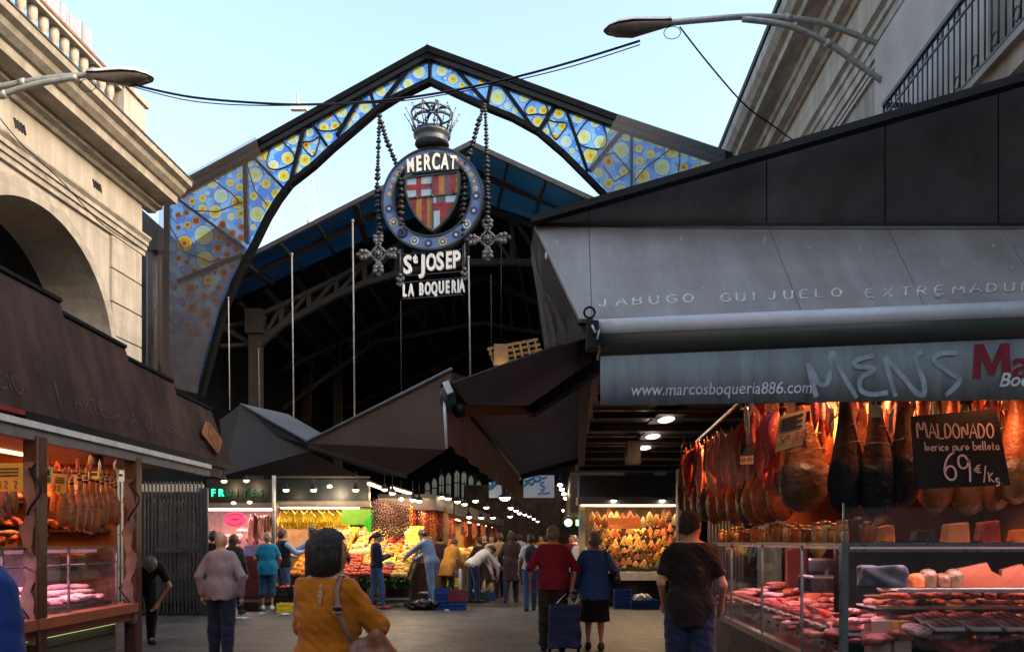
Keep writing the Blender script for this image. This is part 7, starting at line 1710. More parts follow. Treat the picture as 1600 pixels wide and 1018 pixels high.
# fruit: individuals in coloured patches
FR = {}
def fruit_proto(kind):
    mb = MB(); r = .5
    if kind == 'orange': mb.ball((0, 0, 0), .043, n=10, sc3=(1, 1, .96)); mb.ball((0, 0, .040), .005, 1, 6)
    elif kind == 'apple': mb.lathe([(.004, -.032), (.02, -.037), (.036, -.02), (.041, .005), (.036, .028), (.02, .036), (.005, .026)], (0, 0, 0), n=11); mb.tube([(0, 0, .024), (.004, 0, .048)], .003, n=4, mi=1)
    elif kind == 'lemon': mb.lathe([(.002, -.052), (.012, -.042), (.03, -.02), (.034, 0), (.03, .02), (.012, .042), (.002, .052)], (0, 0, 0), n=10, axis=Matrix.Rotation(R(80), 3, 'Y')); mb.ball((.052, 0, 0), .005, 1, 5)
    elif kind == 'melon': mb.ball((0, 0, 0), .09, n=14, sc3=(1, 1, .92)); mb.tube([(0, 0, .08), (.01, 0, .11)], .006, n=5, mi=1)
    elif kind == 'grape':
        rr = random.Random(9)
        for i in range(26):
            z = -i * .006; mb.ball((rr.uniform(-1, 1) * (.045 + z * .2), rr.uniform(-1, 1) * (.045 + z * .2), z), .015, n=6)
        mb.tube([(0, 0, 0), (0, .01, .03)], .003, n=4, mi=1)
    elif kind == 'banana':
        for j in range(5):
            a = (j - 2) * .3; pts = [(math.sin(a) * .09 * math.sin(u * 2.0) + a * .02, .07 * math.sin(u * 2.2), -.16 * u) for u in np.linspace(0, 1, 7)]
            mb.tube(pts, [.008, .014, .018, .019, .018, .014, .005], n=7)
        mb.ball((0, 0, .0), .02, 1, 6)
    return mb
STEM = mat('stem', (.06, .04, .015), rough=.7)
def FM(name, c1, c2): return mat(name, c1, col2=c2, rough=.4, var=0, scale=25, bump=.15, bscale=120, spec=.5)
FCOL = {'orange': [FM('orange_skin', (.80, .26, .02), (.90, .38, .03))], 'lemon': [FM('lemon_skin', (.85, .66, .05), (.92, .78, .10))], 'apple': [FM('apple_red', (.40, .02, .015), (.62, .10, .03)), FM('apple_green', (.34, .42, .05), (.55, .60, .12)), FM('apple_yellow', (.75, .55, .12), (.80, .35, .08))],
        'melon': [FM('melon_skin', (.55, .50, .18), (.70, .62, .30)), FM('pineapple_brown', (.40, .20, .04), (.55, .32, .07))], 'grape': [FM('grape_green', (.35, .42, .08), (.5, .55, .15))], 'banana': [FM('banana_skin', (.80, .56, .03), (.90, .72, .08))]}
def fruit(kind, ci, loc, s, label, group, rot=None):
    key = (kind, ci)
    if key not in FR: o = fruit_proto(kind).build(kind if kind != 'banana' else 'banana_bunch', [FCOL[kind][ci], STEM]); FR[key] = o.data
    else: o = bpy.data.objects.new(kind if kind != 'banana' else 'banana_bunch', FR[key]); COL.objects.link(o)
    o.location = loc; o.scale = (s, s, s); o.rotation_euler = rot or (0, 0, random.uniform(0, 6))
    return prop(o, label, kind if kind != 'banana' else 'bananas', group)
def onb(u, v): # on the bench
    return dpt2(u) + V((.15, 2.3, 0)) * v + V((0, 0, .66 + 1.13 * v))
rnd = random.Random(14); n_o = dict()
patches = [('apple', 0, 'red'), ('orange', 0, ''), ('apple', 1, 'green'), ('lemon', 0, ''), ('apple', 2, 'yellow'), ('orange', 0, ''), ('melon', 0, ''), ('apple', 0, 'red'), ('apple', 1, 'green'), ('apple', 2, 'yellow')]
grid = {}
PATW = {0: 'lowest', 1: 'second', 2: 'third', 3: 'fourth', 4: 'top'}
for row in range(5):
    for colm in range(7):
        u0 = .0 + colm / 7; k, ci, nm = patches[rnd.randrange(len(patches))]
        if row == 4: k, ci, nm = ('melon', rnd.choice((0, 1)), '') if colm % 2 else ('lemon', 0, '')
        if colm < 2 and row < 2: k, ci, nm = ('orange', 0, '')
        if row == 0 and colm in (4, 5): k, ci, nm = ('apple', 0, 'red')
        if row == 1 and colm in (4,): k, ci, nm = ('orange', 0, '')
        u0r, stp = u0 + .01, (.034 if k != 'melon' else .065); cnt = 0
        for uu in np.arange(u0r, u0 + .135, stp * .92):
            for vv in np.arange(row / 5 + .02, row / 5 + .19, stp * 1.55):
                if .375 < uu < .425: continue
                p = onb(uu + rnd.uniform(-.005, .005), vv + rnd.uniform(-.01, .01)); big = 1.65
                fruit(k, ci, p + V((0, 0, .04 + rnd.uniform(0, .04))), big * rnd.uniform(.9, 1.1), ('%s %s' % (nm, k)).strip() + ' on the sloping bench, patch %s from the bottom and %s from the left' % (ORD[row], ORD[colm]), 'fruit patch %d %d' % (row, colm))
TW = mat('tag_pale', (.62, .58, .45), rough=.6)
for i in range(22):
    u, v = rnd.uniform(.02, .98), rnd.uniform(.08, .9)
    if .36 < u < .44: continue
    c = onb(u, v) + V((0, -.04, .20)); t = thing('price_tag', 'small pale price tag stuck among the fruit on the bench', 'price card', c, 'price tags on the fruit bench'); mb = MB(); mb.prism([c + V((-.06, 0, -.04)), c + V((.06, 0, -.04)), c + V((.06, .02, .05)), c + V((-.06, .02, .05))], (0, .004, 0)); mb.build('card', TW, t); mb = MB(); mb.tube([c + V((0, .01, -.04)), c + V((0, .01, -.15))], .004, n=4); mb.build('stick', STEM, t)
    mb = MB(); mb.beam(c + V((-.035, -.004, .0)), c + V((.035, -.004, .005)), .004, .018); mb.build('print', INKB, t)
for i in range(21):
    px = 440 + i * 4.7 + rnd.uniform(-1, 1)
    fruit('banana', 0, at(px, 797 + (i % 3) * 5, DF + .35 + .1 * (i % 3)), 1.9, 'yellow banana bunch hanging in the row under the fascia', 'hanging banana bunches', (0, 0, rnd.uniform(-.6, .6)))
mb = MB(); mb.tube([at(434, 795, DF + .4), at(545, 795, DF + .4)], .012, n=5); mb.build('rail', FRM, fs_)
for i in range(60):   # loose heap behind, third dimension of the wall of fruit
    px = rnd.uniform(500, 660); py = rnd.uniform(806, 838); k, ci = rnd.choice((('lemon', 0), ('melon', 0), ('orange', 0), ('apple', 2), ('apple', 1)))
    fruit(k, ci, at(px, py, DF + 2.3 + (838 - py) * .015), 1.7 if k != 'melon' else 1.2, k + ' in the high heap at the rear of the fruit stall', 'fruit in the rear heap')
mb = MB()
for j in range(4): mb.box(at(580, 812 + j * 9, DF + 2.3 + .1 * (4 - j)), (2.7, .4, .04))
mb.build('rear_shelf', BEN, fs_)
bx(MB(), 438, 500, 826, 862, DF + 1.2, .05).build('carton_panel', mat('carton_tan', (.50, .30, .13), rough=.6), fs_)
# green board with no readable name
c = at(558, 807, DF - .1); t = thing('green_sign', 'plain green sign board hanging over the fruit stall', 'sign', c); bx(MB(), 534, 583, 795, 819, DF - .1, .03).build('panel', mat('sign_green', (.16, .30, .03), rough=.4, emit=(.2, .5, .04), es=.12), t)
mb = MB(); mb.prism([at(568, 818, DF - .115), at(583, 797, DF - .115), at(583, 830, DF - .115), at(577, 832, DF - .115)], (0, .01, 0)); mb.build('corner_leaf', mat('sign_leaf_green', (.05, .42, .03), rough=.4, emit=(.05, .6, .03), es=.1), t)
# lamps over the fruit
bl_ = [(447, 765, 4), (490, 765, 5), (515, 759, 36), (556, 765, 6), (601, 764, 6), (613, 770, 6), (627, 779, 44), (645, 780, 5), (655, 782, 5)]
for i, (px, py, e) in enumerate(bl_): pend(('bright bare bulb' if e > 20 else 'small shaded lamp') + ' over the fruit stall, %s from the left' % ORD[i], px, py, DF - .6 + (px > 590) * .5 * (px - 590) / 60, .11 if e < 20 else .09, e * 1.0, WWH if e > 20 else WB, shade=e < 20, cord=.3, col=(1, .80, .52))
mb = MB(); mb.box(at(430, 724, 15.5), (.14, .14, .10)); mb.build('lens', glow('flood_warm', (1, .72, .35), 18), (ft := thing('flood_lamp', 'square warm flood lamp hanging under the dark tent awning', 'lamp', at(430, 724, 15.5)))); mb = MB(); mb.box(at(430, 721, 15.58), (.2, .1, .16)); mb.build('housing', BLACKM, ft)
light('POINT', at(430, 727, 15.2), 14, (1, .7, .4), .06, ft)
light('AREA', at(530, 792, DF + .3), 48, (1, .74, .42), 2.6, fs_, (R(-15), 0, 0), .8)
mb = MB(); mb.box(at(500, 793, DF + .45), (1.9, .06, .04)); mb.build('tube_lamp', WB2, fs_)
light('AREA', at(620, 775, DF + 1.2), 55, (1, .62, .32), 1.6, fs_, (R(-10), 0, 0), .8)
for i, (x0, y0, x1, y1, d) in enumerate(((576, 755, 597, 763, 18.6), (612, 762, 642, 771, 19.5))):
    t = thing('tube_light', ['left fluorescent tube over the aisle corner of the fruit stall', 'right fluorescent tube over the aisle corner of the fruit stall'][i], 'lamp', at(x0, y0, d)); mb = MB(); mb.beam(at(x0, y0, d), at(x1, y1, d + 1.2), .07, .05); mb.build('tube', WB2, t); mb = MB(); mb.beam(at(x0, y0 - 3, d), at(x1, y1 - 3, d + 1.2), .10, .03); mb.build('housing', FRM, t)
# --- dried peppers and sausages hanging at the corner
rnd = random.Random(41); STRG = [hammat('pepper_dark', (.03, .008, .006), (.10, .02, .012), scale=20), hammat('pepper_red', (.35, .02, .01), (.6, .07, .02), scale=20), hammat('pepper_amber', (.5, .14, .02), (.75, .3, .05), scale=20)]
PEP = {}
def garland(label, top, L, mi):
    if mi not in PEP:
        mb = MB(); r = random.Random(mi)
        for i in range(34):
            z = -i / 34; a = i * 2.4; mb.ball((.035 * math.cos(a), .035 * math.sin(a), z), .030, n=6, sc3=(.7, .7, 1.4))
        mb.tube([(0, 0, .1), (0, 0, -1)], .006, n=4); o = mb.build('pepper_string', STRG[mi]); PEP[mi] = o.data
    else: o = bpy.data.objects.new('pepper_string', PEP[mi]); COL.objects.link(o)
    o.location = top; o.scale = (1.3, 1.3, L); return prop(o, label, 'pepper string', 'pepper strings at the fruit stall corner')
for i in range(26):
    px = 584 + i * 4.4; d = 18.4 + i * .14; m_ = 0 if i < 13 else (1, 2, 1, 0)[i % 4]
    garland(('dark' if m_ == 0 else 'red' if m_ == 1 else 'amber') + ' pepper string, %s from the green sign' % (ORD[i] if i < 18 else 'far'), at(px, 782 + i * .8, d), (55 if i < 14 else 40) * rnd.uniform(.7, 1.15) * d / F, m_)
# --- left row of stalls going up the aisle
DIRX = .06
def ax_(y, off=0): return gx(668, 19.5) + DIRX * (y - 19.5) + off
AW = mat('aisle_counter', (.10, .05, .03), rough=.5, var=.5)
rnd = random.Random(6)
for i in range(7):
    y0 = 20.3 + i * 3.6; y1 = y0 + 3.2; hue = ((.75, .25, .06), (.8, .4, .1), (.7, .12, .05))[i % 3]
    t = thing('aisle_stall', 'lit stall on the left side of the aisle, %s behind the fruit stall' % ORD[i], 'market stall', (ax_(y0), y0, 0))
    mb = MB(); mb.prism([V((ax_(y0), y0, 0)), V((ax_(y1), y1, 0)), V((ax_(y1), y1, .95)), V((ax_(y0), y0, .95))], (-1.2, 0, 0)); mb.build('counter', AW, t)
    mb = MB(); mb.prism([V((ax_(y0) - 1.3, y0, .95)), V((ax_(y1) - 1.3, y1, .95)), V((ax_(y1) - 1.3, y1, 2.3)), V((ax_(y0) - 1.3, y0, 2.3))], (-.05, 0, 0)); mb.build('inner_wall', mat('aisle_wall_%d' % (i % 3), tuple(c * .5 for c in hue), rough=.6, var=.7, scale=5), t)
    mb = MB(); mb.prism([V((ax_(y0) + .1, y0, 2.3)), V((ax_(y1) + .1, y1, 2.3)), V((ax_(y1) + .1, y1, 2.7)), V((ax_(y0) + .1, y0, 2.7))], (-1.5, 0, 0)); mb.build('canopy', FRM, t)
    mb = MB(); mb.box((ax_(y0 + 1.6) - .5, y0 + 1.6, 2.28), (.08, 2.4, .03)); mb.build('tube_lamp', WB2, t)
    if i < 5: light('AREA', (ax_(y0 + 1.6) - .5, y0 + 1.6, 2.24), 36, (1, .66, .36), .5, t, (0, 0, 0), 2.4)
    for j in range(9):
        y = y0 + .2 + j * .33; hm = rnd.choice(('orange', 'apple', 'lemon', 'apple')); ci = rnd.randrange(len(FCOL[hm]))
        fruit(hm, ci, V((ax_(y) - .2 - .1 * (j % 3), y, 1.05 + .06 * (j % 3))), 3.0 if j % 2 else 2.2, '%s heap item on the %s aisle stall' % (hm, ORD[i]), 'goods on aisle stall %d' % (i + 1))
    for j in range(6): garland('pepper string hung along the front of the %s aisle stall' % ORD[i], V((ax_(y0) - .15, y0 + .3 + j * .5, 2.25)), rnd.uniform(.35, .7), (1, 2, 0)[(i + j) % 3])
for i, (px, py, d) in enumerate(((715, 783, 22), (726, 787, 24), (743, 782, 23), (760, 792, 25), (789, 777, 21), (798, 793, 26), (797, 806, 30), (806, 797, 28), (812, 801, 31), (820, 803, 33), (827, 806, 36), (700, 778, 21), (690, 776, 21), (733, 807, 25), (752, 808, 26), (770, 808, 28), (834, 810, 39), (840, 814, 42))):
    pend('hanging aisle lamp, %s in order of distance list' % ORD[i] if False else 'small hanging lamp over the left side of the long aisle', px, py, d, .13 if i != 4 else .22, 8 if i in (4, 8) else 0, WWH if i in (5, 7, 8) else WB, cord=.6, group='lamps along the aisle')
# right side of the aisle: string of bright lamps and shop fronts
for i, (px, py, d) in enumerate(((875, 757, 24), (878, 764, 25), (881, 771, 26.5), (884, 778, 28), (886, 787, 31), (881, 797, 34), (890, 802, 33), (886, 800, 35))):
    pend('bright lamp in the slanting string right of the aisle', px, py, d, .13, 6 if i in (1, 4) else 0, WWH, shade=False, cord=.2, group='string of lamps right of the aisle')
def ar_(y): return gx(903, 18.6) + .05 * (y - 18.6)
for i in range(6):
    y0 = 22 + i * 4.2; y1 = y0 + 3.8
    t = thing('aisle_stall', 'dim stall on the right side of the aisle, %s beyond the chocolate stall' % ORD[i], 'market stall', (ar_(y0), y0, 0))
    mb = MB(); mb.prism([V((ar_(y0), y0, 0)), V((ar_(y1), y1, 0)), V((ar_(y1), y1, 1.0)), V((ar_(y0), y0, 1.0))], (1.2, 0, 0)); mb.build('counter', AW, t)
    mb = MB(); mb.prism([V((ar_(y0) - .1, y0, 2.3)), V((ar_(y1) - .1, y1, 2.3)), V((ar_(y1) - .1, y1, 3.4)), V((ar_(y0) - .1, y0, 3.4))], (1.5, 0, 0)); mb.build('canopy', mat('canopy_brown_slats', (.07, .04, .025), rough=.5, var=.5, scale=3, stretch=(1, 1, 9)), t)
    mb = MB(); mb.prism([V((ar_(y0) + 1.3, y0, 1.0)), V((ar_(y1) + 1.3, y1, 1.0)), V((ar_(y1) + 1.3, y1, 2.3)), V((ar_(y0) + 1.3, y0, 2.3))], (.05, 0, 0)); mb.build('inner_wall', MC['aisle_wall_%d' % (i % 3)], t)
    if i < 4: light('AREA', (ar_(y0 + 2) + .5, y0 + 2, 2.25), 34, (1, .72, .42), .5, t, (0, 0, 0), 2.4)
    for j in range(8): fruit(('orange', 'lemon', 'apple')[j % 3], 0, V((ar_(y0) + .2 + .1 * (j % 3), y0 + .3 + j * .4, 1.08 + .05 * (j % 3))), 2.6, 'goods on the counter of the %s dim stall right of the aisle' % ORD[i], 'goods on dim stall %d' % (i + 1))
mb = MB(); mb.box((gx(838, 49), 49.6, 2.5), (9, .1, 5)); prop(mb.build('end_wall', mat('end_wall_brown', (.06, .035, .025), rough=.7, var=.6, scale=2), base=(gx(838, 49), 49.6, 0)), 'brown wall closing the far end of the aisle', 'wall')
# green cross-shaped pharmacy-like light: two lit panels
t = thing('lit_sign', 'small lit panels in white and green over the far right of the aisle', 'sign', at(903, 818, 26)); mb = MB(); mb.box(at(904, 816, 26), (.18, .04, .20)); mb.build('green_panel', glow('lit_green', (.25, .9, .35), 1.6), t); mb = MB(); mb.lathe([(.13, 0), (.13, .03)], at(888, 816, 26), n=20, axis=Matrix.Rotation(R(90), 3, 'X')); mb.build('round_panel', glow('lit_pale_green', (.6, .95, .75), 1.2), t)
# blue and white banners
BW = mat('banner_white', (.45, .50, .55), rough=.5, var=.08); BBL = mat('banner_cyan', (.01, .17, .34), rough=.5)
def banner(label, x0, y0, x1, y1, d, seed, fig=None):
    t = thing('banner', label, 'banner', at((x0 + x1) / 2, y1, d)); bx(MB(), x0, x1, y0, y1, d, .03).build('panel', BW, t); r = random.Random(seed); mb = MB(); w_ = (x1 - x0)
    for k in range(3):
        y = y0 + (y1 - y0) * (.18 + .12 * k) ; mb.tube([at(x0 + w_ * (.02 + .93 * q * (.8 - .2 * k)), y + 3 * math.sin(q * 9 + k) + r.uniform(-1, 1) - (5 * q), d - .01) for q in np.linspace(0, 1, 14)], .022, n=5, flat=1)
    mb.build('wave_pattern', BBL, t)
    if fig: mb = MB(); strokes(mb, fig, at(x0 + w_ * .55, y0 + (y1 - y0) * .68, d - .02), (1, 0, 0), (0, 0, 1), (y1 - y0) * .36 * d / F, .02); mb.tube([at(x0 + w_ * (.45 + .4 * q), y1 - 7 + 1.5 * math.sin(q * 12), d - .02) for q in np.linspace(0, 1, 10)], .014, n=5); mb.build('lettering', BBL, t)
banner('small white banner with a blue wave pattern left of the larger one', 764, 753, 784, 777, 21, 1)
banner('white banner with blue waves and the figure 5 above the aisle', 818, 742, 866, 777, 20, 2, '5')
# --- chocolate stall
DC = 18.4
cs = thing('chocolate_stall', 'warm lit chocolate stall facing the street with an orange sign and sloping trays', 'market stall', at(985, 845, DC))
bx(MB(), 905, 1075, 742, 775, DC - .4, .5).build('fascia', mat('fascia_blue_grey', (.045, .045, .055), rough=.35, var=.2), cs)
bx(MB(), 903, 1075, 775, 787, DC - .45, .6).build('fascia_lip', mat('fascia_grey_pale', (.16, .15, .14), rough=.4), cs)
bx(MB(), 908, 1075, 787.5, 790, DC - .3, .3).build('lit_edge', glow('edge_warm', (1, .75, .4), 1.6), cs)
bx(MB(), 905, 914, 787, 905, DC - .2, .12).build('post', mat('post_lit', (.55, .45, .3), rough=.4), cs)
bx(MB(), 905, 1090, 787, 905, DC + 2.2, .08).build('inner_wall', mat('choc_wall', (.30, .15, .05), rough=.6, var=.6, scale=4), cs)
bx(MB(), 928, 1085, 905, 940, DC + .1, 1.0).build('counter_base', mat('counter_black', (.02, .018, .018), rough=.3), cs)
bx(MB(), 925, 1085, 893, 906, DC - .02, 1.2).build('counter_top', mat('counter_steel', (.5, .46, .42), rough=.3, var=.2), cs)
mb = MB(); mb.box(at(930, 893, DC + .2) + V((1.0, 0, .2)), (2.1, .01, .42)); mb.build('case_glass', GL2, cs)
CHO = [FM('choc_amber', (.55, .22, .05), (.75, .40, .10)), FM('choc_brown', (.18, .06, .02), (.35, .14, .04)), FM('choc_gold', (.70, .42, .10), (.85, .62, .2)), FM('choc_red', (.5, .08, .03), (.65, .2, .05)), FM('choc_cream', (.72, .58, .35), (.85, .75, .5))]
mb = MB()
TM = [None] * 5; rnd = random.Random(12)
for row in range(8):
    for c_ in range(13):
        if rnd.random() < .10: continue
        px = 932 + c_ * 10.5; py = 888 - row * 10.5; d = DC + .25 + row * .17; k = rnd.choice((0, 1, 2, 3, 0, 1)) if row > 1 else rnd.choice((3, 1, 0)); o_ = at(px, py, d); w_ = 9.6 * d / F
        if TM[k] is None:
            mb = MB(); mb.lathe([(.05, 0), (.072, .03), (.075, .03), (.06, .028)], (0, 0, 0), n=12, mi=1)
            for q in range(22): rr_ = .055 * (1 - q / 26); mb.ball((rr_ * math.cos(q * 2.4), rr_ * math.sin(q * 2.4), .025 + q * .0045), .019, 0, 7)
            o = mb.build('sweet_tray', [CHO[k], STEELB]); TM[k] = o.data
        else: o = bpy.data.objects.new('sweet_tray', TM[k]); COL.objects.link(o)
        o.location = o_ + V((rnd.uniform(-.03, .03), rnd.uniform(-.1, .1), rnd.uniform(-.03, .06))); sc1 = rnd.uniform(1.2, 1.75); o.scale = (sc1, 1.1, sc1 * rnd.uniform(.9, 1.5)); o.rotation_euler = (rnd.uniform(-.1, .5), rnd.uniform(-.1, .1), rnd.uniform(-.4, .4))
        prop(o, 'tray of sweets on the chocolate stall, row %s up and %s from the left' % (ORD[row], ORD[c_]), 'tray', 'sweet trays on the chocolate stall')
for i in range(6):
    mb = MB(); mb.box(at(990, 889.5 - i * 14 + 0, DC + .4 + i * .23), (1.95, .25, .02)); mb.build('shelf', FRM, cs)
for i in range(14):
    px = 925 + i * 10; t = thing('hanging_bag', 'cellophane gift bag hanging at the top of the chocolate stall, %s from the left' % ORD[i], 'bag', at(px, 803, DC + .3)); mb = MB(); mb.lathe([(.01, .02), (.02, 0), (.07, -.08), (.075, -.2), (.05, -.24)], at(px, 800 + (i % 3) * 4, DC + .3), n=9, sy=.6); mb.build('pouch', CHO[(i * 3) % 5], t)
t, pt, r_, u_ = board('shop_sign', 'orange sign with two lines of pale lettering in the chocolate stall', at(976, 817, DC - .1), 50 * DC / F, 17 * DC / F, (1, 0, 0), (0, 0, 1), mat('sign_orange', (.50, .09, .02), rough=.5, emit=(1, .2, .04), es=.12), cat='sign')
text('lettering', 'CATALAN CHOCOLAT', pt(.5, .14, .008), r_, u_, .085, mat('letter_cream', (.8, .65, .4), rough=.5), t, ext=.002, sx=.75); text('lettering', 'ORO', pt(.5, .62, .008), r_, u_, .075, MC['letter_cream'], t, ext=.002, sx=.8)
for i, px in enumerate((959, 1035)):
    t = thing('spot_lamp', ('left', 'right')[i] + ' round warm downlight on the lip of the chocolate stall', 'lamp', at(px, 779, DC - .5)); mb = MB(); mb.lathe([(.08, 0), (.085, .05), (.03, .09)], at(px, 781, DC - .5), n=14); mb.build('housing', FRM, t); mb = MB(); mb.ball(at(px, 781, DC - .5), .06, n=10, sc3=(1, 1, .6)); mb.build('lamp_bulb', WWH, t)
    light('SPOT', at(px, 783, DC - .5) + V((0, 0, -.08)), 50, (1, .72, .42), .05, t, (R(-20), 0, 0), spot=130)
light('AREA', at(990, 792, DC + .7), 46, (1, .68, .34), 2.0, cs, (0, 0, 0), 1.0)
mb = MB(); mb.box(at(990, 790, DC + .9), (1.9, .07, .03)); mb.build('tube_lamp', WB2, cs)
# ceiling fluorescents in the passage
for i, (px, py, d) in enumerate(((1041, 659, 9.9), (1020, 685, 11.5), (1007, 702, 12.9))):
    c = at(px, py, d); c.z = 3.02; t = thing('ceiling_lamp', 'oval lit lamp on the dark passage ceiling, ' + ('nearest', 'middle', 'farthest')[i] + ' of three', 'lamp', c)
    mb = MB(); mb.lathe([(.02, .0), (.10, -.004), (.12, -.012), (.10, -.022), (.02, -.025)], c, n=18, sx=.8, sy=2.0); mb.build('diffuser', glow('oval_lamp', (1, .82, .66), 3.6), t); mb = MB(); mb.box(c + V((0, 0, .01)), (.34, .8, .03)); mb.build('frame', BLACKM, t)
    light('POINT', c + V((0, 0, -.22)), 1.6, (1, .8, .6), .1, t)
# ================================================================== GATE, CRATES, LITTER
gt = thing('metal_gate', 'tall grey-blue gate of vertical bars with corrugated panel beside the left stall', 'gate', at(268, 960, 16.0))
GM = mat('gate_blue_grey', (.055, .06, .072), rough=.4, metal=.3, var=.3); GMB = mat('gate_bars', (.075, .06, .055), rough=.5, var=.4); COR = mat('corrugated_pale', (.27, .24, .23), rough=.35, metal=.4, var=.6, scale=5, stretch=(1, 1, 3))
DG = 16.0; z = lambda y: 1.5 + (HZ - y) * DG / F
def gb(x0, y0, x1, y1, off=0, th=.05): a, b = at(x0, y1, DG), at(x1, y0, DG); return ((a.x + b.x) / 2, DG + off, (a.z + b.z) / 2), (abs(b.x - a.x), th, abs(b.z - a.z))
for q in ((312, 762, 325, 962), (218, 768, 312, 779), (218, 905, 312, 940), (232, 779, 241, 905)):
    mb = MB(); mb.box(*gb(*q)); mb.build('frame', GM, gt)
mb = MB(); mb.prism([at(296, 779, DG - .03), at(312, 779, DG - .03), at(312, 800, DG - .03)], (0, .04, 0)); mb.build('gusset', GM, gt)
for i in range(18):
    x = 150 + i * 5.4 if False else 216 + i * 5.9
    if x > 320: break
    mb = MB(); c_, s_ = gb(x - 1, 752, x + 1, 955, -.05, .025); mb.box(c_, s_); mb.build('bar', GMB, gt)
for i in range(9):
    x = 160 + i * 6; mb = MB(); c_, s_ = gb(x - 1, 752, x + 1, 955, -.05, .025); mb.box(c_, s_); mb.build('bar', GMB, gt)
mb = MB(); N = 60; vs = []
for i in range(N + 1):
    x = at(243 + (310 - 243) * i / N, 845, DG).x; vs += [(x, DG + .12 + .045 * math.sin(i * .95), z(908)), (x, DG + .12 + .045 * math.sin(i * .95), z(782))]
mb.add(vs, [(2 * i, 2 * i + 2, 2 * i + 3, 2 * i + 1) for i in range(N)], 0, True); mb.build('corrugated_panel', COR, gt)
mb = MB(); mb.box(*gb(245, 855, 312, 862, -.07, .03)); mb.build('latch_bar', GMB, gt)
mb = MB(); mb.box(*gb(205, 930, 330, 966, .25, .2)); mb.build('threshold', GM, gt)
mb = MB(); mb.box(at(262, 762, 16.6), (1.5, .05, .16)); mb.build('lit_transom', lucent('frosted_strip', (.6, .6, .58), tr=.8, clear=.2), gt)
light('AREA', V((gx(270, 17.4), 17.4, 2.5)), 5, (1, .85, .8), 1.0, gt, (R(40), 0, R(180)), .5)
def crate(label, px, py, d, w_, h_, dp, col, rz=0, name='crate', fill=None, floor=True, zb=0):
    c = at(px, py, d); c.z = zb; t = thing(name, label, 'crate', c, rz=0); m = mat('crate_%s' % col[0], col[1], rough=.4, var=.12); mb = MB(); th = .018
    mb.box(c + V((0, 0, .01)), (w_, dp, .02)); nsl = max(2, int(h_ / .07))
    for s_ in (-1, 1):
        for k in range(nsl):
            zc_ = h_ * (k + .5) / nsl; hh = h_ / nsl * .74
            mb.box(c + V((0, s_ * (dp / 2 - th / 2), zc_)), (w_, th, hh)); mb.box(c + V((s_ * (w_ / 2 - th / 2), 0, zc_)), (th, dp - 2 * th - .002, hh))
        for s2 in (-1, 1): mb.box(c + V((s_ * (w_ / 2 - .02), s2 * (dp / 2 - .02), h_ / 2)), (.036, .036, h_ - .004))
    mb.box(c + V((0, -dp / 2 - .003, h_ * .84)), (w_ * .3, .01, .03)); mb.build('shell', m, t)
    if fill:
        fm, n = fill; mb = MB(); r = random.Random(int(px))
        for _ in range(n): mb.ball(c + V((r.uniform(-.4, .4) * w_, r.uniform(-.4, .4) * dp, h_ * r.uniform(.6, 1.05))), r.uniform(.03, .055), n=7)
        mb.build('contents', fm, t)
    return t
BLU = ('blue', (.012, .05, .22)); REDC = ('red', (.22, .02, .03)); YEL = ('yellow', (.75, .55, .03)); TEAL = ('teal', (.02, .22, .30)); BLK = ('black', (.012, .012, .014)); DGR = ('dark_green', (.01, .06, .06))
RF = FCOL['apple'][0]
crate('yellow plastic crate on the ground beside the woman in teal', 447, 945, 16.9, .34, .20, .3, YEL)
crate('light blue crate beside the yellow one', 467, 945, 17.0, .24, .16, .3, TEAL)
crate('dark crate full of red fruit standing behind the yellow crate', 440, 930, 17.6, .40, .50, .35, BLK, fill=(RF, 30)); crate('second dark crate of red fruit right of the one beside the teal woman', 468, 930, 17.7, .38, .50, .35, BLK, fill=(RF, 30))
crate('dark crate with a pale bag on the ground right of the bald man', 393, 940, 17.2, .42, .18, .35, BLK)
for k, zb in enumerate((0, .16, .32)):
    crate(('lowest', 'middle', 'top')[k] + ' blue crate of the stack left of the red crate', 692, 940, 17.6, .36, .15, .3, BLU, zb=zb)
crate('blue crate on the ground under the red crate', 716, 940, 17.5, .36, .18, .3, BLU); crate('dark red crate stacked on the blue crate by the aisle', 715, 940, 17.55, .40, .26, .3, REDC, zb=.18)
crate('dark green crate under the bending person in the white shirt', 745, 920, 19.8, .62, .24, .4, DGR); crate('blue crate right of the bending person in the white shirt', 763, 920, 20.4, .34, .2, .4, BLU)
crate('blue crate standing under the chocolate stall, left of the long one', 973, 945, 17.9, .40, .42, .35, BLU); crate('long blue crate with white bags in front of the chocolate stall', 1006, 946, 17.7, .60, .21, .4, BLU)
BAG = mat('bag_white', (.62, .62, .62), rough=.4, var=.1, bump=.6, bscale=14); BAGB = mat('bag_black', (.015, .015, .015), rough=.3, bump=.6, bscale=14)
def blob_thing(name, label, cat, c, sz, m, amp=.03, seed=1, group=None):
    f = lambda P: ell(P, (0, 0, 0), sz) + wob(P, 9 / max(sz), amp, seed) * 1.0
    f2 = lambda P: np.maximum(f(P), -sz[2] * .8 - P[..., 2])
    vs, fs = nets(f2, tuple(-s * 1.5 for s in sz), tuple(s * 1.5 for s in sz), max(sz) / 11); mb = MB(); mb.add([tuple(V(tuple(v)) + V(c)) for v in vs], fs.tolist(), 0, True)
    return prop(mb.build(name, m, base=c), label, cat, group)
blob_thing('plastic_bag', 'crumpled white bag lying in the long blue crate', 'bag', at(1003, 930, 17.7).xy.to_3d() + V((0, 0, .24)), (.2, .14, .09), BAG, .025, 3)
blob_thing('rubbish_bag', 'black rubbish bag with white scraps in front of the fruit bench', 'rubbish bag', V((gx(660, 17.5), 17.5, .10)), (.36, .2, .13), BAGB, .03, 5)
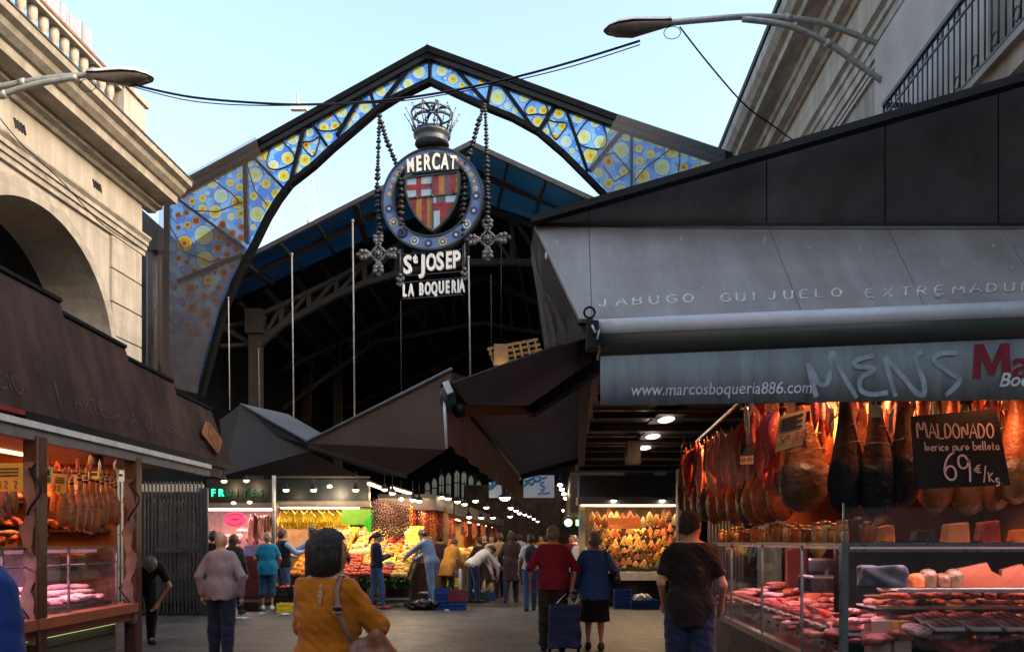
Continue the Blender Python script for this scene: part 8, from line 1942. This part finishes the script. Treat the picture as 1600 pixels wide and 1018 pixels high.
for i, (px, py, s, lb) in enumerate(((377, 967, .14, 'white crumpled litter beside the right foot of the bald man'), (408, 960, .06, 'tiny white scrap near the teal woman shoes'), (445, 961, .1, 'flat pale scrap in front of the yellow crate'), (590, 944, .13, 'crumpled white paper left of the ponytail woman'), (612, 946, .10, 'torn white paper by the red shoes'), (628, 945, .16, 'long white paper scrap in front of the fruit bench'), (645, 946, .1, 'small white scrap beside the rubbish bag'), (662, 938, .13, 'white scrap lying over the rubbish bag'), (600, 950, .12, 'flat white sheet right of the mustard sleeve'), (698, 955, .05, 'tiny pale scrap in front of the blue crates'))):
    d = 1.5 * F / (py - HZ); blob_thing('litter', lb, 'litter', V((gx(px, d), d, .02 if i != 7 else .2)), (s, s * .6, .03), BAG, .012, i)
mb = MB(); mb.tube([at(719, 890, 18.6).xy.to_3d() + V((0, 0, .02)), at(719, 888, 18.6)], .035, n=8); prop(mb.build('bollard', mat('post_white', (.5, .48, .46), rough=.4), base=(gx(719, 18.6), 18.6, 0)), 'short pale post standing left of the bending person', 'post')

# ================================================================== PEOPLE
C_ = lambda n, rgb, **k: cloth('cloth_' + n, rgb, **k)
DEN = C_('denim', (62, 84, 120), scale=9); DEND = C_('denim_dark', (34, 46, 74), scale=9); DENL = C_('denim_light', (112, 132, 158), scale=9); NAVYC = C_('navy', (28, 32, 52)); BLKC = C_('black', (22, 21, 24)); MUST = C_('mustard', (205, 130, 22), fold=0) if False else cloth('cloth_mustard', (176, 100, 10), var=.12)
GREYC = C_('warm_grey', (140, 124, 126), var=.08); TEALC = C_('teal', (14, 120, 158), var=.1); LBLUE = C_('light_blue', (140, 165, 200), var=.1); WHC = C_('white', (205, 198, 192), var=.06); MAR = C_('maroon', (118, 28, 54), var=.12); BLUEJ = C_('blue_jacket', (52, 88, 156), var=.12)
OLV = C_('dark_olive', (48, 46, 40)); BEI = C_('beige', (150, 122, 92)); BRN = C_('brown_coat', (58, 42, 38)); MCO = C_('ochre_coat', (176, 124, 52)); PATD = cloth('cloth_dark_print', (50, 48, 52), scale=26, var=.8); SHOCK = C_('royal_blue', (22, 48, 108))
def P3(px, d): return (gx(px, d), d, 0)
near = dict(h=.016)
# mustard woman
wm, wT, wU, wH, wk = person('woman in a mustard tunic with a round black bob and brown shoulder bag', P3(513, 4.12), -.12, 1.535, turn=-.85, sw=.90, armL=((-.195, .12, 1.16), (-.05, .30, 1.27)), armR=((.29, .03, 1.17), (.12, .26, 1.28)),
    feet=((-.1, 0), (.1, .08)), h=.012, top=MUST, sleeve='elbow', hem=.74, loose=.024, fat=1.02, fold=.012, bottom=BLKC, hair='bob', hairmat=H_BLACK, neck=1.452)
mb = MB(); n = 14; ks = wk; tv = np.array([v.co[:] for v in [c for c in wm.children if c.name.startswith('top')][0].data.vertices])
def backy(z, x=0.0): q = tv[(abs(tv[:, 0] - x) < .022) & (abs(tv[:, 2] - z) < .016)]; return q[:, 1].min() - .004
ys = [backy((1.425 - .12 * i / n) * ks) for i in range(n + 1)]
for i in range(n):
    z0_, z1_ = (1.425 - .12 * i / n) * ks, (1.425 - .12 * (i + 1) / n) * ks; w0, w1 = .011 * math.sin(math.pi * i / n) + .001, .011 * math.sin(math.pi * (i + 1) / n) + .001
    mb.add([(-w0, ys[i], z0_), (w0, ys[i], z0_), (w1, ys[i + 1], z1_), (-w1, ys[i + 1], z1_)], [(0, 1, 2, 3)])
o = mb.build('keyhole_opening', SKIN, wm, local=True); o.modifiers.new('s', 'SOLIDIFY').thickness = .003
LEA = mat('leather_brown', (.20, .065, .032), rough=.42, var=.3, scale=7, bump=.25, bscale=30); BUC = mat('buckle', (.6, .58, .55), rough=.2, metal=.9)
t = thing('shoulder_bag', 'soft brown leather shoulder bag hanging at the hip of the mustard woman', 'bag', tuple(wT((.2, -.1, .9))))
def bagf(P): return smin(ell(P, (0, 0, 0), (.165, .075, .13)), ell(P, (.02, 0, .07), (.10, .05, .11)), .05) + wob(P, 14, .010, 3) + .010 * np.sin(P[..., 0] * 40 + P[..., 2] * 12) * (P[..., 2] > -.05)
vs, fs = nets(bagf, (-.25, -.14, -.2), (.25, .14, .24), .011); bo = wT((.275, -.13, .93)); mb = MB(); mb.add([V(tuple(v)) + bo for v in vs], fs.tolist(), 0, True); mb.build('pouch', LEA, t)
mb = MB(); st = [wT(p) for p in ((.235, -.135, 1.05), (.165, -.168, 1.16), (.115, -.166, 1.28), (.095, -.135, 1.39), (.095, -.07, 1.465), (.10, .03, 1.455), (.13, .10, 1.36))]; mb.tube(st, .015, n=8, flat=.35, upv=(0, 1, 0)); mb.build('strap', mat('strap_rose_brown', (.22, .10, .075), rough=.45), t)
mb = MB(); p = wT((.118, -.180, 1.272)); mb.box(p, (.046, .012, .006)); mb.box(p + V((0, 0, .03)), (.046, .012, .006)); mb.box(p + V((0, -.001, .015)), (.04, .008, .012), mi=1); mb.build('buckle', [BUC, BLACKM], t)
# bald man
person('bald man in a grey cardigan and navy trousers walking away', P3(345, 10.2), .04, 1.60, tilt=.12, armL=((-.28, -.05, 1.12), (-.26, .02, .86)), armR=((.29, -.05, 1.12), (.27, .02, .84)), feet=((-.11, .06), (.11, -.06)), top=GREYC, hem=.80, loose=.024, fat=1.12, fold=.008, bottom=NAVYC, leg=.03, hair='bald', h=.017)
person('man in black bending down with a hand on his knee behind the post', P3(223, 11.6), -2.55, 1.70, lean=1.12, tilt=.5, armL=((-.30, .36, .86), (-.16, .26, .60)), armR=((.30, .36, .88), (.16, .28, .60)), feet=((-.12, -.05), (.12, .03)), knees=((-.11, .09, .50), (.11, .12, .50)), top=BLKC, sleeve='short', hem=.86, bottom=BLKC, hair='short', hairmat=H_GREY, h=.017)
# shoppers in front of the stalls
person('woman in a teal top and rolled jeans with short fair hair', P3(418, 17.3), .15, 1.68, armL=((-.27, .0, 1.13), (-.22, .18, .98)), armR=((.27, .02, 1.13), (.22, .2, 1.0)), top=TEALC, sleeve='short', hem=.78, fat=1.12, bottom=C_('teal_jeans', (30, 72, 108)), cuff=.30, hair='short', hairmat=mat('hair_fair', (.30, .22, .15), rough=.5), h=.024, shoes=SHOEW)
person('man in a black vest over a light blue shirt reaching towards the fruit', P3(442, 17.8), -.75, 1.76, armL=((-.24, .15, 1.15), (-.2, .38, 1.12)), armR=((.27, .16, 1.2), (.22, .46, 1.22)), top=LBLUE, vest=BLKC, hem=.86, bottom=DEN, hair='short', hairmat=H_BROWN, h=.024)
person('vendor in a light blue shirt handing something leftwards', P3(488, 18.1), 1.25, 1.80, armL=((-.22, .2, 1.25), (-.15, .42, 1.2)), armR=((.22, .2, 1.2), (.15, .42, 1.15)), top=LBLUE, sleeve='elbow', bottom=DEND, hair='short', hairmat=H_BLACK, h=.025)
person('grey haired man in a navy jacket standing behind the mustard woman', P3(523, 17.4), -.1, 1.76, top=SHOCK, bottom=DENL, hair='short', hairmat=H_GREY, h=.024, armR=((.27, .06, 1.12), (.22, .25, 1.02)), armL=((-.27, .06, 1.12), (-.22, .25, 1.02)))
person('young woman with a ponytail in navy top and jeans looking at her phone', P3(588, 17.6), -1.15, 1.70, tilt=.35, armL=((-.2, .05, 1.12), (-.05, .30, 1.2)), armR=((.21, .05, 1.10), (.07, .30, 1.18)), feet=((-.09, -.12), (.1, .12)), top=NAVYC, bottom=DEN, leg=.010, hair='pony', hairmat=H_BLACK, h=.022, shoes=SHOER)
person('tall man in light denim leaning left over the fruit bench', P3(675, 18.4), 1.0, 1.82, lean=.38, tilt=.25, armL=((-.25, .42, 1.14), (-.15, .66, 1.02)), armR=((.25, .40, 1.12), (.12, .62, .98)), feet=((-.1, -.14), (.1, .12)), top=C_('denim_shirt', (120, 136, 160)), bottom=DENL, leg=.012, hair='short', hairmat=H_DARK, h=.023)
person('person in an ochre coat stooping by the aisle stalls', P3(700, 20.2), -.5, 1.62, lean=.45, tilt=.3, armL=((-.24, .35, 1.02), (-.15, .48, .82)), armR=((.24, .35, 1.02), (.15, .48, .82)), top=MCO, hem=.62, loose=.035, bottom=BLKC, hair='short', hairmat=H_BROWN, h=.026)
person('dark haired person half hidden behind the tall denim man', P3(688, 21.8), .4, 1.68, top=BRN, bottom=BLKC, hair='short', hairmat=H_BLACK, h=.03)
person('person in a white shirt bending over the dark green crate', P3(738, 19.4), -1.0, 1.70, lean=.95, tilt=.4, armL=((-.24, .62, .92), (-.15, .66, .66)), armR=((.24, .60, .90), (.15, .64, .62)), feet=((-.11, -.03), (.11, .08)), top=WHC, hem=.84, bottom=DEND, hair='short', hairmat=H_BROWN, h=.024)
person('woman in a long dark brown coat walking up the aisle', P3(799, 19.6), -.1, 1.72, armL=((-.27, -.04, 1.12), (-.27, .06, .88)), feet=((-.12, -.18), (.1, .16)), top=BRN, hem=.52, loose=.03, bottom=DEND, hair='long', hairmat=H_DARK, h=.024)
person('person in a beige jacket beside the woman in the dark coat', P3(781, 21.2), .3, 1.70, feet=((-.1, -.1), (.1, .12)), top=BEI, hem=.76, loose=.03, bottom=BLKC, hair='short', hairmat=H_BROWN, h=.027)
person('person in a pale top and dark skirt further up the aisle', P3(768, 23.5), 2.9, 1.66, top=WHC, bottom=BRN, bot='skirt', cuff=.30, hair='long', hairmat=H_BROWN, h=.03)
bpk, bT, *_ = person('person with a black backpack and blue jeans left of the maroon shirt man', P3(829, 17.2), .05, 1.64, feet=((-.1, -.14), (.08, .12)), top=WHC, sleeve='short', bottom=DEN, hair='short', hairmat=H_DARK, h=.024)
blob_thing('backpack', 'black backpack on the person left of the maroon shirt man', 'backpack', bT((0, -.22, 1.25)), (.15, .10, .21), mat('backpack_black', (.015, .015, .02), rough=.6), .008, 2)
# the couple with the trolley
mm, mT, *_ = person('grey haired man in a maroon shirt and dark trousers pulling a trolley', P3(864, 10.9), -.03, 1.70, armL=((-.31, -.03, 1.14), (-.30, .10, .92)), armR=((.31, -.04, 1.12), (.25, -.10, .84)), feet=((-.12, .05), (.12, -.05)), top=MAR, sleeve='elbow', hem=.84, loose=.026, sw=1.06, fat=1.14, fold=.010, bottom=OLV, leg=.034, hair='short', hairmat=H_GREY, h=.016)
bw, bwT, *_ = person('grey haired woman in a blue jacket and black skirt', P3(929, 11.0), -.02, 1.60, armL=((-.28, -.02, 1.13), (-.25, .06, .90)), armR=((.30, .0, 1.14), (.22, .16, 1.02)), feet=((-.09, .05), (.09, -.04)), top=BLUEJ, hem=.74, loose=.030, fat=1.16, fold=.009, bottom=BLKC, bot='skirt', cuff=.42, hair='short', hairmat=H_GREY, h=.016)
t = thing('handbag', 'black handbag under the right arm of the woman in blue', 'handbag', tuple(bwT((.3, -.05, .95)))); q = bwT((.30, -.06, 1.03)); BKL = mat('leather_black', (.012, .012, .014), rough=.35)
vs, fs = nets(lambda P: ell(P, (0, 0, 0), (.07, .13, .11)) + wob(P, 14, .006, 1), (-.15, -.2, -.18), (.15, .2, .18), .014); mb = MB(); mb.add([V(tuple(v)) + q for v in vs], fs.tolist(), 0, True); mb.build('pouch', BKL, t)
mb = MB(); mb.tube([q + V((0, -.10, .08)), bwT((.19, -.12, 1.25)), bwT((.165, -.11, 1.42)), bwT((.15, -.02, 1.475)), bwT((.17, .08, 1.40)), bwT((.22, .08, 1.15))], .010, n=6); mb.build('strap', BKL, t)
TB = mat('trolley_navy', (.012, .028, .09), rough=.6, bump=.3, bscale=30); x0 = gx(882, 10.55); y0 = 10.55
t = thing('shopping_trolley', 'navy blue shopping trolley bag pulled by the man in maroon', 'trolley', (x0, y0, 0)); mb = MB()
vs, fs = nets(lambda P: np.maximum(np.maximum(np.abs(P[..., 0]) - .19 + .03 * P[..., 2], np.abs(P[..., 1]) - .12), np.abs(P[..., 2]) - .26) - .02 + wob(P, 14, .007, 4), (-.27, -.2, -.34), (.27, .2, .34), .014); mb.add([V(tuple(v)) + V((x0, y0, .38)) for v in vs], fs.tolist(), 0, True); mb.build('bag', TB, t)
mb = MB(); mb.prism([(x0 - .17, y0 - .145, .50), (x0 + .17, y0 - .145, .50), (x0 + .16, y0 - .155, .60), (x0 - .16, y0 - .155, .60)], (0, .02, 0)); mb.build('flap', mat('trolley_flap', (.02, .045, .13), rough=.5), t)
TA = mat('trolley_tube', (.5, .5, .5), rough=.25, metal=.8); hx = mT((.25, -.12, .80)); mb = MB()
for s_ in (-1, 1): mb.tube([(x0 + s_ * .14, y0 + .13, .08), (x0 + s_ * .14, y0 + .13, .62), (hx.x + s_ * .10, hx.y, hx.z - .03), (hx.x + s_ * .07, hx.y, hx.z)], .010, n=7)
mb.build('frame', TA, t); mb = MB(); mb.tube([(hx.x - .075, hx.y, hx.z), (hx.x + .075, hx.y, hx.z)], .015, n=8); mb.build('handle', BLACKM, t)
for s_ in (-1, 1): mb = MB(); mb.lathe([(.02, -.02), (.075, -.015), (.08, 0), (.075, .015), (.02, .02)], (x0 + s_ * .19, y0 + .1, .08), n=20, axis=Matrix.Rotation(R(90), 3, 'Y')); mb.build('wheel', BLACKM, t)
# man in black tee
person('man in a black t-shirt and jeans looking down beside the right meat case', P3(1079, 6.5), -.12, 1.73, tilt=.34, turn=-.55, armL=((-.235, -.03, 1.14), (-.20, .14, .95)), armR=((.25, -.03, 1.13), (.26, .15, .95)), feet=((-.12, .08), (.12, -.08)), top=cloth('tee_black', (30, 22, 22), var=.15), sleeve='short', hem=.80, loose=.018, fat=1.0, sw=1.02, fold=.010, bottom=DEND, leg=.028, hair='short', hairmat=H_BLACK, h=.013)
person('person in a bright blue jacket cut off by the lower left corner', (-1.71, 2.45, 0), -.3, 1.66, top=SHOCK, bottom=DEND, hair='short', hairmat=H_BROWN, loose=.03, h=.016)
person('vendor in a striped blue top behind the right meat case', (3.35, 7.3, 0), 3.1, 1.72, lean=.2, armL=((-.28, .2, 1.15), (-.14, .5, 1.12)), armR=((.28, .2, 1.15), (.12, .5, 1.1)), top=cloth('cloth_blue_stripes', (40, 66, 110), var=.6, scale=3, stretch=(.1, .1, 9)), sleeve='short', bottom=BLKC, h=.02)
# farther people
far = [(333, 16.9, 1.70, .1, BLKC, BLKC, H_BLACK, 'short', 'person in a dark jacket partly hidden behind the gate edge'), (366, 16.4, 1.62, -.2, PATD, BLKC, H_BROWN, 'long', 'woman in a dark patterned jacket with long brown hair behind the bald man'),
       (343, 19.9, 1.70, 3.0, WHC, BLKC, H_BLACK, 'short', 'butcher in a white coat behind the pink lit counter'), (563, 20.9, 1.95, 3.0, WHC, BLKC, H_BLACK, 'short', 'vendor in a white shirt up behind the heap of fruit'),
       (906, 20.5, 1.62, 2.6, WHC, DEN, H_DARK, 'short', 'person in a white t-shirt facing the camera beyond the couple'), (893, 23.5, 1.66, 2.9, MAR, BLKC, H_BROWN, 'short', 'person in a red top deep in the aisle beyond the couple'),
       (757, 25.5, 1.70, 3.0, BRN, BLKC, H_BROWN, 'long', 'person in brown far up the left side of the aisle'), (812, 27, 1.72, 0, LBLUE, DEND, H_BLACK, 'short', 'person in pale blue far up the middle of the aisle'), (845, 30, 1.7, 3.0, MCO, BLKC, H_DARK, 'short', 'person in ochre far up the aisle near the maroon man'),
       (852, 25, 1.66, .3, MAR, DEND, H_BLACK, 'short', 'person in dark red beyond the shoulder of the maroon man'), (898, 29, 1.7, .2, WHC, DEND, H_GREY, 'short', 'grey haired person in white deep in the aisle'), (828, 33, 1.7, 2.9, BEI, BLKC, H_DARK, 'short', 'person in beige far away in the middle of the aisle'), (748, 22.6, 1.6, .8, BRN, BLKC, H_DARK, 'short', 'person in a brown coat behind the bending white shirt'),
       (640, 20.9, 1.7, 3.0, C_('apron_green', (40, 66, 50)), BLKC, H_DARK, 'short', 'vendor in a green apron behind the orange fruit patches')]
for i, (px, d, H, rz, tp_, bt, hm, hs, lb) in enumerate(far):
    z_off = 0
    o = person(lb, P3(px, d), rz, min(H, 1.76), top=tp_, bottom=bt, hair=hs, hairmat=hm, h=.032 if d > 20 else .026, feet=((-.1, -.08 * (i % 3)), (.1, .08)), armL=None if i % 2 else ((-.25, .08, 1.12), (-.18, .3, 1.05)), armR=None if i % 3 else ((.25, .08, 1.12), (.18, .3, 1.05)))
crate('yellow shopping crate beside the ochre coat', 708, 925, 20.3, .3, .22, .25, YEL, zb=.35)

# warm lit lattice box inside the hall, above the folded awning
t = thing('lattice_lantern', 'amber lit lattice lantern frame peeping over the brown arm awning', 'lantern', at(800, 560, 17).xy.to_3d()); KM = mat('lattice_amber', (.30, .16, .05), rough=.5, var=.4); mb = MB()
for i in range(5): mb.beam(at(762 + i * 3, 545 + i * 8, 17), at(840 + i * 3, 530 + i * 8, 17.6), .05, .06)
for i in range(7): mb.beam(at(764 + i * 12, 543 - i * 2, 17), at(776 + i * 11, 580 - i * 2, 17), .04, .04)
mb.build('lattice', KM, t); mb = MB(); mb.box(at(783, 556, 17), (.3, .3, .45)); mb.build('column', mat('column_amber', (.22, .13, .05), rough=.5), t); light('POINT', at(783, 566, 16.6), 2.5, (1, .65, .3), .08, t)
mb = MB(); mb.tube([at(783, 545, 17), at(783, 380, 17)], .008, n=4); mb.build('cord', BLACKM, t)
